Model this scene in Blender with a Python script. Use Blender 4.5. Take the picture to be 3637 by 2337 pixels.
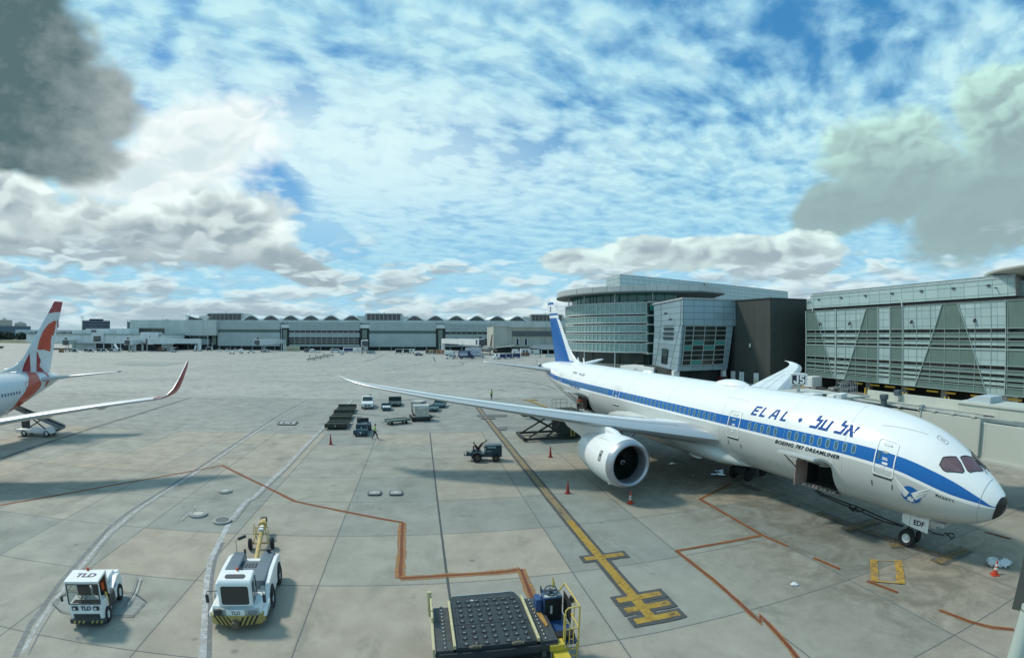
import bpy, bmesh, math, random
from mathutils import Vector, Matrix
random.seed(7)
R=math.radians
sc=bpy.context.scene
COL=sc.collection
for o in list(bpy.data.objects): bpy.data.objects.remove(o)
# ---------------------------------------------------------------- camera (wide lens with its barrel distortion)
cd=bpy.data.cameras.new('camera'); cam=bpy.data.objects.new('camera',cd); COL.objects.link(cam); sc.camera=cam
cam.matrix_world=Matrix([[.982692,-.002499,-.185228,0],[-.185243,-.008814,-.982653,0],[.000823,.999958,-.009125,12.078],[0,0,0,1]])
cd.type='PANO'; ct=cd if hasattr(cd,'panorama_type') else cd.cycles
ct.panorama_type='FISHEYE_LENS_POLYNOMIAL'; cd.sensor_fit='HORIZONTAL'; cd.sensor_width=36; cd.clip_start=.1; cd.clip_end=20000
ct.fisheye_fov=R(200); ct.fisheye_polynomial_k0=0
ct.fisheye_polynomial_k1=-.058008792; ct.fisheye_polynomial_k2=-2.9173263e-05
ct.fisheye_polynomial_k3=1.7549756e-05; ct.fisheye_polynomial_k4=-2.2119905e-07
sc.view_settings.view_transform='Standard'; sc.view_settings.look='None'; sc.view_settings.gamma=1
sc.view_settings.use_curve_mapping=False; sc.view_settings.exposure=0
# ---------------------------------------------------------------- node helper
class NT:
    def __init__(s,t): s.t=t; s.n=t.nodes; s.l=t.links
    def node(s,k,**kw):
        n=s.n.new(k)
        for a,b in kw.items(): setattr(n,a,b)
        return n
    def put(s,sock,v):
        if hasattr(v,'links') or isinstance(v,bpy.types.NodeSocket): s.l.new(v,sock)
        else:
            try: sock.default_value=v
            except Exception: sock.default_value=tuple(v)+(1,)
    def m(s,op,a,b=None,c=None,clamp=False):
        n=s.n.new('ShaderNodeMath'); n.operation=op; n.use_clamp=clamp
        for i,v in enumerate((a,b,c)):
            if v is not None: s.put(n.inputs[i],v)
        return n.outputs[0]
    def vm(s,op,a,b=None,out=0):
        n=s.n.new('ShaderNodeVectorMath'); n.operation=op; s.put(n.inputs[0],a)
        if b is not None:
            if op=='SCALE': s.put(n.inputs[3],b)
            else: s.put(n.inputs[1],b)
        return n.outputs[out]
    def sep(s,v): n=s.n.new('ShaderNodeSeparateXYZ'); s.put(n.inputs[0],v); return n.outputs
    def com(s,x,y,z=0.):
        n=s.n.new('ShaderNodeCombineXYZ')
        for i,v in enumerate((x,y,z)): s.put(n.inputs[i],v)
        return n.outputs[0]
    def noise(s,v,scale,detail=4,rough=.55,dist=0,out=0,lac=2.):
        n=s.n.new('ShaderNodeTexNoise'); s.put(n.inputs['Vector'],v)
        for k,x in (('Scale',scale),('Detail',detail),('Roughness',rough),('Distortion',dist),('Lacunarity',lac)): s.put(n.inputs[k],x)
        return n.outputs[out]
    def ss(s,v,a,b,lo=0.,hi=1.):
        n=s.n.new('ShaderNodeMapRange'); n.interpolation_type='SMOOTHSTEP'
        for i,x in enumerate((v,a,b,lo,hi)): s.put(n.inputs[i],x)
        return n.outputs[0]
    def lin(s,v,a,b,lo=0.,hi=1.):
        n=s.n.new('ShaderNodeMapRange'); n.clamp=True
        for i,x in enumerate((v,a,b,lo,hi)): s.put(n.inputs[i],x)
        return n.outputs[0]
    def mix(s,f,a,b,mode='MIX'):
        n=s.n.new('ShaderNodeMix'); n.data_type='RGBA'; n.blend_type=mode
        s.put(n.inputs[0],f); 
        for i,v in ((6,a),(7,b)):
            if isinstance(v,(tuple,list)) and len(v)==3: v=(*v,1)
            s.put(n.inputs[i],v)
        return n.outputs[2]
    def fmix(s,f,a,b):
        n=s.n.new('ShaderNodeMix'); n.data_type='FLOAT'; s.put(n.inputs[0],f); s.put(n.inputs[2],a); s.put(n.inputs[3],b); return n.outputs[0]
# ---------------------------------------------------------------- sky and sun
SUN_EL=49.; SUN_AZ=-55.      # azimuth measured from +Y towards +X
w=bpy.data.worlds.new('World'); sc.world=w; w.use_nodes=True; w.node_tree.nodes.clear(); N=NT(w.node_tree)
sky=N.node('ShaderNodeTexSky',sky_type='NISHITA',sun_disc=False,sun_elevation=R(SUN_EL),sun_rotation=R(SUN_AZ),air_density=1.,dust_density=.3,ozone_density=4.)
D=N.vm('NORMALIZE',N.node('ShaderNodeTexCoord').outputs['Generated'])
dx,dy,dz=N.sep(D)
el=N.m('MULTIPLY',N.m('ARCSINE',dz),57.2958); az=N.m('MULTIPLY',N.m('ARCTAN2',dx,dy),57.2958)
Q=N.com(N.m('MULTIPLY',az,.1),N.m('MULTIPLY',el,.16),0.)          # cloud space for the low clouds
wob=N.noise(Q,.9,3,.6); wob2=N.noise(N.vm('ADD',Q,(7.3,2.2,0)),2.6,4,.6)
def vor(q,scale):
    n=N.node('ShaderNodeTexVoronoi',feature='F1'); N.put(n.inputs['Vector'],q); n.inputs['Scale'].default_value=scale; n.inputs['Detail'].default_value=1.; n.inputs['Roughness'].default_value=.4; n.inputs['Lacunarity'].default_value=2.6
    return N.m('SUBTRACT',1.,n.outputs['Distance'])
def puff(q,scale,off):
    q=N.vm('ADD',q,N.vm('SCALE',N.vm('SUBTRACT',N.noise(q,scale*1.3,2,.5,out=1),(.5,.5,.5)),.9/scale))
    return N.vm('ADD',q,off)
def ell(azc,elc,ra,re,rot=0,amp=1.1,amp2=.5):
    a=N.m('SUBTRACT',az,azc); e=N.m('SUBTRACT',el,elc); c,s_=math.cos(R(rot)),math.sin(R(rot))
    a2=N.m('ADD',N.m('MULTIPLY',a,c/ra),N.m('MULTIPLY',e,s_/ra)); e2=N.m('ADD',N.m('MULTIPLY',a,-s_/re),N.m('MULTIPLY',e,c/re))
    d=N.m('SQRT',N.m('ADD',N.m('MULTIPLY',a2,a2),N.m('MULTIPLY',e2,e2)))
    d=N.m('ADD',d,N.m('MULTIPLY',N.m('SUBTRACT',wob,.5),-amp)); return N.m('ADD',d,N.m('MULTIPLY',N.m('SUBTRACT',wob2,.5),-amp2))
def mask(d,a=1.08,b=.86): return N.ss(d,a,b)
# high sheet of cloudlets lying on a plane above the viewer
zz=N.m('ADD',N.m('MAXIMUM',dz,0.),.10)
px=N.m('DIVIDE',dx,zz); py=N.m('DIVIDE',dy,zz)
c,s_=math.cos(R(32)),math.sin(R(32))
ru=N.m('ADD',N.m('MULTIPLY',px,c),N.m('MULTIPLY',py,s_)); rv=N.m('SUBTRACT',N.m('MULTIPLY',py,c),N.m('MULTIPLY',px,s_))
P=N.com(px,py,0.); PS=N.com(N.m('MULTIPLY',ru,.78),rv,0.)
PS2=N.vm('ADD',PS,N.vm('SCALE',N.vm('SUBTRACT',N.noise(P,.9,2,out=1),(.5,.5,.5)),.30))
small=N.noise(PS2,9.5,4,.5,0.); small2=N.noise(N.vm('ADD',PS2,(-.04,-.03,0)),9.5,4,.5,0.)
mid=N.noise(PS2,2.3,4,.55,.1); big=N.noise(N.vm('ADD',P,(3.1,1.7,0)),.7,3,.5)
cov=N.m('ADD',N.m('MULTIPLY',small,.72),N.m('ADD',N.m('MULTIPLY',mid,.52),N.m('MULTIPLY',big,.30)))
right=N.ss(az,5.,60.); high=N.ss(el,14.,34.); left=N.ss(az,-10.,-30.)
thr=N.m('ADD',.585,N.m('ADD',N.m('MULTIPLY',N.m('MULTIPLY',high,N.m('ADD',.35,right)),.13),N.m('MULTIPLY',left,-.02)))
hole=N.m('MULTIPLY',mask(ell(-17.5,15.5,5.,3.2,-28,.8,.5),1.3,.5),.35)
hole2=N.m('MULTIPLY',mask(ell(-10.5,10.6,4.2,1.8,-20,.5,.4),1.3,.6),.45)
hole3=N.m('MULTIPLY',mask(ell(-31.5,31.,1.7,7.,-12,1.2,1.0),1.5,.3),.13)
hole4=N.m('MULTIPLY',mask(ell(-37.,16.5,2.8,1.6,0,.6,.4),1.3,.4),.3)
thr=N.m('ADD',thr,N.m('ADD',N.m('ADD',hole,hole2),N.m('ADD',hole3,hole4)))
alto=N.ss(N.m('SUBTRACT',cov,thr),-.13,.17)
thick=N.ss(N.m('SUBTRACT',cov,thr),.05,.32)
lit=N.lin(N.m('SUBTRACT',small,small2),-.03,.04)
acol=N.mix(thick,(.33,.64,.83),(.58,.88,.93)); acol=N.mix(N.m('MULTIPLY',N.m('SUBTRACT',1.,lit),.28),acol,(.30,.52,.70))
glow=N.ss(N.m('SQRT',N.m('ADD',N.m('POWER',N.m('MULTIPLY',N.m('ADD',az,12.),.026),2.),N.m('POWER',N.m('MULTIPLY',N.m('SUBTRACT',el,19.),.085),2.))),1.25,.1)
acol=N.mix(N.m('MULTIPLY',glow,.82),acol,(.78,.98,1.))
alto=N.m('MAXIMUM',alto,N.m('MULTIPLY',N.m('MULTIPLY',glow,.92),N.m('SUBTRACT',1.,N.m('MINIMUM',N.m('MULTIPLY',N.m('ADD',hole,N.m('ADD',hole3,hole4)),3.),1.))))
A=[(acol,N.m('MULTIPLY',alto,.97))]
# thin veil towards the horizon
A.append(((.34,.66,.86),N.m('MULTIPLY',N.ss(el,24.,1.),.85)))
# low cumulus banks seen edge on
def bank(scale,off,elo,ehi,th0,th1,tw=.10,base=(.40,.48,.52),top=(.80,.91,.90),az_s=1.,lw=.16):
    q=N.com(N.m('MULTIPLY',az,.1*az_s),N.m('MULTIPLY',N.m('POWER',N.m('MAXIMUM',el,0.),.8),.34),off)
    q0=puff(q,scale,(0,0,0)); q1=N.vm('ADD',q0,(-.05,.10,0))
    v0=vor(q0,scale); v1=vor(q1,scale); nb=N.noise(q,scale*.45,3,.5); nf=N.noise(q,scale*3,5,.55)
    n=N.m('ADD',N.m('MULTIPLY',v0,.42),N.m('ADD',N.m('MULTIPLY',nb,.62),N.m('MULTIPLY',nf,.12)))
    dn=N.m('SUBTRACT',n,N.lin(el,elo,ehi,th0,th1))
    al=N.m('MULTIPLY',N.ss(dn,0.,tw),N.ss(el,ehi+1.5,ehi-1.5))
    l=N.ss(N.m('ADD',N.m('SUBTRACT',v0,v1),N.m('MULTIPLY',N.m('SUBTRACT',nf,.5),.1)),-lw*.8,lw); l=N.m('MULTIPLY',l,N.ss(dn,.42,.05))
    return N.mix(l,base,top),al
A.append(bank(1.5,4.,4.,12.5,.40,.66,az_s=.8,base=(.42,.55,.62),top=(.85,1.,1.),tw=.2,lw=.22))
# large masses
MW=puff(Q,1.5,(1.1,5.,0)); MV0=vor(MW,1.5); MV1=vor(N.vm('ADD',MW,(-.07,.11,0)),1.5); MNF=N.noise(Q,4.6,4,.55)
def mass(specs,base,top,dark_at,amp=1.1,amp2=.5,edge=(1.08,.9),k=1.5,soft=1.,dk=0):
    d=None
    for t in specs:
        e=ell(*t,amp=amp,amp2=amp2); d=e if d is None else N.m('SMOOTH_MIN',d,e,.15)
    v0,v1,nf=MV0,MV1,MNF
    d=N.m('SUBTRACT',d,N.m('MULTIPLY',N.m('SUBTRACT',v0,.5),.35*soft)); al=mask(d,*edge)
    l=N.ss(N.m('ADD',N.m('SUBTRACT',v0,v1),N.m('MULTIPLY',N.m('SUBTRACT',nf,.5),.12)),-.20,.22)
    v=N.ss(el,dark_at[0],dark_at[1])
    l=N.m('MULTIPLY',N.m('ADD',N.m('MULTIPLY',l,.6),N.m('MULTIPLY',N.ss(d,.3,.95),.5)),N.m('ADD',.08,N.m('MULTIPLY',v,.95)),clamp=True)
    if dk: l=N.m('ADD',N.m('MULTIPLY',N.ss(az,-48.,-31.),.75),N.m('MULTIPLY',N.m('SUBTRACT',wob2,.5),1.1),clamp=True)
    return N.mix(l,base,top),al
A.append(mass([(-26,20.0,9,5.6,20),(-32,15.5,9,3.2,0)],(.66,.80,.83),(.93,1.,1.),(8,15),.9,.45,(1.25,.75)))
A.append(mass([(55,17,9.5,6.8,0),(64,11.5,11,5.,15),(49,13.5,7,3.5,0),(67,19,7,7.5,0)],(.30,.43,.45),(.58,.88,.80),(13,22),.9,.35,(1.12,.82)))
A.append(mass([(30,9.,11,2.3,0),(41,8.4,9,2.6,0),(18,8.5,6,1.6,0)],(.36,.46,.51),(.78,.97,.94),(5.5,9.5),1.,.6,(1.1,.9)))
A.append(mass([(-32,10.,17,3.8,0),(-22,11.6,8.5,4.4,0),(-47,12.3,8,3.2,0),(-15,7.8,7,1.9,-22),(-44,8.2,12,1.3,0)],(.33,.42,.47),(.90,1.03,1.),(6.3,12.5),.8,.6,(1.12,.86)))
A.append(mass([(-50.,25.,13.5,9.5,-10),(-39.5,21.5,7.5,4.6,10),(-42.5,17.8,9.5,3.6,-6)],(.10,.17,.18),(.46,.53,.54),(13,36),.6,.3,(1.16,.80),k=.8,soft=1.,dk=1))
A.append(bank(3.1,9.,1.,9.5,.18,.56,tw=.22,base=(.38,.50,.57),top=(.80,.97,.98),az_s=.6,lw=.22))
cc=None; ca=None
for col,al in A:
    if cc is None: cc,ca=N.mix(0.,col,col),al
    else:
        # 'over' in premultiplied-free form: colour weights by coverage
        na=N.m('SUBTRACT',1.,N.m('MULTIPLY',N.m('SUBTRACT',1.,ca),N.m('SUBTRACT',1.,al)))
        cc=N.mix(N.m('DIVIDE',al,N.m('MAXIMUM',na,.001)),cc,col); ca=na
hz=N.ss(el,2.2,0.)
cc=N.mix(N.m('MULTIPLY',hz,.6),cc,(.46,.63,.70))
bg1=N.node('ShaderNodeBackground'); N.put(bg1.inputs[0],N.mix(.6,sky.outputs[0],(.2,2.5,5.4))); bg1.inputs[1].default_value=.12
bg2=N.node('ShaderNodeBackground'); N.put(bg2.inputs[0],cc); bg2.inputs[1].default_value=1.
mx=N.node('ShaderNodeMixShader'); N.put(mx.inputs[0],ca); N.l.new(bg1.outputs[0],mx.inputs[1]); N.l.new(bg2.outputs[0],mx.inputs[2])
wo=N.node('ShaderNodeOutputWorld'); N.l.new(mx.outputs[0],wo.inputs[0])
w.cycles.sampling_method='MANUAL'; w.cycles.sample_map_resolution=512
sl=bpy.data.lights.new('sun','SUN'); sl.energy=2.8; sl.angle=R(7); sl.color=(1,.93,.80)
so=bpy.data.objects.new('sun',sl); COL.objects.link(so)
sd=Vector((math.sin(R(SUN_AZ))*math.cos(R(SUN_EL)),math.cos(R(SUN_AZ))*math.cos(R(SUN_EL)),math.sin(R(SUN_EL))))
so.rotation_euler=sd.to_track_quat('Z','Y').to_euler(); so.location=sd*60
# ---------------------------------------------------------------- materials
MATS={}
def mat(name,col,rough=.6,metal=0.,var=.12,vs=1.5,bump=0.,spec=None,trans=0.,coat=0.,streak=0.):
    "principled material with soft procedural variation of its own colour and gloss"
    if name in MATS: return MATS[name]
    m=bpy.data.materials.new(name); m.use_nodes=True; t=NT(m.node_tree); t.n.clear()
    b=t.node('ShaderNodeBsdfPrincipled'); o=t.node('ShaderNodeOutputMaterial'); t.l.new(b.outputs[0],o.inputs[0])
    co=t.node('ShaderNodeTexCoord').outputs['Object']
    if var>0:
        n=t.noise(co,vs,2 if vs<1.6 else 5,.5 if vs<1.6 else .6); f=t.lin(n,.3,.7,1-var,1+var*.5)
        if streak: f=t.m('MULTIPLY',f,t.lin(t.noise(t.vm('MULTIPLY',co,(1.,1.,.08)),vs*3,3,.6),.35,.65,1-streak,1.))
        c=t.vm('SCALE',col,f); t.l.new(c,b.inputs['Base Color'])
        t.l.new(t.lin(n,.3,.7,min(1,rough*1.1),rough*.92),b.inputs['Roughness'])
    else: b.inputs['Base Color'].default_value=(*col,1); b.inputs['Roughness'].default_value=rough
    b.inputs['Metallic'].default_value=metal
    if spec is not None: b.inputs['Specular IOR Level'].default_value=spec
    if coat: b.inputs['Coat Weight'].default_value=coat; b.inputs['Coat Roughness'].default_value=.08
    if trans: b.inputs['Transmission Weight'].default_value=trans
    if bump:
        bn=t.node('ShaderNodeBump'); bn.inputs['Strength'].default_value=bump; bn.inputs['Distance'].default_value=.02
        t.l.new(t.noise(co,vs*8,4,.6),bn.inputs['Height']); t.l.new(bn.outputs[0],b.inputs['Normal'])
    MATS[name]=m; return m
def panelmat(name,col,px,pz,rough=.35,metal=.6,line=(.18,.24,.25),lw=.05,axis='XZ',var=.06,off=(0,0),var2=.05):
    "cladding: sheet panels with joints, slightly different sheet to sheet"
    if name in MATS: return MATS[name]
    m=bpy.data.materials.new(name); m.use_nodes=True; t=NT(m.node_tree); t.n.clear()
    b=t.node('ShaderNodeBsdfPrincipled'); o=t.node('ShaderNodeOutputMaterial'); t.l.new(b.outputs[0],o.inputs[0])
    x,y,z=t.sep(t.node('ShaderNodeTexCoord').outputs['Object'])
    u=t.m('ADD',{'X':x,'Y':y}[axis[0]],off[0]) if axis[0]!='D' else t.m('ADD',x,y); v=t.m('ADD',z,off[1])
    uu=t.m('DIVIDE',u,px); vv=t.m('DIVIDE',v,pz)
    fu=t.m('ABSOLUTE',t.m('SUBTRACT',t.m('FRACT',uu),.5)); fv=t.m('ABSOLUTE',t.m('SUBTRACT',t.m('FRACT',vv),.5))
    ln=t.m('MAXIMUM',t.m('GREATER_THAN',fu,.5-lw/px),t.m('GREATER_THAN',fv,.5-lw/pz))
    wn=t.node('ShaderNodeTexWhiteNoise'); wn.noise_dimensions='3D'; t.put(wn.inputs[0],t.com(t.m('FLOOR',uu),t.m('FLOOR',vv),0.))
    f=t.m('ADD',t.lin(wn.outputs[0],0,1,1-var2,1+var2),t.lin(t.noise(t.com(u,v,0.),.12,4,.6),.3,.7,-var,var))
    c=t.mix(ln,t.vm('SCALE',col,f),line); t.l.new(c,b.inputs['Base Color'])
    b.inputs['Metallic'].default_value=metal; t.l.new(t.lin(wn.outputs[0],0,1,rough*.85,rough*1.2),b.inputs['Roughness'])
    MATS[name]=m; return m
# ---------------------------------------------------------------- mesh builder
class MB:
    def __init__(s): s.v=[]; s.f=[]; s.mi=[]; s.sm=[]
    def add(s,vs,fs,m=0,sm=False):
        k=len(s.v); s.v+=[tuple(p) for p in vs]
        for f in fs: s.f.append(tuple(i+k for i in f)); s.mi.append(m); s.sm.append(sm)
    def box(s,x0,x1,y0,y1,z0,z1,m=0):
        s.add([(x,y,z) for z in (z0,z1) for y in (y0,y1) for x in (x0,x1)],[(0,2,3,1),(4,5,7,6),(0,1,5,4),(2,6,7,3),(0,4,6,2),(1,3,7,5)],m)
    def cbox(s,c,d,m=0,rz=0,ry=0,rx=0):
        M=Matrix.Translation(c)@Matrix.Rotation(rz,4,'Z')@Matrix.Rotation(ry,4,'Y')@Matrix.Rotation(rx,4,'X')
        s.add([M@Vector((x*d[0]/2,y*d[1]/2,z*d[2]/2)) for z in (-1,1) for y in (-1,1) for x in (-1,1)],[(0,2,3,1),(4,5,7,6),(0,1,5,4),(2,6,7,3),(0,4,6,2),(1,3,7,5)],m)
    def rbox(s,x0,x1,y0,y1,z0,z1,r=.05,m=0):
        "box with chamfered edges"
        X=(x0,x0+r,x1-r,x1);Y=(y0,y0+r,y1-r,y1);Z=(z0,z0+r,z1-r,z1)
        bm=bmesh.new(); bmesh.ops.create_cube(bm,size=1)
        for v in bm.verts: v.co=Vector(((x0+x1)/2+v.co.x*(x1-x0),(y0+y1)/2+v.co.y*(y1-y0),(z0+z1)/2+v.co.z*(z1-z0)))
        bmesh.ops.bevel(bm,geom=list(bm.edges),offset=r,segments=2,affect='EDGES',profile=.5); s.addbm(bm,m)
    def addbm(s,bm,m=0,sm=False,fn=None):
        bm.verts.ensure_lookup_table(); bm.verts.index_update()
        s.add([(fn(v.co) if fn else v.co) for v in bm.verts],[[v.index for v in f.verts] for f in bm.faces],m,sm); bm.free()
    def prism(s,poly,z0,z1,m=0,axis='z'):
        n=len(poly); f=lambda a,b,c:{'z':(a,b,c),'y':(a,c,b),'x':(c,a,b)}[axis]
        s.add([f(a,b,z0) for a,b in poly]+[f(a,b,z1) for a,b in poly],[tuple(range(n))[::-1],tuple(range(n,2*n))]+[(i,(i+1)%n,n+(i+1)%n,n+i) for i in range(n)],m)
    def cyl(s,p0,p1,r0,r1=None,n=12,m=0,cap=True,sm=True):
        r1=r0 if r1 is None else r1; p0=Vector(p0);p1=Vector(p1); q=(p1-p0).to_track_quat('Z','Y').to_matrix()
        vs=[p+q@Vector((math.cos(6.28318*i/n)*r,math.sin(6.28318*i/n)*r,0)) for p,r in ((p0,r0),(p1,r1)) for i in range(n)]
        s.add(vs,[(i,(i+1)%n,n+(i+1)%n,n+i) for i in range(n)],m,sm)
        if cap: s.add(vs,[tuple(range(n))[::-1],tuple(range(n,2*n))],m)
    def bar(s,p0,p1,w,h=None,m=0):
        p0=Vector(p0);p1=Vector(p1);h=h or w; q=(p1-p0).to_track_quat('Z','Y').to_matrix()
        vs=[p+q@Vector((x*w/2,y*h/2,0)) for p in (p0,p1) for x,y in ((-1,-1),(1,-1),(1,1),(-1,1))]
        s.add(vs,[(3,2,1,0),(4,5,6,7)]+[(i,(i+1)%4,4+(i+1)%4,4+i) for i in range(4)],m)
    def tube(s,pts,r,n=8,m=0,closed=False):
        P=[Vector(p) for p in pts]; k=len(P); vs=[]
        for i,p in enumerate(P):
            a=P[i-1] if (i or closed) else p; b=P[(i+1)%k] if (i<k-1 or closed) else p
            q=(b-a).to_track_quat('Z','Y').to_matrix(); vs+=[p+q@Vector((math.cos(6.28318*j/n)*r,math.sin(6.28318*j/n)*r,0)) for j in range(n)]
        fs=[(i*n+j,i*n+(j+1)%n,((i+1)%k)*n+(j+1)%n,((i+1)%k)*n+j) for i in range(k if closed else k-1) for j in range(n)]
        s.add(vs,fs,m,True)
        if not closed: s.add(vs,[tuple(range(n))[::-1],tuple(range((k-1)*n,k*n))],m)
    def lathe(s,prof,c,ax='x',n=32,m=0,sm=True,fn=None,a0=0,a1=360):
        "profile of (along, radius) about an axis through c"
        vs=[];full=a1-a0>=360
        for i in range(n+(0 if full else 1)):
            a=R(a0+(a1-a0)*i/n)
            for j,(t,r) in enumerate(prof):
                if fn: t,r=fn(j,a,t,r)
                u,w_=r*math.cos(a),r*math.sin(a)
                vs.append({'x':(c[0]+t,c[1]+u,c[2]+w_),'y':(c[0]+u,c[1]+t,c[2]+w_),'z':(c[0]+u,c[1]+w_,c[2]+t)}[ax])
        k=len(prof); N_=n if full else n+1
        s.add(vs,[(i*k+j,i*k+j+1,((i+1)%N_)*k+j+1,((i+1)%N_)*k+j) for i in range(n) for j in range(k-1)],m,sm)
    def loft(s,rings,m=0,sm=True,cap=True,closed=True):
        n=len(rings[0]); vs=[p for r in rings for p in r]; k=n if closed else n-1
        s.add(vs,[(i*n+j,i*n+(j+1)%n,(i+1)*n+(j+1)%n,(i+1)*n+j) for i in range(len(rings)-1) for j in range(k)],m,sm)
        if cap: s.add(vs,[tuple(range(n))[::-1],tuple(range((len(rings)-1)*n,len(rings)*n))],m,False)
    def xf(s,M):
        s.v=[tuple(M@Vector(p)) for p in s.v]; return s
    def build(s,name,mats,parent=None,weld=False,bevel=0,**tags):
        me=bpy.data.meshes.new(name); me.from_pydata(s.v,[],s.f)
        for m_ in (mats if isinstance(mats,(list,tuple)) else [mats]): me.materials.append(m_)
        me.polygons.foreach_set('material_index',s.mi); me.polygons.foreach_set('use_smooth',s.sm)
        bm=bmesh.new(); bm.from_mesh(me)
        if weld: bmesh.ops.remove_doubles(bm,verts=bm.verts,dist=1e-4)
        bmesh.ops.recalc_face_normals(bm,faces=bm.faces)
        for v in bm.edges:
            if len(v.link_faces)==2 and v.calc_face_angle(0)>.9: v.smooth=False
        bm.to_mesh(me); bm.free(); me.update()
        if name in SPLIT:
            gs=clusters(me)
            if len(gs)>1:
                first=None
                for g_ in gs:
                    b=MB(); ix={}
                    for fi in g_:
                        p=me.polygons[fi]; k=[]
                        for vi in p.vertices:
                            if vi not in ix: ix[vi]=len(b.v); b.v.append(tuple(me.vertices[vi].co))
                            k.append(ix[vi])
                        b.f.append(tuple(k)); b.mi.append(p.material_index); b.sm.append(p.use_smooth)
                    o=b._link(name,me.materials,parent,tags); first=first or o
                    if bevel: 
                        bb=o.modifiers.new('bevel','BEVEL'); bb.width=bevel; bb.segments=2; bb.limit_method='ANGLE'
                return first
        o=bpy.data.objects.new(name,me); COL.objects.link(o)
        if parent: o.parent=parent
        if bevel:
            b=o.modifiers.new('bevel','BEVEL'); b.width=bevel; b.segments=2; b.limit_method='ANGLE'
        for k,v in tags.items(): o[k]=v
        return o
def _link(s,name,mats,parent,tags):
    me=bpy.data.meshes.new(name); me.from_pydata(s.v,[],s.f)
    for m_ in mats: me.materials.append(m_)
    me.polygons.foreach_set('material_index',s.mi); me.polygons.foreach_set('use_smooth',s.sm)
    bm=bmesh.new(); bm.from_mesh(me); bmesh.ops.recalc_face_normals(bm,faces=bm.faces)
    for v in bm.edges:
        if len(v.link_faces)==2 and v.calc_face_angle(0)>.9: v.smooth=False
    bm.to_mesh(me); bm.free(); o=bpy.data.objects.new(name,me); COL.objects.link(o)
    if parent: o.parent=parent
    for k,v in tags.items(): o[k]=v
    return o
MB._link=_link
# countable pieces: each connected piece becomes an object of its own
SPLIT={'column','dock_column','headlight','tail_light','door_mirror','mirror','eye','ear','wall_lamp','facade_lamp','fascia_fitting','service_door','blade_antenna','wheel_arch','side_step','support_leg','door_hinge','roof_unit','camera_pole','pallet_stop','hydraulic_ram','drain_pipe','roof_box','ball_roller','seat','louvre','loading_dock','roof_pier','window','door','work_lamp','reflector','tunnel_bracket','bumper_block','wiper','bay_ceiling_edge','tool'}
def clusters(me):
    n=len(me.vertices); par=list(range(n))
    def fd(a):
        while par[a]!=a: par[a]=par[par[a]]; a=par[a]
        return a
    for p in me.polygons:
        a=fd(p.vertices[0])
        for b in p.vertices[1:]: par[fd(b)]=a
    isl={}
    for p in me.polygons: isl.setdefault(fd(p.vertices[0]),[]).append(p.index)
    I=[]
    for r_,fs in isl.items():
        vs=[me.vertices[v].co for f in fs for v in me.polygons[f].vertices]
        I.append([[min(v[k] for v in vs)-.006 for k in range(3)],[max(v[k] for v in vs)+.006 for k in range(3)],fs])
    ch=True
    while ch:
        ch=False
        for i in range(len(I)):
            for j in range(len(I)-1,i,-1):
                if all(I[i][0][k]<=I[j][1][k] and I[j][0][k]<=I[i][1][k] for k in range(3)):
                    I[i]=[[min(I[i][0][k],I[j][0][k]) for k in range(3)],[max(I[i][1][k],I[j][1][k]) for k in range(3)],I[i][2]+I[j][2]]; del I[j]; ch=True
    return [i[2] for i in I]
def thing(name,label,cat,loc=(0,0,0),rz=0,group=None):
    o=bpy.data.objects.new(name,None); COL.objects.link(o); o.location=loc; o.rotation_euler=(0,0,rz); o.empty_display_size=.3
    o['label']=label; o['category']=cat
    if group: o['group']=group
    return o
def kids(o): return [c for c in bpy.data.objects if c.parent==o]
def dup(o,loc=None,rz=None,label=None,parent=None,first=True):
    c=o.copy(); COL.objects.link(c)
    if parent: c.parent=parent; c.matrix_parent_inverse=o.matrix_parent_inverse
    for k in kids(o): dup(k,parent=c)
    if loc is not None: c.location=loc
    if rz is not None: c.rotation_euler=(0,0,rz)
    if label: c['label']=label
    return c
GROUND=[None]
def struct(mb,name,mats):
    if GROUND[0] and name not in ('runway','ground'): return mb.build(name,mats,GROUND[0])
    o=mb.build(name,mats,kind='structure')
    if name=='ground': GROUND[0]=o
    return o
# ---- text as mesh on any surface
def textbm(body,size=1.,shear=0.,bold=0.,spacing=1.,align='LEFT',cut=0.,font=None):
    cu=bpy.data.curves.new('t','FONT'); cu.body=body; cu.size=size; cu.shear=shear; cu.offset=bold; cu.space_character=spacing; cu.align_x=align; cu.resolution_u=3
    o=bpy.data.objects.new('t',cu); COL.objects.link(o); dg=bpy.context.evaluated_depsgraph_get(); me=bpy.data.meshes.new_from_object(o.evaluated_get(dg))
    bm=bmesh.new(); bm.from_mesh(me); bpy.data.objects.remove(o); bpy.data.meshes.remove(me); bpy.data.curves.remove(cu)
    return cutbm(bm,cut)
def cutbm(bm,cut):
    bmesh.ops.triangulate(bm,faces=bm.faces)
    if cut and len(bm.verts):
        for ax in (0,1):
            lo=min(v.co[ax] for v in bm.verts); hi=max(v.co[ax] for v in bm.verts); n=max(1,math.ceil((hi-lo)/cut))
            for i in range(1,n):
                p=[0,0,0];p[ax]=lo+(hi-lo)*i/n; q=[0,0,0];q[ax]=1
                bmesh.ops.bisect_plane(bm,geom=list(bm.verts)+list(bm.edges)+list(bm.faces),plane_co=p,plane_no=q)
    return bm
def polybm(polys,cut=0.):
    bm=bmesh.new()
    for p in polys:
        f=bm.faces.new([bm.verts.new((a,b,0)) for a,b in p])
    return cutbm(bm,cut)
def rrect(w,h,r,n=4):
    return [(sx*(w/2-r)+r*math.cos(R(a+90*i/n)),sy*(h/2-r)+r*math.sin(R(a+90*i/n))) for sx,sy,a in ((1,1,0),(-1,1,90),(-1,-1,180),(1,-1,270)) for i in range(n+1)]
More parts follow.
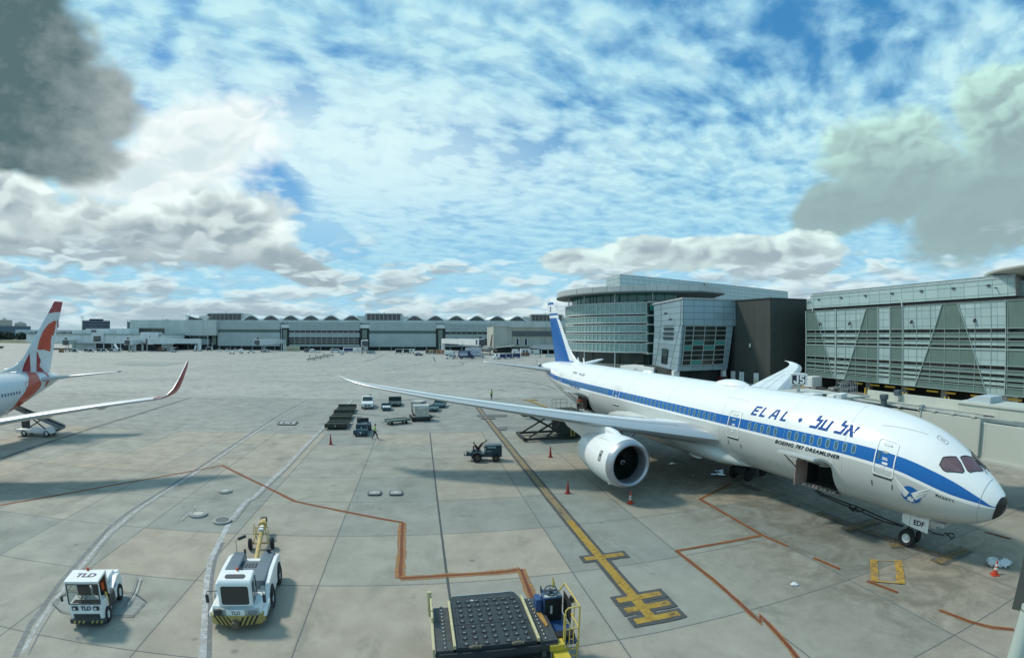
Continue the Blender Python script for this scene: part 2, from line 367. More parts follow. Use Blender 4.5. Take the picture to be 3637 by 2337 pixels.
def lerp(a,b,t): return a+(b-a)*t
def interp(xs,x):
    for i in range(len(xs)-1):
        if x<=xs[i+1][0]: 
            t=(x-xs[i][0])/(xs[i+1][0]-xs[i][0]); return [lerp(p,q,t) for p,q in zip(xs[i][1:],xs[i+1][1:])]
    return list(xs[-1][1:])
def cubic(xs,ys,x):
    x=min(max(x,xs[0]),xs[-1]); i=0
    while i<len(xs)-2 and x>=xs[i+1]: i+=1
    d=[(ys[k+1]-ys[k])/(xs[k+1]-xs[k]) for k in range(len(xs)-1)]
    def m(k):
        if k==0: return d[0]
        if k==len(xs)-1: return d[-1]
        return 0 if d[k-1]*d[k]<=0 else 2*d[k-1]*d[k]/(d[k-1]+d[k])
    h=xs[i+1]-xs[i];t=(x-xs[i])/h
    return (2*t**3-3*t*t+1)*ys[i]+(t**3-2*t*t+t)*h*m(i)+(-2*t**3+3*t*t)*ys[i+1]+(t**3-t*t)*h*m(i+1)
WHITE=mat('white_paint',(.78,.80,.79),.35,var=.06); GREYP=mat('grey_paint',(.42,.45,.46),.5); DARK=mat('dark_metal',(.035,.042,.045),.5)
RUB=mat('rubber',(.02,.021,.022),.85,var=.2,vs=6); STEEL=mat('steel',(.42,.44,.45),.35,metal=.8); GLASS=mat('dark_glass',(.018,.03,.035),.08,var=0,spec=.8)
YEL=mat('yellow_paint',(.60,.43,.09),.5,var=.15); BLUEP=mat('blue_paint',(.025,.075,.20),.4); TEAL=mat('teal_paint',(.03,.085,.11),.45,var=.25,vs=4)
REDL=mat('orange_lens',(.6,.07,.02),.3,var=0); LAMP=mat('clear_lens',(.6,.62,.6),.12,var=0); TARP=mat('khaki',(.30,.27,.18),.8)
MK={'wl1':[(-15.93,14.66),(-16.68,16.53),(-17.28,18.31),(-17.93,20.8),(-18.31,22.23),(-18.97,24.65),(-19.6,27.1),(-19.72,28.64),(-20.11,31.57),(-20.13,34.79),(-20.05,38.56),(-20.03,43.49),(-20.56,58.79),(-20.58,72.38),(-20.38,90.3)],'dl1':[(-16.05,14.34),(-17.1,16.61),(-17.46,17.88),(-18.25,20.28),(-18.78,22.43),(-19.45,25.1),(-20.13,28.08),(-20.41,30.71),(-20.42,34.73),(-20.39,39.26),(-20.46,43.89),(-20.9,59.79),(-21.16,73.87),(-20.69,90.29)],'wl2':[(-8.62,16.05),(-9.35,18.11),(-10.12,20.13),(-11.0,22.55),(-11.68,24.71),(-12.06,26.91),(-12.67,30.34),(-12.93,34.37),(-12.65,35.21),(-12.61,38.97),(-12.48,44.52),(-12.64,52.5),(-12.66,63.24),(-12.35,79.2),(-12.55,89.75)],'dl2':[(-8.38,16.08),(-9.14,18.14),(-9.9,20.16),(-10.79,22.58),(-11.44,24.74),(-11.84,26.94)],'rustA':[(-30.75,29.34),(-25.41,36.16),(-18.58,43.92),(-14.05,39.45),(-11.77,37.19),(-9.34,34.66),(-5.25,32.54),(-1.34,30.45)],'rustB':[(-1.35,30.41),(-1.27,22.88)],'rustC':[(-1.27,22.88),(1.1,22.98),(4.07,22.96),(4.81,23.1)],'rustD':[(4.81,23.1),(4.79,20.9),(4.73,18.43),(4.77,16.23),(4.84,15.46)],'ylead':[(9.42,80.76),(9.54,65.76),(9.14,52.16),(9.31,52.44),(9.25,36.68),(9.21,23.46),(9.22,18.77),(9.22,17.16)],'yD':[(8.38,23.45),(10.6,23.41)],'yC':[(8.4,18.92),(10.58,18.86)],'yB':[(8.41,18.03),(10.57,17.94)],'yA':[(8.45,17.12),(10.52,16.94)],'olive':[(25.47,24.12),(25.64,20.79),(26.08,17.25),(26.61,14.93)],'oX1':[(24.73,20.83),(27.94,20.87)],'oX2':[(25.2,17.77),(25.84,17.26)],'oX3':[(25.44,14.66),(28.57,14.66)],'rE':[(19.52,22.96),(19.83,20.79)],'rF':[(20.05,18.89),(20.32,17.14)],'rG':[(20.52,15.42),(20.86,13.75)],'rH':[(21.11,11.54),(21.38,10.03),(21.73,9.21),(22.33,8.44)],'rI':[(32.03,15.4),(32.3,13.7)],'rJ':[(24.06,32.44),(19.62,30.17),(19.54,22.99)],'rK':[(19.38,22.79),(13.59,22.88)],'rL':[(13.59,22.88),(13.64,18.76),(13.38,15.01),(13.71,15.44),(13.47,13.96),(13.28,12.96),(13.1,12.28)],'sqL':[(22.77,16.93),(20.77,15.16)],'sqR':[(23.87,16.11),(21.68,14.23)],'sqT':[(22.6,16.93),(23.98,15.95)],'sqB':[(20.72,15.26),(21.82,14.18)],'oct':[(-17.27,18.46),(-17.26,19.75),(-16.6,20.21),(-15.53,20.27),(-14.51,20.33),(-13.86,20.33),(-12.92,19.72),(-12.9,18.41),(-13.97,17.79),(-14.82,17.75),(-15.62,17.89),(-16.36,17.91)],'t1':[(-41.73,40.61),(-42.2,46.07),(-42.46,51.32),(-42.9,59.08),(-42.92,67.89),(-43.36,78.92),(-43.77,89.99)],'rr1':[(8.49,81.52),(9.36,82.69)],'yfar':[(6.5,251.01),(6.18,211.68)],'yTee':[(18.16,86.35),(20.98,85.78)],'yTee2':[(19.13,86.16),(20.25,77.13)],'wdash1':[(-16.8,86.09),(-16.84,89.98)],'wdash2':[(-16.52,73.63),(-16.54,77.38)],'wdash3':[(-16.48,62.32),(-16.48,65.84)],'wdash4':[(-16.35,51.21),(-16.37,54.19)],'wdash5':[(-16.08,29.61),(-16.26,32.56)],'wdash6':[(-14.54,21.78),(-14.01,20.41),(-13.74,19.12)],'darkf1':[(-71.96,217.68),(-70.72,243.18),(-71.59,282.0)],'darkf2':[(-31.77,197.08),(-24.29,208.59),(-21.66,235.64),(-20.89,281.88)],'darkf3':[(4.77,177.06),(11.06,179.45),(16.06,188.43),(17.08,195.23),(15.81,204.36),(22.86,214.27),(29.41,227.28)],'dashf':[(-11.52,157.36),(5.47,211.74)],'far1':[(-114.82,113.94),(-43.08,124.68),(-22.46,121.98),(20.86,119.04)],'far2':[(-78.17,92.58),(-59.12,93.94),(-31.79,91.74),(-12.59,90.05),(15.44,88.11)],'far3':[(-64.48,180.71),(-63.48,184.07),(-37.84,183.43),(-8.92,178.99),(4.57,177.07)],'f4':[(-30.82,144.48),(-24.35,139.18)],'f5':[(3.96,114.76),(6.66,112.56)],'f6':[(11.51,108.07),(17.73,101.19)],'f7':[(21.45,120.82),(26.57,118.44),(28.81,108.84),(28.73,102.0)],'f8':[(19.65,110.66),(23.62,105.3),(27.37,100.62)],'f9':[(-52.77,152.89),(-43.99,151.68)],'f10':[(-9.94,74.27),(-4.59,71.19)],'tgt':[(-19.28,64.43),(-19.52,66.9),(-16.89,66.91),(-16.64,64.38)],'mh1':[(-15.31,36.32)],'mh2':[(-15.26,31.17)],'mh3':[(-13.15,30.24)],'mh4':[(-3.65,36.39)],'mh5':[(-2.03,36.32)],'patch':[(-117.92,175.44),(-126.6,194.12),(-97.85,195.88),(-95.46,174.73)],'patch2':[(8.3,71.94),(12.65,71.24),(12.31,69.34),(8.08,70.02)],'patch3':[(8.44,69.03),(10.45,68.72),(10.44,67.62),(8.38,67.94)],'patch4':[(9.68,61.35),(10.99,61.88),(10.61,59.73),(9.63,59.69)],'pud1':[(24.26,35.79),(24.99,35.35),(25.02,34.71),(24.52,34.21),(23.77,34.65)],'pud2':[(24.81,35.93),(25.65,36.09),(25.34,35.57),(24.82,35.42)],'pud3':[(22.3,39.89),(22.69,39.74),(22.65,39.25),(22.24,39.08)],'pud4':[(22.26,35.63),(22.61,35.37),(22.32,35.14)],'trench1':[(24.39,32.2),(24.92,32.47),(25.18,29.8),(24.62,29.83)],'trench2':[(23.46,41.65),(23.76,41.53),(23.97,39.24),(23.7,38.79)],'hose':[(28.71,27.02),(28.88,25.9),(28.92,23.72),(28.92,22.67),(28.61,20.68),(28.4,18.8)],'litter':[(17.03,17.02)],'bag':[(28.33,11.93),(29.08,11.29),(27.1,11.58)]}
# ---------------------------------------------------------------- apron
def ground_mat():
    m=bpy.data.materials.new('apron_concrete'); m.use_nodes=True; t=NT(m.node_tree); t.n.clear()
    b=t.node('ShaderNodeBsdfPrincipled'); o=t.node('ShaderNodeOutputMaterial'); t.l.new(b.outputs[0],o.inputs[0])
    P=t.node('ShaderNodeTexCoord').outputs['Object']; x,y,z=t.sep(P)
    P2=t.vm('ADD',P,t.vm('SCALE',t.vm('SUBTRACT',t.noise(P,.9,2,out=1),(.5,.5,.5)),.05)); xw,yw,_=t.sep(P2)
    u=t.m('DIVIDE',t.m('ADD',xw,5.222),6.267); v=t.m('DIVIDE',t.m('SUBTRACT',yw,9.886),6.160)
    fu=t.m('ABSOLUTE',t.m('SUBTRACT',t.m('FRACT',t.m('ADD',u,.5)),.5)); fv=t.m('ABSOLUTE',t.m('SUBTRACT',t.m('FRACT',t.m('ADD',v,.5)),.5))
    wn=t.node('ShaderNodeTexWhiteNoise'); wn.noise_dimensions='3D'; t.put(wn.inputs[0],t.com(t.m('FLOOR',u),t.m('FLOOR',v),0.)); r=wn.outputs[0]
    wn2=t.node('ShaderNodeTexWhiteNoise'); wn2.noise_dimensions='3D'; t.put(wn2.inputs[0],t.com(t.m('FLOOR',u),t.m('FLOOR',v),7.)); r2=wn2.outputs[0]
    near=t.m('LESS_THAN',yw,59.15); midb=t.m('LESS_THAN',yw,90.)
    # near slabs
    nb=t.noise(P,.06,3,.5); nm=t.noise(P,.5,5,.62); nf=t.noise(P,9.,5,.65); nff=t.noise(P,45.,3,.6)
    base=t.mix(r,(.315,.297,.247),(.262,.275,.243)); base=t.mix(t.m('MULTIPLY',t.m('GREATER_THAN',r2,.66),.75),base,(.355,.31,.245)); base=t.mix(t.m('MULTIPLY',t.m('LESS_THAN',r2,.2),.75),base,(.215,.238,.218))
    base=t.mix(t.ss(nb,.35,.65,0.,.4),base,(.325,.30,.255))
    midc=t.mix(t.ss(nb,.35,.65),(.245,.255,.236),(.285,.288,.26))
    farc=t.mix(t.ss(nb,.3,.7),(.30,.305,.283),(.36,.358,.325))
    c=t.mix(midb,farc,midc); c=t.mix(near,c,base)
    # stains, wear, fine grain
    c=t.vm('SCALE',c,t.m('MULTIPLY',t.lin(nm,.25,.75,.80,1.14),t.m('MULTIPLY',t.lin(nf,.3,.7,.955,1.04),t.lin(nff,.3,.7,.965,1.03))))
    st=t.noise(t.vm('MULTIPLY',P,(1.,.55,1.)),.33,6,.68,.6); c=t.mix(t.ss(st,.52,.70,0.,.5),c,(.13,.14,.12))
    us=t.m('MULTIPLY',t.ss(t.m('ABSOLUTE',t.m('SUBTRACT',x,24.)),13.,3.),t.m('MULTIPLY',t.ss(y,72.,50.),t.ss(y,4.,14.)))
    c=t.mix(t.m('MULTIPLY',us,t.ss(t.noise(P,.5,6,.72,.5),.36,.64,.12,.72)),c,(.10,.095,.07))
    dr=t.node('ShaderNodeTexVoronoi',feature='F1'); t.put(dr.inputs[0],P); dr.inputs['Scale'].default_value=.45
    c=t.mix(t.m('MULTIPLY',t.ss(dr.outputs['Distance'],.11,.03),t.m('MULTIPLY',.6,t.m('GREATER_THAN',t.noise(P,.21,2),.52))),c,(.12,.12,.11))
    # rubber streaks along the taxi directions
    sk=t.noise(t.vm('MULTIPLY',P,(.02,1.1,1.)),1.,4,.6); c=t.mix(t.m('MULTIPLY',t.m('SUBTRACT',1.,near),t.ss(sk,.58,.72,0.,.35)),c,(.19,.21,.21))
    crk=t.node('ShaderNodeTexVoronoi',feature='DISTANCE_TO_EDGE'); t.put(crk.inputs[0],t.vm('ADD',P,t.vm('SCALE',t.noise(P,.7,4,out=1),1.6))); crk.inputs['Scale'].default_value=.09
    c=t.mix(t.m('MULTIPLY',t.ss(crk.outputs['Distance'],.0035,.001),t.m('MULTIPLY',near,.0)),c,(.12,.13,.13))
    # joints
    jw=t.lin(nf,.3,.7,.0022,.0062); j=t.m('LESS_THAN',t.m('MINIMUM',fu,fv),jw); js=t.ss(t.m('MINIMUM',fu,fv),.03,0.,0.,.22)
    ex=t.m('LESS_THAN',t.m('ABSOLUTE',t.m('SUBTRACT',xw,1.045)),.065)
    c=t.mix(t.m('MULTIPLY',near,js),c,(.20,.21,.20)); c=t.mix(t.m('MULTIPLY',near,t.m('MAXIMUM',t.m('MULTIPLY',j,.85),ex)),c,(.065,.075,.075))
    f2=t.m('ABSOLUTE',t.m('SUBTRACT',t.m('FRACT',t.m('DIVIDE',yw,30.5)),.5)); c=t.mix(t.m('MULTIPLY',t.m('SUBTRACT',1.,near),t.m('MULTIPLY',t.m('GREATER_THAN',f2,.4965),.55)),c,(.12,.13,.13))
    e1=t.m('LESS_THAN',t.m('ABSOLUTE',t.m('SUBTRACT',yw,90.)),.18); e2=t.m('LESS_THAN',t.m('ABSOLUTE',t.m('SUBTRACT',yw,59.15)),.06); c=t.mix(t.m('MULTIPLY',t.m('MAXIMUM',e1,e2),.7),c,(.08,.09,.09))
    t.l.new(c,b.inputs['Base Color']); t.l.new(t.lin(nm,.3,.7,.82,.6),b.inputs['Roughness']); b.inputs['Specular IOR Level'].default_value=.35
    bn=t.node('ShaderNodeBump'); bn.inputs['Strength'].default_value=.25; bn.inputs['Distance'].default_value=.01; t.l.new(nff,bn.inputs['Height']); t.l.new(bn.outputs[0],b.inputs['Normal'])
    return m
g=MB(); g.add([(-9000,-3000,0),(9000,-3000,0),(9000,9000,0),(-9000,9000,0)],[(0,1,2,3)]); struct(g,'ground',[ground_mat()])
def worn(name,col,under=(.30,.31,.295),wear=.5,rough=.7,sc_=3.,edge=0.):
    m=bpy.data.materials.new(name); m.use_nodes=True; t=NT(m.node_tree); t.n.clear()
    b=t.node('ShaderNodeBsdfPrincipled'); o=t.node('ShaderNodeOutputMaterial'); tr=t.node('ShaderNodeBsdfTransparent'); mx=t.node('ShaderNodeMixShader')
    P=t.node('ShaderNodeTexCoord').outputs['Object']; n=t.noise(P,sc_,6,.7,.3); n2=t.noise(P,sc_*.2,3,.6); nn=t.m('ADD',t.m('MULTIPLY',n,.7),t.m('MULTIPLY',n2,.3))
    f=t.ss(nn,wear-.16,wear+.20); f=t.m('MULTIPLY',f,.9)
    t.l.new(t.vm('SCALE',col,t.lin(t.noise(P,sc_*3,4,.6),.3,.7,.78,1.12)),b.inputs['Base Color']); b.inputs['Roughness'].default_value=rough
    t.l.new(f,mx.inputs[0]); t.l.new(b.outputs[0],mx.inputs[1]); t.l.new(tr.outputs[0],mx.inputs[2]); t.l.new(mx.outputs[0],o.inputs[0]); return m
LZ=[.004]
def zlay(): LZ[0]+=.0012; return LZ[0]
def stroke(pts,w,z,name,m,step=0,jag=0.):
    "painted line: a flat ribbon along a path on the ground"
    P=[Vector(p) for p in pts]; b=MB(); L=[];Rr=[]
    if jag or step:
        q=[P[0]]
        for a,c in zip(P,P[1:]):
            n=max(1,int((c-a).length/(step or .5)))
            q+=[a.lerp(c,i/n) for i in range(1,n+1)]
        P=q
    for i,p in enumerate(P):
        d1=(P[i]-P[i-1]).normalized() if i else (P[1]-P[0]).normalized(); d2=(P[i+1]-P[i]).normalized() if i<len(P)-1 else d1
        d=(d1+d2).normalized() if (d1+d2).length>1e-6 else d2; n=Vector((-d.y,d.x)); k=1/max(.5,abs(n.dot(Vector((-d2.y,d2.x)))))
        L.append(p+n*(w/2*k+random.uniform(-jag,jag))); Rr.append(p-n*(w/2*k+random.uniform(-jag,jag)))
    b.add([(*p,z) for p in L]+[(*p,z) for p in Rr],[(i,i+1,len(L)+i+1,len(L)+i) for i in range(len(L)-1)])
    return struct(b,name,[m])
PW=worn('worn_white_paint',(.46,.48,.49),wear=.54); PY=worn('worn_yellow_paint',(.37,.235,.035),wear=.60); PB=worn('worn_black_paint',(.07,.075,.075),wear=.60,sc_=4)
PG=worn('grey_line_paint',(.17,.19,.20),wear=.56); PR=worn('rust_red_paint',(.16,.042,.014),wear=.66); PO=worn('orange_paint',(.36,.165,.045),wear=.50,sc_=5); POL=worn('olive_paint',(.19,.145,.07),wear=.56); SK=worn('rubber_skid',(.11,.12,.12),wear=.48)
PYD=worn('faded_yellow_paint',(.235,.185,.10),wear=.62)
PYS=worn('ochre_paint',(.48,.29,.05),wear=.5)
def S(k,w,m,name='painted_line',jag=.012,step=.6): return stroke(MK[k],w,zlay(),name,m,step,jag)
S('dl1',.26,PG); S('wl1',.18,PW); stroke([(a+.30,b) for a,b in MK['wl1']],.07,zlay(),'painted_line',PG,.6,.01)
S('wl2',.32,PW); S('dl2',.20,PG); stroke([(a+.34,b) for a,b in MK['wl2'][6:]],.14,zlay(),'painted_line',PG,.6,.01)
for k in ('rustA',): S(k,.20,PR,jag=.02); stroke([(a,b-.02) for a,b in MK[k]],.34,.0036,'painted_line',PO,.5,.03)
for k in ('rustB','rustC','rustD'):
    S(k,.50,PO,jag=.05); S(k,.17,PR,jag=.03)
for k in ('rE','rF','rG','rH','rI','rJ','rK','rL'):
    S(k,.27 if k!='rI' else .16,PO if k!='rI' else PR,jag=.03); S(k,.14,PR,jag=.02)
# stand lead-in line with its stop bars
yl=MK['ylead']; xs=9.24
zb=zlay(); stroke([(xs,81),(xs,17.1)],.86,zb,'painted_line',PB,.8,.02); bars={k:MK[k] for k in ('yA','yB','yC','yD')}
for k,(a,b) in bars.items(): 
    yy=(a[1]+b[1])/2; stroke([(a[0]-.22,yy),(b[0]+.22,yy)],.84,zlay(),'painted_stop_bar',PB,.5,.03)
zy=zlay(); stroke([(xs,29),(xs,17.0)],.46,zy,'painted_line',PY,.8,.015); stroke([(xs,81),(xs,29)],.46,zy,'painted_line',PYD,.8,.015)
for i,(k,(a,b)) in enumerate(bars.items()):
    yy=(a[1]+b[1])/2; zz_=zlay(); stroke([(a[0],yy),(b[0],yy)],.42,zz_,'painted_stop_bar',PY,.5,.012)
    bx=b[0]-.26; q=MB()
    for (x0,x1,y0,y1) in ((-.2,.2,.16,.18),(-.2,.2,-.18,-.16),(-.2,-.18,-.16,.16),(.18,.2,-.16,.16)): q.add([(bx+x0,yy+y0,zz_+.002),(bx+x1,yy+y0,zz_+.002),(bx+x1,yy+y1,zz_+.002),(bx+x0,yy+y1,zz_+.002)],[(0,1,2,3)])
    ch={'yA':'A','yB':'B','yC':'C','yD':'D'}[k]; q.addbm(textbm(ch,.30,align='CENTER',bold=.006),fn=lambda p:(bx-p.y+.10,yy+p.x,zz_+.002)); struct(q,'stop_bar_letter',[PB])
# old stand line under the large aircraft
zo=zlay(); o_=MK['olive']
stroke(o_,.78,zo,'painted_line',SK,.6,.02)
for k in ('oX1','oX2','oX3'): stroke(MK[k],1.0,zlay(),'painted_stop_bar',SK,.4,.02)
stroke(o_,.34,zlay(),'painted_line',POL,.6,.02)
for k in ('oX1','oX2','oX3'): stroke(MK[k],.56,zlay(),'painted_stop_bar',POL,.4,.02)
for k in ('sqL','sqR'): S(k,.42,PYS,jag=.02,step=.3)
S('sqT',.07,PYS,jag=.01); S('sqB',.14,PYS,jag=.01)
o8=[MK['oct'][i] for i in (0,1,4,5,6,7,10,11)]; stroke(o8+[o8[0]],.055,zlay(),'pavement_saw_cut',PB,.5,.006)
pm=worn('dark_patch',(.235,.26,.25),wear=.75,sc_=1.); dm=worn('asphalt_patch',(.12,.13,.13),wear=.72,sc_=1.5)
q=MB(); q.add([(*p,.0032) for p in o8],[tuple(range(len(o8)))]); struct(q,'pavement_patch',[pm])
for k,m_ in (('patch',pm),('patch2',dm),('patch3',dm),('patch4',dm),('trench1',SK),('trench2',SK)):
    q=MB(); z=zlay(); q.add([(*p,z) for p in MK[k]],[tuple(range(len(MK[k])))]); struct(q,'pavement_patch' if k[0]=='p' else 'drain_cover',[m_])
S('t1',.5,SK,'tyre_mark',.03,2.)
for k,w_ in (('darkf1',.5),('darkf2',.7),('darkf3',.7),('f4',.45),('f5',.45),('f6',.35),('f7',.3),('f8',.3),('f9',.35),('f10',.3)): S(k,w_,SK,'tyre_mark' if k[0]=='d' else 'painted_line',.03,2.)
S('far1',.35,SK,'pavement_joint',.03,4); S('far2',.25,SK,'pavement_joint',.02,4); S('far3',.3,SK,'pavement_joint',.03,5)
a,b=MK['dashf']; a=Vector(a);b=Vector(b)
for i in range(8): stroke([a.lerp(b,i/8),a.lerp(b,i/8+.07)],.6,zlay(),'painted_line',SK)
S('yTee',.9,PY); S('yTee2',.6,PY); S('yfar',.5,PB)
for k in ('wdash1','wdash2','wdash3','wdash4','wdash5','wdash6'):
    S(k,.06,PG,jag=.008); stroke([(x+.2,y+.02) for x,y in MK[k]],.05,zlay(),'painted_line',PW)
t4=MK['tgt']; tc=Vector((sum(p[0] for p in t4)/4,sum(p[1] for p in t4)/4))
for sc_,m_ in ((1.,PB),(.78,PW),(.52,PB),(.28,PW)):
    q=MB(); z=zlay(); q.add([(*(tc+(Vector(p)-tc)*sc_),z) for p in t4],[(0,1,2,3)]); struct(q,'painted_marking',[m_])
cvm=mat('cast_iron',(.10,.115,.12),.6,var=.3,vs=8); ring=mat('patch_concrete',(.30,.32,.30),.8,var=.2,vs=4)
for k,r_ in (('mh1',.36),('mh2',.42),('mh3',.42)):
    (x,y),=MK[k]; c=MB(); z=zlay(); c.cyl((x,y,0),(x,y,z+.002),r_*1.5,n=28,m=1); c.cyl((x,y,0),(x,y,z+.006),r_,n=28,m=0 if k=='mh3' else 2); c.tube([(x+r_*math.cos(R(i*15)),y+r_*math.sin(R(i*15)),z+.006) for i in range(24)],.02,6,0,True)
    c.build('manhole_cover',[cvm,ring,mat('pale_cover',(.42,.42,.38),.7)],label={'mh1':'pale round manhole cover farthest along the service road','mh2':'pale round manhole cover in the middle of the three on the service road','mh3':'dark round manhole cover beside the inner white line'}[k],category='manhole cover',group='manhole covers on the service road')
for k,lb in (('mh4','pale square hydrant lid, left one of the pair on the bare apron'),('mh5','pale square hydrant lid, right one of the pair on the bare apron')):
    (x,y),=MK[k]; c=MB(); z=zlay(); c.prism([(x+a*.5,y+b*.5) for a,b in rrect(2,2,.4)],0,z+.004,1); c.prism([(x+a*.4,y+b*.4) for a,b in rrect(2,2,.4)],0,z+.008,0)
    c.add([(x-.22,y,z+.012),(x,y-.22,z+.012),(x+.22,y,z+.012),(x,y+.22,z+.012)],[(0,1,2,3)],2); c.build('hydrant_lid',[ring,cvm,mat('pale_cover',(.42,.42,.38),.7)],label=lb,category='hydrant lid',group='square lids in the apron')
wat=mat('puddle_water',(.10,.12,.13),.03,var=0,spec=1.)
for k in ('pud1','pud2','pud3','pud4'):
    p=MK[k]; cx=sum(a for a,_ in p)/len(p); cy=sum(b for _,b in p)/len(p); q=MB(); z=zlay(); n=28
    rr=max(math.hypot(a-cx,b-cy) for a,b in p); ring_=[]
    for i in range(n):
        a=6.283*i/n; r_=rr*(.62+.3*math.sin(3*a+cx)+.14*math.sin(7*a+cy)+.1*math.sin(11*a)); ring_.append((cx+r_*math.cos(a),cy+r_*math.sin(a)*.7,z))
    q.add([(cx,cy,z)]+ring_,[(0,i+1,(i+1)%n+1) for i in range(n)]); struct(q,'puddle_water',[wat])
# grass strips and runway beyond the far left apron
gm=mat('dry_grass',(.105,.12,.055),.95,var=.35,vs=.05,bump=0); rw=mat('runway_asphalt',(.24,.25,.245),.9,var=.1,vs=.02)
q=MB(); q.add([(-1500,470,.02),(-235,470,.02),(-235,640,.02),(-1500,640,.02)],[(0,1,2,3)]); q.build('grass',[gm],kind='stuff')
q=MB(); q.add([(-1800,760,.02),(-200,760,.02),(-200,1400,.02),(-1800,1400,.02)],[(0,1,2,3)]); q.build('grass',[gm],kind='stuff')
q=MB(); q.add([(-1800,640,.03),(-235,640,.03),(-235,760,.03),(-1800,760,.03)],[(0,1,2,3)]); struct(q,'runway',[rw])
# ---------------------------------------------------------------- wide-body airliner on the stand
JW=mat('airliner_white',(.80,.83,.83),.26,var=.035,vs=.7,spec=.5,coat=.35); JB=mat('airliner_blue',(.001,.115,.40),.28,var=.05,coat=.15); JG=mat('airliner_grey',(.50,.53,.52),.3,var=.05,vs=.8,coat=.25)
JM=mat('bare_leading_edge',(.50,.53,.55),.38,metal=.6,var=.05); NAC=mat('inlet_lip_metal',(.42,.44,.48),.34,metal=.7,var=.04); BLK=mat('black_paint',(.01,.01,.011),.3,var=0)
WPAN=mat('wing_panel_grey',(.70,.75,.77),.42,var=.05,vs=.6); HOLD=mat('cargo_hold',(.018,.022,.02),.9); WIN=mat('window_glass',(.045,.12,.17),.15,var=0,spec=.7); COCK=mat('cockpit_glass',(.15,.085,.095),.07,var=.2,spec=.9); FRM=mat('window_frame',(.22,.40,.56),.35,metal=.3,var=0); LET=mat('lettering_blue',(.012,.075,.28),.6,var=0,spec=.15); INK=mat('lettering_black',(.006,.008,.018),.6,var=0,spec=.15)
JNT=mat('skin_joint',(.58,.63,.63),.5,var=0); LINE=mat('panel_line',(.30,.36,.36),.5,var=0); PINKM=mat('door_jamb',(.36,.27,.25),.6)
jet=thing('airliner','white wide-body airliner with a blue stripe and EL AL titles parked nose towards us','airliner',(27.0007,11.9635,0),-1.4367)
TILT=.011
ST=[(0,3.56,3.56,0.01),(.12,3.92,3.2,.38),(.4,4.27,2.88,.75),(.9,4.72,2.56,1.17),(1.6,5.25,2.28,1.6),(2.4,5.8,2.08,1.96),(3.3,6.36,1.95,2.26),(4.3,6.85,1.87,2.5),(5.5,7.24,1.84,2.68),(7,7.52,1.83,2.8),(9,7.7,1.83,2.87),(12,7.78,1.83,2.885),(30,7.78,1.83,2.885),(41,7.78,1.83,2.885),(44,7.78,1.95,2.86),(47,7.76,2.35,2.76),(50,7.72,2.95,2.55),(53,7.66,3.65,2.2),(56,7.5,4.45,1.7),(58.5,7.25,5.12,1.2),(60.5,6.98,5.7,.75),(61.8,6.75,6.1,.38),(62.1,6.62,6.3,.2)]
SX=[t[0] for t in ST]
def sec(s): return [cubic(SX,[t[k] for t in ST],s) for k in (1,2,3)]
def L(s,y,z): return (-s,-y,z)
def sp(s,ph):
    t,b,w_=sec(s); return Vector((-s,-w_*math.sin(ph),(t+b)/2+(t-b)/2*math.cos(ph)+TILT*s))
def spo(s,phd,off=0.):
    ph=R(phd); p=sp(s,ph); a=sp(s+.05,ph)-sp(max(0,s-.05),ph); b=sp(s,ph+.02)-sp(s,ph-.02); n=a.cross(b).normalized()
    t,bb,w_=sec(s); c=Vector((-s,0,(t+bb)/2+TILT*s)); n=n if n.dot(p-c)>0 else -n
    return p+n*off
def phi_z(s,z):
    t,b,w_=sec(s); return math.acos(max(-1,min(1,(z-(t+b)/2)/((t-b)/2))))
STT=[(0,3.57),(.38,3.60),(1.05,3.99),(2.31,4.65),(3.6,5.13),(5,5.5),(6.65,5.71),(8.5,5.80),(12,5.84),(48,5.87),(53,5.95),(58,6.3),(62.1,6.5)]
SBB=[(0,3.55),(.38,3.56),(1.1,3.75),(2.58,4.09),(4.04,4.52),(5.3,4.83),(6.7,5.0),(9,5.12),(17.4,5.19),(48,5.24),(53,5.4),(58,5.95),(62.1,6.4)]
def st_t(s): return cubic([a for a,_ in STT],[b for _,b in STT],s)
def st_b(s): return cubic([a for a,_ in SBB],[b for _,b in SBB],s)
st=[0,.06,.12,.22,.3,.4,.55,.7,.9,1.15,1.4,1.6,2,2.4,2.85,3.3,3.8,4.3,4.9,5.5,6.2,7,8,9,10.5,12]+[12+1.5*i for i in range(1,20)]+[42,43,44,45.5,47,48.5,50,51.5,53,54.5,56,57.2,58.5,59.5,60.5,61.2,61.8,62.1]
def body_rings():
    rings=[];mats=None
    for s in st:
        s_=max(s,.004); t,b,w_=sec(s_); zt,zb=st_t(s_),st_b(s_); zw=zb-min(.17,.17*s_/1.2); zt=min(zt,t-.002); zb=min(zb,zt-.002); zw=max(b+.002,min(zw,zb-.002))
        a=[phi_z(s_,z) for z in (zt,zb,zw)]; ph=[a[0]*i/12 for i in range(12)]+[lerp(a[0],a[1],i/3) for i in range(3)]+[a[1]]+[lerp(a[2],math.pi,i/14) for i in range(14)]+[math.pi]
        full=ph+[2*math.pi-p for p in ph[1:-1]][::-1]
        rings.append([sp(s_,p) for p in full])
    return rings,len(ph)
rings,nh=body_rings(); n=len(rings[0]); fb=MB(); idx=lambda i,j:i*n+(j%n)
fb.v=[tuple(p) for r_ in rings for p in r_]
for i in range(len(rings)-1):
    for j in range(n):
        jj=j if j<nh-1 else n-1-j
        m_=0 if jj<12 else (1 if jj<15 else (0 if jj==15 else 2))
        if st[i]>=58.5 and m_==1: m_=1
        fb.f.append((idx(i,j),idx(i+1,j),idx(i+1,j+1),idx(i,j+1))); fb.mi.append(m_); fb.sm.append(True)
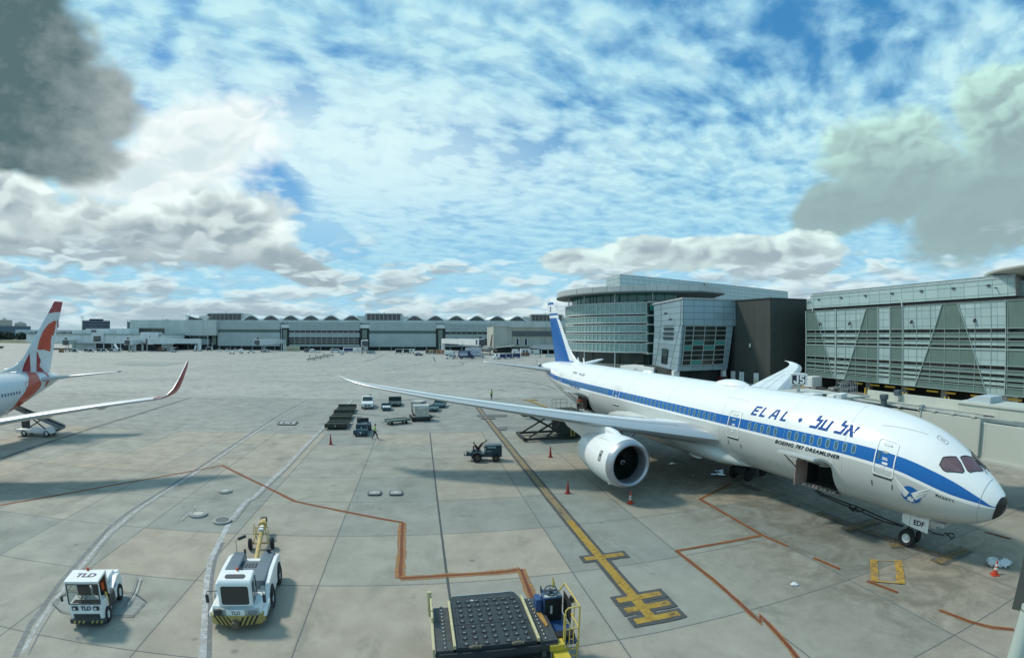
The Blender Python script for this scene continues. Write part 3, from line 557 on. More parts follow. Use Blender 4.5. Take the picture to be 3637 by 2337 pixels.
fb.f.append(tuple(idx(len(rings)-1,j) for j in range(n))); fb.mi.append(0); fb.sm.append(False)
fus=fb.build('fuselage',[JW,JB,JG,HOLD],jet,weld=True)
def boolcut(o,mb_,m_):
    c=mb_.build('cut',m_); c.parent=o.parent
    md=o.modifiers.new('b','BOOLEAN'); md.operation='DIFFERENCE'; md.object=c; md.solver='EXACT'
    try: md.material_mode='TRANSFER'
    except Exception: pass
    dg=bpy.context.evaluated_depsgraph_get(); me=bpy.data.meshes.new_from_object(o.evaluated_get(dg)); o.modifiers.clear(); old=o.data; o.data=me; me.name=o.name; bpy.data.objects.remove(c)
c=MB(); c.rbox(-12.2,-9.45,-4,-.3,2.42,4.30,.22); boolcut(fus,c,HOLD)
c=MB(); c.rbox(-43.9,-41.2,-4,-.3,2.98,4.78,.22); boolcut(fus,c,HOLD)
for p_ in fus.data.polygons: pass
# surface-following pieces
def dec(bm,s0,ph0,name,m_,parent=None,off=.012,R0=2.93,rot=0.,flip=False,build=True,mbx=None,mi=0):
    q=mbx or MB(); c_,s__=math.cos(rot),math.sin(rot)
    def f(p):
        x=p.x*c_-p.y*s__; y=p.x*s__+p.y*c_; return spo(s0-x,ph0-math.degrees(y/R0),off)
    q.addbm(bm,m=mi,fn=f)
    return q.build(name,m_ if isinstance(m_,list) else [m_],parent or jet) if build else q
def ringbm(poly,w_):
    k=[(a,b) for a,b in poly]; cx=sum(a for a,_ in k)/len(k); cy=sum(b for _,b in k)/len(k); X=max(abs(a-cx) for a,_ in k); Y=max(abs(b-cy) for _,b in k)
    inn=[(cx+(a-cx)*(X-w_)/X,cy+(b-cy)*(Y-w_)/Y) for a,b in k]; bm=bmesh.new(); v=[bm.verts.new((*p,0)) for p in k]; u=[bm.verts.new((*p,0)) for p in inn]; n_=len(k)
    for i in range(n_): bm.faces.new((v[i],v[(i+1)%n_],u[(i+1)%n_],u[i]))
    return bm
wins=[8.07+.603*i for i in range(9)]+[14.09+.603*i for i in range(5)]+[20.19+.61*i for i in range(23)]+[36.9+.61*i for i in range(19)]
skip={45,46,51}
def window(s,zc=5.5):
    ph=math.degrees(phi_z(s,zc)); q=MB(); o1=rrect(.31,.56,.15,5)
    dec(ringbm(o1,.045),s,ph,'',None,off=.018,build=False,mbx=q,mi=0); dec(polybm([[(a*.72,b*.84) for a,b in o1]],.2),s,ph,'',None,off=.013,build=False,mbx=q,mi=1)
    return q.build('window',[FRM,WIN],jet)
for i,s in enumerate(wins): window(s)
def door(s0,s1,z0,z1,nm='door'):
    sc_=(s0+s1)/2; zc=(z0+z1)/2; ph=math.degrees(phi_z(sc_,zc)); q=MB(); W_=s1-s0; t,b,w_=sec(sc_); H_=(math.degrees(phi_z(sc_,z0))-math.degrees(phi_z(sc_,z1)))*math.pi/180*2.93
    o1=rrect(W_,H_,.17,5); dec(cutbm(ringbm(o1,.065),.25),sc_,ph,'',None,off=.03,build=False,mbx=q)
    q2=MB(); dec(polybm([rrect(.5,.13,.06)],.1),sc_,ph-math.degrees((H_/2-.3)/2.93),'',None,off=.02,build=False,mbx=q2,mi=1); dec(polybm([[(a*.86,b*.7) for a,b in rrect(.5,.13,.06)]],.1),sc_,ph-math.degrees((H_/2-.3)/2.93),'',None,off=.024,build=False,mbx=q2,mi=0)
    for dx_,dy_,ww,hh in ((.0,-.02,.30,.045),(.02,-.10,.34,.05),(.05,-.32,.34,.12),(.12,-.28,.12,.07),(-.02,-.52,.16,.09),(-.04,.30,.30,.12)): dec(polybm([[(dx_+a*ww/2,dy_+b*hh/2) for a,b in ((-1,-1),(1,-1),(1,1),(-1,1))]],.1),sc_,ph,'',None,off=.022,build=False,mbx=q2,mi=0 if dy_<0 else 1)
    d=q.build(nm,[JW],jet); q2.build('door_marking',[JW,LINE],d)
    q3=MB(); dec(polybm([rrect(.16,.42,.07)],.15),sc_+W_*.30,ph-1,'',None,off=.02,build=False,mbx=q3); q3.build('door_window',[WIN],d)
    q4=MB(); dec(polybm([[(-W_/2+.05,-.05),(W_/2-.05,-.05),(W_/2-.05,.05),(-W_/2+.05,.05)]],.2),sc_,ph+math.degrees((H_/2+.07)/2.93),'',None,off=.02,build=False,mbx=q4); q4.build('door_sill',[DARK],d)
door(5.46,6.70,4.43,6.30); door(17.45,18.68,4.43,6.33); door(34.4,35.65,4.48,6.4); door(49.15,50.25,4.7,6.42)
# cockpit glazing
def patch(poly,name,m_,off=.014,sgn=1,fr=True):
    bm=polybm([[(a,b/25) for a,b in poly]],.13); q=MB(); q.addbm(bm,fn=lambda p:spo(p.x,sgn*p.y*25,off))
    o=q.build(name,[m_],jet)
    if fr:
        k=[]; n_=len(poly)
        for i in range(n_):
            for t_ in range(6): a=poly[i];b=poly[(i+1)%n_]; k.append(spo(lerp(a[0],b[0],t_/6),sgn*lerp(a[1],b[1],t_/6),.012))
        q=MB(); q.tube(k,.03,5,0,True); q.build('window_seal',[DARK],o)
    return o
w1=[(3.22,43),(2.98,36),(2.72,28.8),(2.4,33),(2.11,41.1),(2.16,46),(2.85,58.4),(3.0,58.6),(3.24,55)]; w2=[(2.56,23.5),(2.45,14),(2.22,2.5),(1.78,3.5),(1.46,7.5),(1.53,16),(1.86,36),(1.98,36.5)]
for sg in (1,-1): patch(w1,'cockpit_window',COCK,sgn=sg); patch(w2,'windscreen',COCK,sgn=sg)
patch([(.26,35),(.36,80),(.38,100),(.55,150),(.55,180),(.55,210),(.38,260),(.36,280),(.26,325),(.2,340),(.18,360),(.02,360),(.02,300),(.02,240),(.02,180),(.02,120),(.02,60),(.02,0),(.18,0),(.2,20)],'radome_tip',BLK,.008,fr=False)
def sline(pts,r_=.012,name='panel_line',m_=None,off=.004):
    k=[]
    for a,b in zip(pts,pts[1:]): k+=[spo(lerp(a[0],b[0],i/8),lerp(a[1],b[1],i/8),off) for i in range(8)]
    k.append(spo(*pts[-1],off)); q=MB(); q.tube(k,r_,4); return q.build(name,[m_ or LINE],jet)
sline([(.94,0),(.97,33),(1.05,74),(1.1,100),(1.17,130),(1.2,180)],.014,'radome_seam'); sline([(6.9,38),(5.0,28),(4.4,24)],.010); sline([(17.5,42),(20.0,40)],.010); sline([(21,86),(25,88.5)],.009)
q=MB(); dec(cutbm(ringbm(rrect(.62,.42,.1),.03),.2),3.68,17.3,'',None,build=False,mbx=q); dec(polybm([rrect(.28,.1,.03)],.1),3.68,17.3,'',None,build=False,mbx=q); q.build('roof_hatch',[LINE],jet)
for s_,p_ in ((14.65,119.8),(14.05,120.3),(12.97,107.6),(3.72,100.)):
    dec(polybm([[(.11*math.cos(R(i*30)),.11*math.sin(R(i*30))) for i in range(12)]]),s_,p_,'pressure_port',GREYP)
for s_,p_ in ((5.49,104.7),(6.73,106.4),(17.3,108),(18.6,107)): dec(polybm([[(-.03,-.17),(.03,-.17),(.03,.17),(-.03,.17)]],.1),s_,p_,'vent_slot',DARK)
# titles
def txt(body,size,s_left,ph,name,m_,shear=.35,bold=0.,sp_=1.,xs=1.):
    bm=textbm(body,size,shear,bold,sp_,cut=.16)
    for v in bm.verts: v.co.x*=xs
    return dec(bm,s_left,ph,name,m_,off=.016)
def strokes(polys,h,s_left,ph,name,m_,cut=.15):
    return dec(polybm([[(a*h,b*h) for a,b in p] for p in polys],cut),s_left,ph,name,m_,off=.016)
def sk_(x0,y0,x1,y1,sh=.34): return [(x0+sh*y0,y0),(x1+sh*y0,y0),(x1+sh*y1,y1),(x0+sh*y1,y1)]
t_=.20; E_=[sk_(0,0,t_,1),sk_(t_,0,.72,t_),sk_(t_,.4,.64,.4+t_),sk_(t_,1-t_,.74,1)]; L_=lambda x:[sk_(x,0,x+t_,1),sk_(x+t_,0,x+.66,t_)]
A_=lambda x:[[(x,0),(x+.22,0),(x+.84,1),(x+.62,1)],[(x+.76,0),(x+.98,0),(x+1.06,1),(x+.84,1)],[(x+.30,.25),(x+.82,.25),(x+.84,.43),(x+.42,.43)]]
strokes(E_+L_(1.05)+A_(2.22)+L_(3.62),.74,16.72,61.5,'title_latin',LET)
def star(cx,cy,r_): return [[(cx+r_*math.cos(R(a0+120*i)),cy+r_*math.sin(R(a0+120*i))) for i in range(3)] for a0 in (90,30+60*0+0,)][:1]+[[(cx+r_*math.cos(R(-90+120*i)),cy+r_*math.sin(R(-90+120*i))) for i in range(3)]]
dec(polybm(star(0,0,.2)),12.4,55.7,'title_star',LET,off=.016)
q_=[]
def lam(x): return [sk_(x+.30,.92,x+.54,1.28),sk_(x+.30,.70,x+.98,.93),[(x+.62,.0),(x+.88,.0),(x+1.24,.72),(x+.98,.72)],sk_(x+.10,.0,x+.64,.22)]
def ain(x): return [sk_(x+.0,0,x+.98,.22),sk_(x+.12,.22,x+.37,1.0,.30),sk_(x+.72,.22,x+.97,1.0,.36)]
def ale(x): return [[(x+.66,0),(x+.95,0),(x+.58,1.02),(x+.29,1.02)],[(x-.02,0),(x+.24,0),(x+.50,.58),(x+.42,.80),(x+.26,.64)],[(x+.80,.40),(x+.92,.34),(x+1.30,1.),(x+1.04,1.)]]
def mirf(ps): return ps
strokes(lam(0)+ain(1.02)+lam(2.55)+ale(3.62),.72,11.62,62.6,'title_hebrew',LET)
txt('BOEING 787 DREAMLINER',.34,14.02,90.5,'title_black',INK,.35,.008,1.12,1.16)
txt('ISRAEL AIRLINES',.42,46.35,87,'title_small',LET,.25,.004,1.,1.0); txt('4X-EDF',.30,50.6,91.5,'registration',GREYP,.2)
txt('ודבק אחא לישראל'[::-1] if False else 'לארשי',.46,46.8,53.5,'title_hebrew_small',INK,.3,0,1.,1.1); txt('לא בקע',.46,45.0,53.5,'title_hebrew_small',INK,.3,0,1.,1.1)
txt('תובוחר',.30,3.13,97.0,'aircraft_name',INK,0.,.004,1.,1.05)
# winged emblem
c0=[(.56*math.cos(R(i*10)),.56*math.sin(R(i*10))) for i in range(36)]
dec(polybm([c0],.15),4.42,106.8,'emblem_disc',JB,off=.014)
def wingp(sg):
    P_=[]
    for (x0,y0,x1,y1,w_) in ((.10,.02,.98,.80,.15),(.15,-.10,.86,.50,.11),(.22,-.19,.74,.26,.09),(.28,-.27,.62,.06,.07)):
        d=Vector((x1-x0,y1-y0)).normalized(); n_=Vector((-d.y,d.x))*w_/2
        P_.append([(sg*(x0+n_.x*1.2),y0+n_.y*1.2),(sg*(x0-n_.x*1.2),y0-n_.y*1.2),(sg*(x1-n_.x*.3),y1-n_.y*.3),(sg*(x1+n_.x*.3),y1+n_.y*.3)])
    return P_
dec(polybm(wingp(1)+wingp(-1),.15),4.45,105.8,'emblem_wings',JW,off=.022,rot=R(0)); dec(polybm(star(0,0,.25)),4.44,112.6,'emblem_star',JW,off=.026)
# open cargo doors
def cargodoor(s0,s1,zh,tilt):
    q=MB(); rr=[]
    for s_ in (s0,s0+.1,s1-.1,s1):
        ring_=[]
        for side in (0,1):
            for i in (range(8) if side==0 else range(7,-1,-1)):
                a=i/7; u=a*1.95; y=2.83+u*math.cos(R(tilt))-.0; z=zh+u*math.sin(R(tilt))-.28*math.sin(math.pi*a)*-.55
                ring_.append(L(s_,y,z+(.0 if side==0 else .13)))
        rr.append(ring_)
    q.loft(rr,sm=True); d=q.build('cargo_door',[JG],jet)
    q=MB()
    for s_ in (s0+.3,s1-.3): q.bar(L(s_,2.7,zh-.05),L(s_,3.9,zh+.34),.07)
    q.bar(L(s1-.15,2.75,zh-.75),L(s1-.15,4.2,zh+.42),.06); q.build('door_hinge',[STEEL],d)
    q=MB(); 
    for i in range(7): s_=lerp(s0+.3,s1-.4,i/6); q.cyl(L(s_,2.62,zh-.12-.05*math.sin(i)),L(s_+.35,2.66,zh-.12-.05*math.sin(i+1)),.06+.03*math.sin(i*2.1),n=7)
    q.build('door_lining',[mat('quilted_lining',(.30,.31,.28),.9,var=.3,vs=6)],d)
cargodoor(9.45,12.2,4.33,17); cargodoor(41.2,43.9,4.80,17)
def hold(s0,s1,z):
    q=MB(); q.box(-s1+.1,-s0-.1,-2.0,-.35,z,z+.02,0)
    for i in range(8): s_=lerp(s0+.25,s1-.25,i/7); q.cbox(L(s_,1.95,z+.07),(.16,.22,.12),1,rz=i*.7); q.cyl(L(s_-.12,1.6,z+.05),L(s_+.12,1.6,z+.05),.04,n=6,m=1)
    q.build('cargo_floor',[mat('hold_floor',(.10,.09,.08),.7),mat('ball_rollers',(.34,.30,.27),.5)],jet)
    q=MB(); q.box(-s1-.02,-s1+.03,-2.84,-1.6,z+.12,z+1.7,0); q.box(-s1-.02,-s0+.02,-1.98,-1.5,z-.05,z,0); q.build('cargo_door_frame',[PINKM],jet)
hold(9.45,12.2,2.43); hold(41.2,43.9,2.99)
# belly fairing
q=MB(); rr=[]
for s_,w_,zb,zt in ((17.6,1.2,1.95,2.3),(18.6,2.2,1.86,2.9),(20,2.85,1.72,3.5),(22,3.12,1.6,4.2),(25,3.2,1.55,4.7),(29,3.2,1.55,4.85),(32.5,3.15,1.6,4.9),(35,2.98,1.75,4.5),(37,2.6,2.0,3.9),(38.5,1.6,2.25,3.2)):
    zc=(zb+zt)/2; rr.append([L(s_,w_*math.copysign(abs(math.sin(a))**.8,math.sin(a)),zc+TILT*s_+(zt-zb)/2*math.copysign(abs(math.cos(a))**.9,math.cos(a))) for a in [R(i*10) for i in range(36)]])
q.loft(rr); q.build('belly_fairing',[JG],jet,weld=True)
q=MB(); q.cbox(L(23.3,2.36,2.72),(.7,.05,.26),0,rz=R(-6)); q.build('ram_air_inlet',[DARK],jet)
q=MB(); q.lathe([(-.6,.01),(-.4,.10),(0,.14),(.5,.1),(.75,.01)],L(23.2,2.35,2.25),'x',12); q.build('ram_air_scoop',[JW],jet)
q=MB(); q.lathe([(-.9,.01),(-.3,.1),(.3,.12),(.9,.03)],L(23,2.2,2.05),'x',10); q.build('ram_air_scoop',[JW],jet)
# wings
def foil(n_=12):
    up=[];lo=[]
    for i in range(n_+1):
        x=.5*(1-math.cos(math.pi*i/n_)); yt=5*(.2969*math.sqrt(x)-.126*x-.3516*x*x+.2843*x**3-.1036*x**4); cb=.02*(1-(2*x-1)**2)
        up.append((x,cb+yt)); lo.append((x,cb-yt))
    return up,lo
UP,LO=foil()
def wsec(y,s0,z0,ch,tc,sg,loop,inc=0.): return [L(s0+x*ch,sg*y,z0+t*tc*ch-inc*x*ch) for x,t in loop]
WS=[(2.2,19.3,4.02,13.6,.125,.02),(4.2,20.65,4.3,11.7,.12,.02),(7,22.5,4.68,9.7,.115,.015),(10,24.5,5.1,7.95,.11,.01),(13,26.45,5.5,7.0,.105,.005),(16.5,28.8,5.95,5.95,.1,0),(20,31.1,6.4,4.95,.1,0),(23.5,33.4,6.87,3.85,.1,0),(26,35.05,7.22,3.05,.1,0),(27.3,36.0,7.42,2.6,.1,0),(28.4,37.1,7.62,2.05,.1,0),(29.2,38.3,7.80,1.5,.1,0),(29.8,39.7,7.96,.95,.1,0),(30.05,41.2,8.08,.3,.1,0)]
for sg in (1,-1):
    k=4; main=[p for p in UP[k:][::-1]]+[p for p in LO[k:]]; lead=[p for p in LO[:k+1][::-1]]+UP[1:k+1]; lead=UP[:k+1][::-1]+LO[1:k+1]
    q=MB(); q.loft([wsec(y,s0,z0,ch,tc,sg,UP[k:][::-1]+LO[k:][1 if False else 0:],inc) for y,s0,z0,ch,tc,inc in WS],m=0,closed=False,cap=False); wg=q.build('wing',[WPAN if False else JG],jet)
    wg.data.materials[0]=WPAN
    q=MB(); q.loft([wsec(y,s0,z0,ch,tc,sg,lead,inc) for y,s0,z0,ch,tc,inc in WS],closed=False,cap=False); q.build('leading_edge_slat',[JM],wg)
    # panel joints, flap track fairings, aileron line
    q=MB()
    for f0,f1,ya,yb in ((.14,.14,4.5,28),(.70,.72,3.5,24),(.48,.5,4,22)):
        P_=[]
        for i in range(30):
            y=lerp(ya,yb,i/29); s0,z0,ch,tc,inc=interp(WS,y); x=lerp(f0,f1,i/29); yt=5*(.2969*math.sqrt(x)-.126*x-.3516*x*x+.2843*x**3-.1036*x**4)+.02*(1-(2*x-1)**2); P_.append(L(s0+x*ch,sg*y,z0+yt*tc*ch-inc*x*ch+.006))
        q.tube(P_,.022,4)
    for y in (5.5,8.5,11.5,15,18.5,21.5,24.5):
        s0,z0,ch,tc,inc=interp(WS,y); P_=[]
        for x in [.16+.06*i for i in range(10)]+[.72,.85,.95]: yt=5*(.2969*math.sqrt(x)-.126*x-.3516*x*x+.2843*x**3-.1036*x**4)+.02*(1-(2*x-1)**2); P_.append(L(s0+x*ch,sg*y,z0+yt*tc*ch-inc*x*ch+.004))
        q.tube(P_,.014,4)
    q.build('panel_line',[LINE],wg)
    for y,ln in ((6.6,3.6),(12.6,3.2),(17.4,2.6),(21.8,2.1)):
        s0,z0,ch,tc,inc=interp(WS,y); c_=s0+ch*.86; q=MB(); q.lathe([(-ln*.45,.02),(-ln*.3,.16),(0,.25),(ln*.3,.19),(ln*.55,.02)],L(c_,sg*y,z0-.22-inc*ch),'x',10); q.build('flap_track_fairing',[JG],wg)
    q=MB(); q.rbox(-36.6,-36.35,-sg*27.62-.06,-sg*27.62+.06,7.40,7.52,.02) ; q.build('navigation_light',[LAMP],wg)
    # tailplane
    TS=[(.7,53.4,6.75,6.2,.1,0),(2,54.4,6.95,5.5,.1,0),(5,56.6,7.37,4.0,.095,0),(8,58.8,7.75,2.6,.09,0),(9.4,59.9,7.93,1.9,.09,0),(9.9,60.6,7.98,1.2,.09,0)]
    q=MB(); q.loft([wsec(y,s0,z0,ch,tc,sg,main,inc) for y,s0,z0,ch,tc,inc in TS],closed=False,cap=False); tp=q.build('tailplane',[WPAN],jet)
    q=MB(); q.loft([wsec(y,s0,z0,ch,tc,sg,lead,inc) for y,s0,z0,ch,tc,inc in TS],closed=False,cap=False); q.build('leading_edge',[JM],tp)
# fin
def fsec(z,a,b,tc=.09): return [L(a+x*(b-a),t*tc*(b-a),z) for x,t in UP[::-1]+LO[1:]]
def fLE(z): return 58.32-(17.0-z)*.878 if z<16.85 else 58.2+(z-16.85)*1.6
def fTE(z): return 60.26-(17.04-z)*.34
secs=[(17.06,16.66,0),(16.66,16.32,1),(16.32,15.02,0),(15.02,14.70,1),(14.70,14.32,0),(14.32,7.0,1)]
q=MB()
for za,zb,m_ in secs:
    zs=[lerp(za,zb,i/6) for i in range(7)] if zb<10 else [za,zb]; zs=[za,(za+zb)/2,zb] if zb>10 else zs
    loops=[]
    for i,z in enumerate(zs):
        lo=MB(); loops.append(fsec(z,fLE(z),fTE(z)))
    q.loft(loops,m=m_,cap=False)
q.v.append(L(59.3,0,17.07)); top=fsec(17.06,fLE(17.06),fTE(17.06)); q.add(top,[tuple(range(len(top)))],0)
fin=q.build('fin',[JW,JB],jet)
q=MB(); q.loft([[L(fLE(z)+x*(fTE(z)-fLE(z)),t*.092*(fTE(z)-fLE(z)),z) for x,t in UP[:4][::-1]+LO[1:4]] for z in (17.0,14,11,9.2,8.4)],closed=False,cap=False)
q.loft([[L(fLE(z)-d+x*3.4,t*.3,z) for x,t in UP[::-1]+LO[1:]] for z,d in ((10.2,.0),(9.3,.25),(8.7,.8),(8.35,1.7),(8.15,3.0),(7.9,4.2))],cap=False); q.build('fin_fillet',[JW],fin)
q=MB()
for sg in (1,-1):
    for tri in star(0,0,.42):
        P_=[]; 
        for i in range(3):
            a=tri[i]; P_.append(L(58.75-a[0]*.62,sg*.10,15.66+a[1]))
        q.tube(P_,.035,4,0,True)
q.build('flag_star',[LET],fin)
# small top-side fittings
q=MB(); q.lathe([(-2.0,.02),(-1.6,.45),(-.8,.72),(0,.8),(.9,.66),(1.6,.35),(2.0,.02)],L(21.2,0,7.93),'x',20); d=q.build('antenna_dome',[JW],jet); d.scale=(1,1.1,.62); d.location=(0,0,7.93*.38)
q=MB()
for s_ in (47.6,49.2): q.prism([(-s_,8.2),(-s_-.5,8.2),(-s_-.62,8.95),(-s_-.42,8.95)],-.03,.03,0,'y')
q.build('blade_antenna',[JW],jet); q=MB(); q.lathe([(-1.,.02),(-.5,.3),(.5,.3),(1.,.02)],L(33.5,0,8.08),'x',12); q.build('antenna_bump',[JW],jet)
# engines
FANM=mat('fan_blade',(.02,.035,.03),.3,metal=.5,var=0); DRK2=mat('engine_inside',(.012,.022,.020),.6,var=0)
for sg in (1,-1):
    c_=(-20.95,-sg*9.75,2.72); e=MB(); q=MB()
    prof=[(-.55,1.80),(-1.2,1.86),(-2.2,1.86),(-3.2,1.79),(-4.2,1.66),(-5.2,1.48),(-5.75,1.37),(-5.98,1.325)]
    def chev(j,a,t,r_):
        if j>=6: ph=(a*20/6.28318)%1; t-=(.0 if j==6 else .30)*(1-abs(2*ph-1)) ; r_-=.02*(1-abs(2*ph-1))
        return t,r_
    q.lathe(prof,c_,'x',80,fn=chev); nac=q.build('engine_nacelle',[JW],jet)
    q=MB(); q.lathe([(-.56,1.802),(-.3,1.745),(-.1,1.65),(-.01,1.55),(0.,1.5),(-.04,1.42),(-.2,1.35),(-.45,1.315),(-.9,1.32),(-1.15,1.35)],c_,'x',64); q.build('inlet_lip',[NAC],nac)
    q=MB(); q.lathe([(-1.15,1.35),(-1.3,1.38),(-1.6,1.41),(-1.95,1.42)],c_,'x',48); q.lathe([(-1.93,1.42),(-1.93,.1)],c_,'x',48); q.build('inlet_duct',[DRK2],nac)
    q=MB()
    for i in range(18):
        a=R(i*20); 
        for k in range(5): pass
        P_=[]
        for k in range(7):
            r_=lerp(.32,1.4,k/6); tw=lerp(.25,.95,k/6); w_=lerp(.12,.27,k/6); ang=a+.10*k/6
            for sd in (-1,1): P_.append((c_[0]-1.55+sd*w_*math.cos(tw)*.55,c_[1]+r_*math.cos(ang+sd*w_*math.sin(tw)/r_*.6),c_[2]+r_*math.sin(ang+sd*w_*math.sin(tw)/r_*.6)))
        q.add(P_,[(2*k,2*k+1,2*k+3,2*k+2) for k in range(6)],0,True)
    q.build('fan_blades',[FANM],nac); q=MB(); q.lathe([(-1.0,.01),(-1.08,.1),(-1.3,.24),(-1.7,.36)],c_,'x',24); sp_=q.build('spinner',[BLK],nac)
    q=MB(); q.tube([(c_[0]-1.01-.28*(i/26)**1.2,c_[1]+(.05+.17*i/26)*math.cos(i*.21),c_[2]+(.05+.17*i/26)*math.sin(i*.21)) for i in range(27)],.018,5); q.build('spinner_spiral',[JW],sp_)
    q=MB(); q.lathe([(-4.6,1.0),(-5.6,.96),(-6.6,.78),(-7.2,.66),(-7.2,.5),(-6.9,.45)],c_,'x',40); q.lathe([(-6.9,.45),(-7.8,.3),(-8.4,.03)],c_,'x',24); q.lathe([(-5.2,1.45),(-5.2,.95)],c_,'x',40); q.build('core_exhaust',[mat('exhaust_metal',(.20,.19,.18),.4,metal=.7)],nac)
    # emblem plate, latch, drain mast
    q=MB(); yy=-sg*9.75
    for i in range(1): pass
    def nsurf(t,a,off): # point on nacelle side: t aft of the lip, a degrees from the outboard horizontal
        r_=interp([(0.,1.6),(.55,1.80),(1.2,1.86),(2.2,1.86),(3.2,1.79),(4.2,1.66)],t)[0]+off; return (c_[0]-t,c_[1]-sg*r_*math.cos(R(a)),c_[2]+r_*math.sin(R(a)))
    for t0,t1,a0,a1,m_,of in ((1.22,1.62,6,30,0,.006),(1.26,1.58,8,28,1,.010),(1.32,1.52,17,22,0,.014),(1.32,1.37,9.5,26,0,.014),(1.47,1.52,9.5,26,0,.014)):
        g_=[[nsurf(lerp(t0,t1,i/2),lerp(a0,a1,j/4),of) for j in range(5)] for i in range(3)]
        q.loft(g_,m=m_,cap=False,closed=False,sm=False)
    q.build('emblem_plate',[INK,mat('plate_silver',(.5,.5,.52),.4)],nac)
    q=MB(); q.loft([[nsurf(t,a,.05*math.sin(math.pi*(t-1.1)/2.3)) for a in (58,61,64,66,69)] for t in (1.1,1.5,2.,2.6,3.1,3.4)],cap=False,closed=False); q.build('nacelle_strake',[JW],nac)
    q=MB(); q.lathe([(-.2,.01),(0,.09),(.22,.05),(.3,.01)],(c_[0]-1.9,c_[1]-sg*.7,c_[2]-1.76),'x',8); q.cyl((c_[0]-1.9,c_[1]-sg*.7,c_[2]-1.8),(c_[0]-1.9,c_[1]-sg*.7,c_[2]-1.55),.03,n=6); q.build('drain_mast',[JW],nac)
    q=MB()
    for y0,y1,pf in ((-.26,.26,[(22.0,4.42),(23.4,4.86),(25.2,5.02),(28.5,5.1),(33,4.4),(31.4,3.75),(28.6,3.35),(26.6,3.3),(24.5,3.9)]),):
        rr=[]; top=[(-a,b) for a,b in pf]; q.prism(top,yy+y0,yy+y1,0,'y')
    q.build('engine_pylon',[JW],jet,bevel=.14)
# landing gear
def wheel(q,c,r_,w_,ax='y',m0=0,m1=1):
    hw=w_/2; q.lathe([(-hw*.55,r_*.52),(-hw*.9,r_*.62),(-hw,r_*.8),(-hw*.82,r_*.95),(-hw*.5,r_),(hw*.5,r_),(hw*.82,r_*.95),(hw,r_*.8),(hw*.9,r_*.62),(hw*.55,r_*.52)],c,ax,28,m0)
    q.lathe([(-hw*.55,r_*.53),(-hw*.7,r_*.5),(-hw*.5,r_*.36),(-hw*.3,r_*.3),(-hw*.62,r_*.16),(-hw*.62,.001)],c,ax,20,m1); q.lathe([(hw*.55,r_*.53),(hw*.7,r_*.5),(hw*.5,r_*.36),(hw*.3,r_*.3),(hw*.62,r_*.16),(hw*.62,.001)],c,ax,20,m1)
RIM=mat('wheel_rim',(.62,.65,.63),.45)
ng=MB(); ng.cyl(L(5.3,0,.55),L(5.15,0,2.1),.11,n=12); ng.cyl(L(5.3,-.42,.52),L(5.3,.42,.52),.07,n=10); ng.bar(L(5.25,.0,1.1),L(4.0,0,1.95),.08); ng.bar(L(5.2,.13,1.0),L(5.2,.13,2.0),.04); ng.cbox(L(5.05,0,1.0),(.2,.34,.3))
ngo=ng.build('nose_gear',[STEEL],jet)
for y in (-.36,.36):
    q=MB(); wheel(q,L(5.3,y,.52),.52,.36); q.build('wheel',[RUB,RIM],ngo)
for y,nm in ((.52,1),(-.52,-1)):
    q=MB(); q.prism([(-5.72,2.05),(-5.2,2.02),(-5.2,1.30),(-5.66,1.42)],-y-.02,-y+.02,0,'y'); q.prism([(-5.16,2.02),(-4.0,1.98),(-4.0,1.18),(-5.16,1.30)],-y-.02,-y+.02,0,'y'); d=q.build('gear_door',[JW],ngo)
    q=MB(); q.addbm(textbm('EDF',.40,bold=.012,align='CENTER'),fn=lambda p:L(4.6-p.x*(1 if nm>0 else -1),y+.026*(1 if nm>0 else -1),1.48+p.y)); q.build('registration',[INK],d)
q=MB(); q.box(-3.95,-3.1,-.45,.45,1.72,1.95); q.build('gear_door',[GREYP],ngo)
for sg in (1,-1):
    q=MB(); q.cyl(L(31,sg*4.9,.9),L(31,sg*4.6,3.4),.19,n=12); q.bar(L(30.2,sg*4.9,.68),L(31.8,sg*4.9,.68),.2); q.bar(L(31,sg*4.8,1.4),L(31,sg*3.1,2.6),.12); q.bar(L(31,sg*4.9,1.6),L(32.6,sg*4.4,3.3),.1); mg=q.build('main_gear',[STEEL],jet)
    for ds in (-.75,.75):
        for dy in (-.55,.55):
            q=MB(); wheel(q,L(31+ds,sg*4.9+dy,.66),.66,.48); q.build('wheel',[RUB,RIM],mg)
    q=MB(); q.prism([(-32.1,3.2),(-30.0,3.2),(-30.3,1.5),(-31.8,1.5)],-sg*5.35-.03,-sg*5.35+.03,0,'y'); q.build('gear_door',[JW],mg)
q=MB(); 
for i,(a,b) in enumerate(((2.05,-.2),)): q.tube([spo(2.0,1,.02),spo(1.5,3,.06),spo(1.25,8,.05)],.018,5); q.tube([spo(2.0,-6,.02),spo(1.55,-12,.06),spo(1.3,-10,.05)],.018,5)
q.build('wiper',[DARK],jet)
for s_ in (8.75,13.35,19.5,26.4,33.,40.,46.6,52.6): sline([(s_,a) for a in range(4,150,12)],.007,'skin_joint',m_=JNT,off=.0)
for s_ in (8.75,26.4): sline([(s_,78.5),(s_+7,78.5)],.006) if False else None
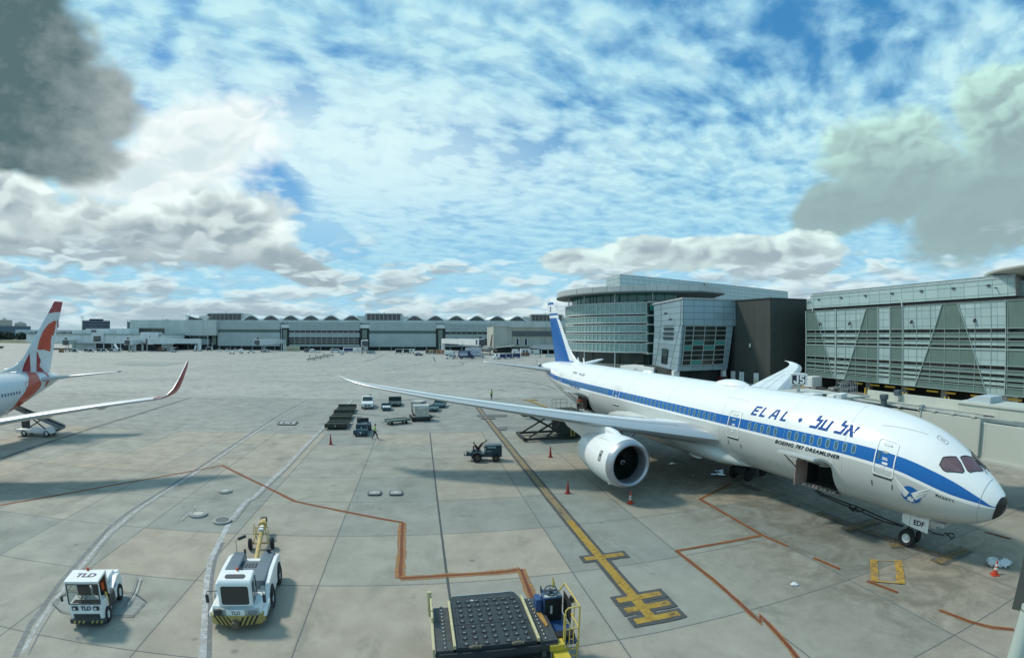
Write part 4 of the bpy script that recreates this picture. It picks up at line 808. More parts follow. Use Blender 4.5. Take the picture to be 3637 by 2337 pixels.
# ---------------------------------------------------------------- buildings
CLAD=panelmat('terminal_cladding',(.36,.42,.42),4.2,1.9,rough=.5,metal=.25,line=(.20,.25,.25),lw=.07,axis='XZ'); CLADP=panelmat('terminal_cladding_plain',(.39,.45,.45),4.2,30,rough=.55,metal=.15,line=(.29,.33,.33),lw=.04,axis='XZ')
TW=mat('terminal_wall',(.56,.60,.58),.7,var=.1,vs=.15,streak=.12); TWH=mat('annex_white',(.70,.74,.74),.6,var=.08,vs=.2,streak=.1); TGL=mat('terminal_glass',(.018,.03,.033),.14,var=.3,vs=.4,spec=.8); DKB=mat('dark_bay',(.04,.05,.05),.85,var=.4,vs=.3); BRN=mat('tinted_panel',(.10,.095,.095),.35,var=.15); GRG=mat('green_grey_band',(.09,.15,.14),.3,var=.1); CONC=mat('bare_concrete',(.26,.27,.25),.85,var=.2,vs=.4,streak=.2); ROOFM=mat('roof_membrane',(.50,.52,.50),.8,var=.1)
MUL=mat('mullion',(.40,.43,.42),.45,var=0)
term=thing('terminal_building','long pale terminal with a row of wave-shaped clerestory roofs across the far apron','terminal',(0,350,0))
q=MB(); q.box(-219,110,8,60,0,20.4,0); q.box(-219,-148,-3,8,10.2,21.2,0); q.build('wall',[TW],term)
q=MB(); q.box(-178,112,9,58,20.35,21.4,0); q.build('parapet',[TW],term)
def blockwall(x0,x1,z0,z1,bands,nm='cladding_block',m=None,side=8.):
    "clad block hung on the front, with continuous window bands"
    zs=sorted([z0,z1]+[z for b in bands for z in b[:2]]); cuts=[(a,b) for a,b in zip(zs,zs[1:]) if not any(abs(a-bb[0])<1e-6 for bb in bands)]
    q=MB()
    for a,b in cuts: q.box(x0,x1,0,side,a,b)
    o=q.build(nm,[m or CLAD],term)
    for a,b,mm,nm2 in bands:
        q=MB(); q.box(x0+.3,x1-.3,.5,side-.1,a,b); w_=q.build('window_band',[mm],term)
        q=MB(); 
        if nm2:
            k=int((x1-x0)/4.2)
            for i in range(1,k+1): q.box(x0+(x1-x0)*i/(k+1)-.13,x0+(x1-x0)*i/(k+1)+.13,.2,.5,a,b)
            if b-a>2.5:
                for i in range(1,nm2): q.box(x0+.3,x1-.3,.15,.5,lerp(a,b,i/nm2)-.14,lerp(a,b,i/nm2)+.14)
            q.build('mullion',[MUL],w_)
    return o
blockwall(-189.3,-154.9,3.6,19.9,[(7.6,9.4,TGL,1),(12.5,13.2,TGL,1),(13.6,14.4,TGL,1)])
blockwall(-148,-100.8,2.8,19.9,[(12.4,14.5,GRG,0)],m=CLADP); blockwall(-93.9,-43.3,2.6,19.7,[(4.2,9.1,TGL,3),(12.3,14.0,TGL,2)])
blockwall(-36.2,10.9,2.5,19.5,[(11.8,13.9,GRG,0)],m=CLADP); blockwall(17.8,52.3,2.6,18.9,[(3.6,8.2,TGL,1),(11.5,13.2,TGL,1)])
q=MB(); q.box(-212,-189.5,-3.4,-3,11.7,15.2); q.build('window_band',[TGL],term)
q=MB()
for i in range(3): q.box(-200,-189.4,-3.7,-3.4,11.9+1.2*i,12.4+1.2*i)
q.build('sunshade',[mat('bronze_louvre',(.20,.18,.14),.6)],term)
for x0,x1 in ((-154.9,-148),(-100.8,-93.9),(-43.3,-36.2),(10.9,17.8)):
    q=MB(); q.box(x0+.05,x1-.05,4,7.9,0,19.0,0); q.box(x0+1.8,x1-2.,1.5,4,3.5,14.6,1); q.box(x0+2.5,x0+3.2,-.5,0,0,5,2); q.build('stair_tower',[mat('shadow_grey',(.13,.16,.155),.7),mat('tower_panel',(.19,.23,.20),.6),MUL],term); q=MB(); q.box(x0+.1,x1-.1,1.2,4,15.6,18.2); q.build('bridge_box',[TWH],term)
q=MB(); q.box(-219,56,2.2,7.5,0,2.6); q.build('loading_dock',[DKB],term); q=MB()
for i in range(32): x=-214+8.4*i; q.box(x-.45,x+.45,.6,1.5,0,2.7)
q.build('dock_column',[CONC],term)
def wave(x,y): return 
q=MB()
def wz(x,c,p): return 22.0+3.3*(.5+.5*math.cos(6.28318*(x-c)/p))**.9
for c,n_,p in ((-125.8,6,15.13),(-4.3,6,15.25)):
    for i in range(n_):
        cx=c+i*p; top=[(cx-p/2+p*k/24,wz(cx-p/2+p*k/24,cx,p)) for k in range(25)]
        qr=MB(); qr.loft([[(a,10,b) for a,b in top],[(a,52,b) for a,b in top]],closed=False,cap=False); qr.loft([[(a,9.7,b+.03) for a,b in top],[(a,9.7,b-.75) for a,b in top]],closed=False,cap=False,sm=False); qr.build('vaulted_roof',[mat('vault_white',(.82,.85,.84),.5)],term)
        qg=MB(); g_=[(cx-5.6+11.2*k/14,wz(cx-5.6+11.2*k/14,cx,p)-.45) for k in range(15)]; g_=[(a,min(b,wz(a,cx,p)-.7)) for a,b in g_]; qg.prism([(cx-5.6,21.45)]+[(a,b) for a,b in g_]+[(cx+5.6,21.45)],10.2,10.6,0,'y'); gg=qg.build('clerestory_window',[TGL],term)
        qm=MB()
        for k in range(-4,5): 
            if abs(k)<5: qm.box(cx+k*1.25-.07,cx+k*1.25+.07,10.0,10.2,21.45,wz(cx+k*1.25,cx,p)-.5)
        qm.build('mullion',[MUL],gg)
        qw=MB(); qw.box(cx+5.7,cx+p-5.7,10.2,12,21.4,22.3); qw.cyl((cx+p/2,9.6,21.9),(cx+p/2,10.2,22.2),.25,.1,6); qw.build('roof_pier',[TW],term)
for x0,x1 in ((-160.7,-133.9),(-39.4,-14.5),(82.9,106.9)):
    q=MB(); q.box(x0-1.5,x1+1.5,10.8,40,21.3,25.8,0); q.box(x0-7,x0-1.5,10.4,40,21.3,24.6,0); q.box(x1+1.5,x1+6,10.4,40,21.3,24.2,0); q.box(x0-.6,x1+.8,9.6,38,26.1,26.7,1); pb=q.build('plant_room',[TW,TWH],term)
    for i in range(8): a=x0+(x1-x0)*i/8; q=MB(); q.box(a+.35,a+(x1-x0)/8-.35,10.3,10.8,21.6,26.1); q.build('tinted_panel',[BRN],pb)
    q=MB(); q.cyl(((x0+x1)/2,15,26.7),((x0+x1)/2,15,28.),.5,.3,8); q.build('roof_vent',[GREYP],pb)
q=MB(); q.prism([(-178.7,21.2),(-165.5,21.2),(-161,21.2),(-161,22.6),(-165.5,22.7),(-170,23.2),(-174,24.2),(-178.7,26.0)],10,40,0,'y'); q.build('swooping_roof',[TWH],term)
q=MB(); q.prism([(-176.3,21.4),(-164.8,21.4),(-164.8,22.3),(-169,22.6),(-173,23.4),(-176.3,24.4)],9.8,10,0,'y'); q.build('clerestory_window',[TGL],term)
random.seed(3)
for i in range(16):
    x=-200+i*17+random.uniform(-4,4); q=MB(); q.rbox(x,x+random.uniform(1.5,3.5),20,23,21.3,22.1+random.random()*.8,.1); q.build('roof_unit',[GREYP],term)
# beige terminal part at the right end
ba=thing('terminal_annex','plain beige terminal section with a dark louvred strip behind the blue tail','terminal',(0,300,0))
q=MB(); q.box(45,56.6,1,30,3.5,16.2,0); q.box(56.6,135,2,30,3.5,15.9,0); q.box(45,135,4,28,0,3.6,0); q.build('wall',[mat('beige_wall',(.50,.51,.45),.75,var=.1,vs=.12,streak=.18)],ba)
q=MB(); q.box(44.6,135,.4,2.2,16.2,16.8,0); q.build('roof_edge',[TW],ba)
q=MB(); q.box(57,134,1.5,2.1,10.4,13.6,0); lb=q.build('louvre_band',[mat('louvre_dark',(.10,.12,.12),.6)],ba); q=MB()
for i in range(5): q.box(57,134,1.3,1.5,10.6+.6*i,10.8+.6*i)
for i in range(8): q.box(57+9.6*i,57.2+9.6*i,1.25,1.5,10.4,13.6)
q.build('slat',[mat('louvre_grey',(.22,.25,.25),.6)],lb)
for x in (59.2,64.6):
    q=MB(); q.box(x,x+2.3,1.6,2.1,4.8,8.9); w_=q.build('window',[TWH],ba); q=MB(); q.box(x+.5,x+1.8,1.5,1.7,5.0,8.7); q.build('pane',[TGL],w_)
q=MB(); q.box(51.6,51.75,.8,1.05,4.1,11.4); q.cbox((75.5,1.8,6.8),(.5,.3,4.6)); q.cbox((78.2,1.8,6.8),(.3,.3,4.4)); q.build('drain_pipe',[GREYP],ba)
q=MB(); q.box(46,134,3.4,4.1,.2,3.3); q.build('loading_dock',[DKB],ba)
# canopy tent
tn=thing('vehicle_canopy','low grey canopy with a folded roof over dark bays behind the blue tail','canopy',(70,281,0))
q=MB(); q.add([(-6.5,0,3.7),(-3.5,3,5.3),(10,3,5.3),(16,0,4.6),(1,-3,2.7),(9,-3,2.6),(16,-3,2.7)],[(0,1,4),(1,2,5,4),(2,3,6,5)],0,False); q.add([(-6.5,0,3.5),(1,-3,2.45),(9,-3,2.35),(16,-3,2.45),(16,6,2.5),(-6,6,3.4)],[(0,1,2,3,4,5)]); q.build('roof',[mat('canopy_slate',(.16,.20,.22),.5,var=.15)],tn)
for x in (0,4,8,12): q=MB(); q.bar((x,-2.6,0),(x,-2.6,2.5),.4); q.build('post',[TWH],tn)
q=MB(); q.box(-4,16,3.2,5.6,0,2.5); q.build('back_wall',[DKB],tn)
# low white annex on the left with its roof boxes
an=thing('airport_annex','low white annex with square roof boxes at the left end of the terminal','building',(0,315,0))
q=MB(); q.box(-290,-172,0,30,4.6,10.3,0); q.box(-229.5,-219.5,-1.2,2,6.,11.9,0); q.box(-189,-176,-2,4,5.6,12.3,0); q.box(-290,-172,-.5,31,10.3,11.0,1); q.box(-250,-176,3,20,0,4.7,0); q.build('wall',[TWH,mat('roof_trim_green',(.28,.36,.35),.6)],an)
for x0,x1,z in ((-252,-241,13.6),(-240,-220.5,14.6),(-213,-202.5,14.7)):
    q=MB(); q.box(x0,x1,6,18,10.9,z); q.build('roof_box',[TWH],an)
for x0,x1,z0,z1 in ((-227.6,-221.6,6.2,9.4),(-185.5,-181.5,6.0,8.4),(-178.4,-176.6,5.5,10.6),(-235.,-230.8,11.6,13.6)):
    q=MB(); q.box(x0,x1,-1.5 if z1<11 else 5.7,.2 if z1<11 else 6.2,z0,z1); w_=q.build('window',[TGL],an); q=MB()
    for k in (1,2): q.box(x0,x1,-1.6 if z1<11 else 5.6,-1.5 if z1<11 else 5.7,lerp(z0,z1,k/3)-.1,lerp(z0,z1,k/3)+.1)
    q.build('window_bar',[MUL],w_)
q=MB(); q.box(-228,-200,2,2.9,.2,4.5); q.box(-195,-176,2,2.9,.2,4.5); q.build('loading_dock',[DKB],an)
q=MB()
for x in (-228,-221,-214,-207,-200,-195,-186): q.box(x-.3,x+.3,1.,2,0,4.7)
q.build('column',[TWH],an)
# ---- distant city
def tower(nm,lb,x,y,w_,d,h,m1,m2,floors,extra=None,rz=0.,group=None,cat='building'):
    t=thing(nm,lb,cat,(x,y,0),rz); q=MB(); q.box(-w_/2,w_/2,-d/2,d/2,0,h); q.build('wall',[m1],t)
    q=MB(); fh=h/floors
    for i in range(floors): q.box(-w_/2+.4,w_/2-.4,-d/2-.25,-d/2,i*fh+fh*.35,i*fh+fh*.85)
    q.build('window_band',[m2],t)
    if extra: 
        q=MB()
        for e in extra: q.box(*e)
        q.build('roof_plant',[m1],t)
    return t
hz1=mat('far_navy_facade',(.055,.065,.105),.5,var=.1,vs=.1); hz2=mat('far_glass',(.14,.17,.21),.3,var=.1,vs=.1); bg=mat('far_beige',(.72,.64,.55),.8,var=.08,vs=.05); bw=mat('far_window',(.40,.39,.38),.5,var=.1)
tower('office_block','dark navy office block with pale floor bands far behind the low white annex',-409,568,34,24,26,hz1,hz2,8,[(-8,9,-10,10,26,28)],R(38))
tower('office_block','slim grey glass block at the left end of the terminal roof',-427,676,8,20,27.5,mat('far_grey_glass',(.13,.18,.21),.3),hz2,7,None,R(33))
tower('hotel_tower','taller beige hotel tower with a box on its roof, leftmost on the skyline',-1072,1080,42,30,41,bg,bw,11,[(-4,6,-8,8,41,46)],R(45))
t=tower('hotel_tower','beige hotel tower with a stepped roof beside the taller one on the skyline',-1026,1092,30,26,33,bg,bw,9,None,R(45)); q=MB(); q.prism([(-11,33),(11,33),(10,35),(3,36),(0,38.5),(-3,36),(-10,35)],-10,10,0,'y'); q.build('stepped_roof',[bg],t)
tower('glass_office','low blue glass office behind the tree belt on the far left',-845,868,84,30,23.5,mat('far_blue_glass',(.10,.20,.27),.25,var=.3,vs=.06),hz2,5,None,R(45))
tower('warehouse','long low white warehouse behind the tree belt at far left',-640,780,150,30,15.5,TWH,TW,1,None,R(38))
# tree belt
leaf=mat('tree_belt_leaves',(.045,.065,.045),.9,var=.4,vs=.15); random.seed(11); q=MB()
def clump(q,c,r_,n_=60,ls=1.,m=0):
    for _ in range(n_):
        u=random.uniform(-1,1);a=random.uniform(0,6.283);rr_=r_*random.uniform(.55,1.05); s_=math.sqrt(1-u*u); p=Vector((c[0]+rr_*s_*math.cos(a),c[1]+rr_*s_*math.sin(a),c[2]+rr_*u*.75))
        n_v=Vector((random.gauss(0,1),random.gauss(0,1),random.gauss(0,1))).normalized(); t1=n_v.orthogonal().normalized()*ls*random.uniform(.7,1.3); t2=n_v.cross(t1)
        q.add([p-t1,p+t2*.6,p+t1,p-t2*.6],[(0,1,2,3)],m)
for i in range(190):
    t_=i/190; x=lerp(-1010,-330,t_)+random.uniform(-5,5); y=lerp(560,800,t_)+random.uniform(-25,25)
    clump(q,(x,y,random.uniform(4.5,8)),random.uniform(5,7.5),46,2.4)
    clump(q,(x+3,y,3.),6.,26,2.6)
q.build('tree_belt',[leaf],kind='stuff')
# light masts
def mast(x,y,h,lb,two=True):
    t=thing('light_mast',lb,'light mast',(x,y,0),0,'apron light masts'); q=MB(); q.cyl((0,0,0),(0,0,h),.28,.16,8); q.build('pole',[GREYP],t)
    q=MB(); q.box(-1.7,1.7,-.25,.25,h,h+.3); 
    if two: q.box(-1.5,1.5,-.25,.25,h-1.3,h-1.05)
    for i in (-1.2,-.4,.4,1.2): q.cbox((i,-.35,h-.1),(.5,.4,.28),0,0,0,R(35))
    q.build('floodlights',[TWH],t)
mast(-224,296,22,'tall light mast standing in front of the low white annex'); mast(-205,322,20.5,'light mast at the end of the white annex near the terminal'); mast(-338,310,23,'light mast partly behind the red and white tail fin')
for x,lb in ((-196,'single-arm light mast on the roof edge left of the swooping roof'),(-174,'faint light mast behind the swooping roof')):
    t=thing('light_mast',lb,'light mast',(x,356,20.4),0,'apron light masts'); q=MB(); q.cyl((0,0,0),(0,0,4.4),.14,n=6); q.build('pole',[GREYP],t); q=MB(); q.box(0,2.,-.2,.2,4.3,4.6); q.box(0,1.8,-.2,.2,3.5,3.7); q.build('floodlights',[TWH],t)
for x,y,h,lb in ((-147,330,22.6,'light mast in front of the left clerestory box'),(-94,330,21.6,'light mast in front of the second arch of the terminal roof')): mast(x,y,h,lb)
# ---- round tower building
SCL=panelmat('silver_cladding',(.44,.54,.55),3.4,1.55,rough=.42,metal=.45,line=(.16,.22,.24),lw=.06,axis='DZ',var=.05); SBL=panelmat('blue_grey_cladding',(.31,.43,.49),2.9,1.55,rough=.4,metal=.45,line=(.10,.14,.16),lw=.05,axis='XZ',var=.07); BAND=mat('balcony_edge',(.50,.56,.55),.5,var=.05); PAN=mat('frosted_panel',(.23,.37,.36),.4,var=.15,vs=.6); TEALG=mat('teal_glass',(.03,.21,.19),.1,var=.35,vs=.12,spec=.7); DGL=mat('green_black_glass',(.012,.035,.032),.12,var=.4,vs=.2,spec=.6)
rt=thing('round_terminal','round glass terminal with stacked pale balcony bands behind the large airliner','terminal',(80,160,0))
A0,A1=-172,-93
def arcp(r_,a): return (r_*math.cos(R(a)),r_*math.sin(R(a)))
def outline(r_,ext=True):
    pts=[arcp(r_,a) for a in range(175,283,3)]
    return pts
# plan: arc from the left round to a straight run towards the box building
def plan(r_,end=None):
    pts=[arcp(r_,a) for a in range(150,247,3)]
    e=arcp(r_,246); d=Vector((math.sin(R(66))*1.,-math.cos(R(66))*.42)).normalized()
    return pts
def ringwall(q,r0,r1,z0,z1,a0,a1,st_=3,m=0):
    n_=int((a1-a0)/st_); o1=[arcp(r0,a0+(a1-a0)*i/n_) for i in range(n_+1)]; o2=[arcp(r1,a0+(a1-a0)*i/n_) for i in range(n_+1)]
    q.loft([[(*p,z0) for p in o1],[(*p,z1) for p in o1],[(*p,z1) for p in o2],[(*p,z0) for p in o2],[(*p,z0) for p in o1]],m=m,closed=False,cap=False,sm=False)
q=MB(); ringwall(q,27.2,26,0,24.2,150,262,3); q.build('curtain_wall',[DGL],rt)
q=MB(); ringwall(q,27.35,27.2,21.7,24.3,150,262,3); q.build('upper_glazing',[TEALG],rt); q=MB(); ringwall(q,27.4,27.2,2.6,6.2,150,262,3); q.build('lower_glazing',[DGL],rt)
q=MB()
for a in range(152,262,6): x,y=arcp(27.45,a); q.bar((x,y,21.7),(x,y,24.3),.12)
q.build('mullion',[mat('teal_mullion',(.07,.16,.15),.5)],rt)
bands=[(17.95,21.55),(14.75,17.35),(12.0,14.65),(9.25,11.9),(6.3,9.05)]
bands=[(18.2,21.5),(15.5,17.4),(12.7,14.7),(10.0,11.95),(6.6,9.15)]
for z0,z1 in bands:
    q=MB(); ringwall(q,30.0,29.6,z0-.35,z0,150,249,3); ringwall(q,30.0,29.7,z1-.22,z1,150,249,3); ringwall(q,29.6,27.2,z0-.33,z0-.1,150,262,3); b_=q.build('balcony_band',[BAND],rt)
    q=MB(); ringwall(q,29.85,29.8,z0,z1-.2,150,249,3); q.build('frosted_screen',[PAN],b_)
    q=MB(); a=151.
    while a<248.6:
        x,y=arcp(29.95,a); q.cbox((x,y,(z0+z1)/2),(.14,.16,z1-z0-.3),0,R(a)); a+=3.15
    q.build('screen_post',[BAND],b_)
for a in (175,199,223,246):
    q=MB(); x,y=arcp(29.4,a); q.cyl((x,y,0),(x,y,24.2),.18,n=8); q.build('column',[BAND],rt)
q=MB(); ringwall(q,29.,27,2.0,2.75,150,262,3); ringwall(q,28.2,27,0,2.0,150,262,3); q.build('base_ring',[CONC],rt)
q=MB()
for i in range(5): x,y=arcp(28.3,226+6*i); q.cbox((x,y,1.),(2.4,.1,1.9),0,R(226+6*i+90))
q.build('service_door',[GREYP],rt)
# oval roof
ro=[arcp(33.2,a) for a in range(140,236,4)]; tip=Vector((.3,-34.2)); p0=Vector(ro[-1]); d0=Vector((-math.sin(R(232)),math.cos(R(232))))
for i in range(1,9): t_=i/8; c1=p0+d0*8; ro.append(tuple(p0*(1-t_)**2+c1*2*t_*(1-t_)+tip*t_*t_))
ro+=[(12,-30),(20,-10),(20,20)]
q=MB(); q.prism(ro,24.2,24.6,0); q.prism([(x*.995,y*.995) for x,y in ro],24.6,26.3,1); q.build('oval_roof',[mat('soffit_dark',(.12,.15,.15),.7),panelmat('fascia_panels',(.48,.51,.50),3.1,9,rough=.45,metal=.2,line=(.22,.26,.26),lw=.06,axis='XZ')],rt)
# wing between balconies and the box building (glass stair column)
q=MB(); q.box(-13.6,-9.5,-27.5,-18,0,22.,0); gl=q.build('stair_glazing',[DGL],rt); q=MB()
for z in (21.6,17.6,14.9,12.2,9.4,6.3,2.6): q.box(-14.,-9.2,-28,-18,z-.35,z,0)
q.build('floor_edge',[BAND],rt); q=MB(); q.box(-13.2,-10.2,-27.7,-27.5,18.9,21,0); q.build('teal_window',[TEALG],rt)
# ---- tall roof block behind
bk=thing('roof_block','tall silver-clad block rising behind the oval roof of the round terminal','building',(0,0,0))
A_=Vector((67.2,156.2));B_=Vector((173,190)); d=(B_-A_).normalized(); nrm=Vector((-d.y,d.x))
def rib(q,pa,pb,dep,z0,z1,m=0): a,b=Vector(pa),Vector(pb); dd=(b-a).normalized(); n_=Vector((-dd.y,dd.x))*dep; q.prism([tuple(a),tuple(b),tuple(b+n_),tuple(a+n_)],z0,z1,m)
M_=mat('silver_far',(.42,.46,.47),.45,metal=.3,var=.05)
q=MB(); RP=[(67.2,156.2),(173,190),(182,236),(92,216),(66.5,167.3)]; q.prism(RP,18,32.1); q.build('wall',[SCL],bk)
q=MB(); q.prism(RP,32.1,32.5); c_=A_+d*46-nrm*.5; q.cbox((c_.x,c_.y,27),(.9,1.,10.2),0,math.atan2(d.y,d.x)); q.build('coping',[GREYP],bk)
# ---- angular blue-grey box building with slanted walls
bx=thing('angular_building','blue-grey clad angular building with a slanted dark window grid beside the round terminal','building',(0,0,0))
bot=[(60.2,104.2),(74.0,104.2),(74.0,128),(64.2,128)]; top=[(60.7,103),(77.6,103),(77.6,128),(65,126.5)]
def slab(q,P0,z0,P1,z1,m=0):
    n_=len(P0); q.add([(*p,z0) for p in P0]+[(*p,z1) for p in P1],[tuple(range(n_))[::-1],tuple(range(n_,2*n_))]+[(i,(i+1)%n_,n_+(i+1)%n_,n_+i) for i in range(n_)],m)
q=MB(); slab(q,[(60.6,103.05),(76.9,103.05),(76.9,128),(65.,126.4)],13.9,top,20.25,0); slab(q,[(59.6,103.6),(74.0,103.6),(74,127),(64.4,126.3)],3.1,[(60.6,103.4),(75.7,103.4),(75.7,127.5),(65,126.2)],13.9,0); q.build('wall',[SBL],bx)
q=MB(); q.prism([(60.4,102.7),(77.9,102.7),(77.9,128.4),(64.8,127)],20.25,20.6,0); q.build('coping',[GREYP],bx)
gx=lambda u,z:lerp(lerp(60.55,72.54,u),lerp(61.5,73.55,u),(z-4.5)/9.4); zr=[4.5,5.68,6.86,8.0,9.23,10.41,11.59,12.77,13.85]
q=MB(); q.add([(gx(0,4.4),103.30,4.4),(gx(1,4.4),103.30,4.4),(gx(1,13.9),103.25,13.9),(gx(0,13.9),103.25,13.9)],[(0,1,2,3)]); q.build('window_backing',[mat('smoked_glass',(.02,.028,.028),.1,var=.3,vs=.5,spec=.6)],bx)
UX=[0,.2,.465,.735,1.]
teal_c={(3,1),(3,3),(4,0),(4,2),(0,1)}
for r_ in range(8):
    for c_ in range(4):
        rr_=7-r_ if False else r_
        z0,z1=zr[r_]+.06,zr[r_+1]-.06; u0,u1=UX[c_],UX[c_+1]; q=MB(); q.add([(gx(u0,z0)+.1,103.24,z0),(gx(u1,z0)-.1,103.24,z0),(gx(u1,z1)-.1,103.2,z1),(gx(u0,z1)+.1,103.2,z1)],[(0,1,2,3)])
        tl=(r_,c_) in ((4,1),(4,3),(3,0),(3,2),(0,1)); q.build('window',[mat('teal_panel',(.06,.24,.22),.25,var=.1) if tl else mat('smoked_glass',(.02,.028,.028),.1)],bx)
q=MB()
for z in zr: q.bar((gx(0,z),103.16,z),(gx(1,z),103.16,z),.16,.12)
for u in UX: q.bar((gx(u,4.5),103.18,4.5),(gx(u,13.85),103.14,13.85),.12,.14)
q.build('mullion',[MUL],bx)
lf=lambda y,z:(lerp(59.75,60.5,(z-3.1)/10.8)+(y-103.6)*.195-.13)
def lwin(y0,y1,z0,z1,nm='window'):
    q=MB(); q.add([(lf(y,z),y,z) for y,z in ((y0,z0),(y1,z0),(y1,z1),(y0,z1))],[(0,1,2,3)]); q.build(nm,[TGL],bx)
for z in (10.9,12.1,13.3): lwin(109,117,z-.35,z+.3)
lwin(112.2,117.3,4.2,8.1)
q=MB()
for i in range(5): q.cyl((lf(109.5+1.7*i,14)-.3,109.5+1.7*i,14.05),(lf(109.5+1.7*i,14),109.5+1.7*i,14.05),.14,n=6)
q.cyl((lf(108,18)-.5,113,17.2),(lf(108,18)+.4,113,17.2),.22,n=6); q.cyl((lf(106,16)-.5,109.5,15.6),(lf(106,16)+.4,109.5,15.6),.2,n=6); q.build('wall_lamp',[DARK],bx)
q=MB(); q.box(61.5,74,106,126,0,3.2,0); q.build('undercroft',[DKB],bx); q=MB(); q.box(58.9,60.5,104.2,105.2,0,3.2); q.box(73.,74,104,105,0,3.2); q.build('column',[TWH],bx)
lowb=thing('service_wall','low white service block under the round terminal left of the angular building','building',(0,0,0)); q=MB(); q.prism([(56.5,131),(60.6,118),(66,122),(62,134)],0,2.9); q.build('wall',[TWH],lowb); q=MB(); q.cbox((58.2,124.6,1.2),(.12,.9,2.3),0,R(17)); q.build('door',[GREYP],lowb)
# ---- charcoal block
ch=thing('charcoal_block','windowless charcoal building between the angular building and the mesh-fronted concourse','building',(0,0,0))
q=MB(); q.prism([(76.1,103.2),(78.1,92),(93,92),(93,125),(76.1,125)],0,20.1); q.build('wall',[panelmat('charcoal_metal',(.052,.060,.055),.45,40,rough=.6,metal=.1,line=(.045,.052,.048),lw=.02,axis='DZ',var=.05,var2=.03)],ch)
q=MB(); q.prism([(75.9,103.4),(77.95,91.8),(93.2,91.8),(93.2,125.2),(75.9,125.2)],20.1,20.35); q.build('coping',[DARK],ch)
for (x,y) in ((76.0,103.6),(76.5,100.7),(77.35,96.)):
    q=MB(); q.cbox((x-.12,y,1.35),(.12,1.5,2.6),0,R(-79.7+90)); dd=q.build('door',[TWH],ch); q=MB(); q.cbox((x-.3,y,3.1),(.3,.5,.3)); q.build('wall_lamp',[DARK],dd)
q=MB(); q.cbox((76.9,98.2,9.2),(.1,.5,.9),0,R(10)); q.build('wall_light',[LAMP],ch)
# ---- mesh-fronted concourse on the right
MCM=mat('facade_frame',(.30,.40,.39),.5,var=0)
mc=thing('concourse_building','long concourse on the right with a grey mesh and panel facade and pale roof fascia','terminal',(0,0,0))
LP=panelmat('light_facade_panel',(.37,.49,.49),2.93,1.36,rough=.45,metal=.35,line=(.13,.20,.20),lw=.035,axis='YZ',var=.05,off=(0.,.35)); MP=mat('mesh_facade_panel',(.12,.19,.175),.5,metal=.2,var=.12,vs=.35); FAS=panelmat('roof_fascia_panel',(.39,.52,.52),2.62,1.5,rough=.45,metal=.3,line=(.10,.17,.17),lw=.035,axis='YZ',var=.04,off=(.2,.0))
BG=mat('concourse_inner_glass',(.016,.032,.030),.1,var=.35,vs=.3,spec=.7)
q=MB(); q.box(84.9,150,-60,86.1,2.9,17.0,0); q.build('inner_glazing',[BG],mc)
q=MB(); q.box(84.2,84.9,-60,86.19,2.5,2.9,0); q.box(84.25,150,-60,86.19,17.05,17.35,1); q.box(85.2,150,-60,86,17.3,17.6,1); q.build('floor_edge',[MUL,DARK],mc)
zl=lambda y0,y1,z:(lerp(y0,y1,(16.9-z)/14.3))
zones=[(lambda z:86.19,0),(lambda z:zl(83.24,77.54,z),1),(lambda z:zl(68.67,74.39,z),0),(lambda z:65.75,1),(lambda z:62.85,0),(lambda z:59.9,1),(lambda z:zl(51.36,56.95,z),0),(lambda z:zl(48.3,42.76,z),1),(lambda z:39.52,0)]
B2=[(zl(51.36,56.95,0),)]
rows=[(12.75,16.95),(11.45,12.05),(10.3,10.85),(9.75,10.05),(7.0,9.6),(5.75,6.3),(4.95,5.25),(4.05,4.4),(2.6,3.75)]
rows=[(12.75,16.95),(11.35,12.08),(10.12,10.8),(9.42,9.66),(7.0,9.5),(5.72,6.35),(4.78,5.2),(3.98,4.42),(2.55,3.66)]
P_={0:MB(),1:MB()}
for z0,z1 in rows:
    for k in range(len(zones)):
        f0,m_=zones[k]; f1=zones[k+1][0] if k+1<len(zones) else (lambda z:-60.)
        P_[m_].add([(84.0,f0(z0),z0),(84.0,f1(z0),z0),(84.0,f1(z1),z1),(84.0,f0(z1),z1),(84.12,f0(z0),z0),(84.12,f1(z0),z0),(84.12,f1(z1),z1),(84.12,f0(z1),z1)],[(0,1,2,3),(0,4,5,1),(3,2,6,7),(1,5,6,2),(0,3,7,4)],0)
P_[1].build('facade_panel',[LP],mc); mp=P_[0].build('mesh_screen',[MP],mc)
q=MB()
for z0,z1 in rows: 
    for z in ((z0,z1) if z1-z0>.5 else (z0,)): q.box(83.86,84.0,-60,86.19,z-.04,z+.04)
q.build('rail',[MCM],mc); q=MB()
for i in range(50): y=86.1-2.93*i; q.box(83.9,83.99,y-.03,y+.03,2.5,17.05)
for y,w_ in ((76.99,.14),(86.1,.12),(65.75,.06),(62.85,.06),(59.9,.06),(39.52,.06)): q.box(83.82,83.9,y-w_,y+w_,2.5,17.1)
for a,b in ((83.24,77.54),(68.67,74.39),(51.36,56.95),(48.3,42.76)): q.bar((83.85,a,16.95),(83.85,b,2.6),.13,.1)
q.build('mullion',[MCM],mc)
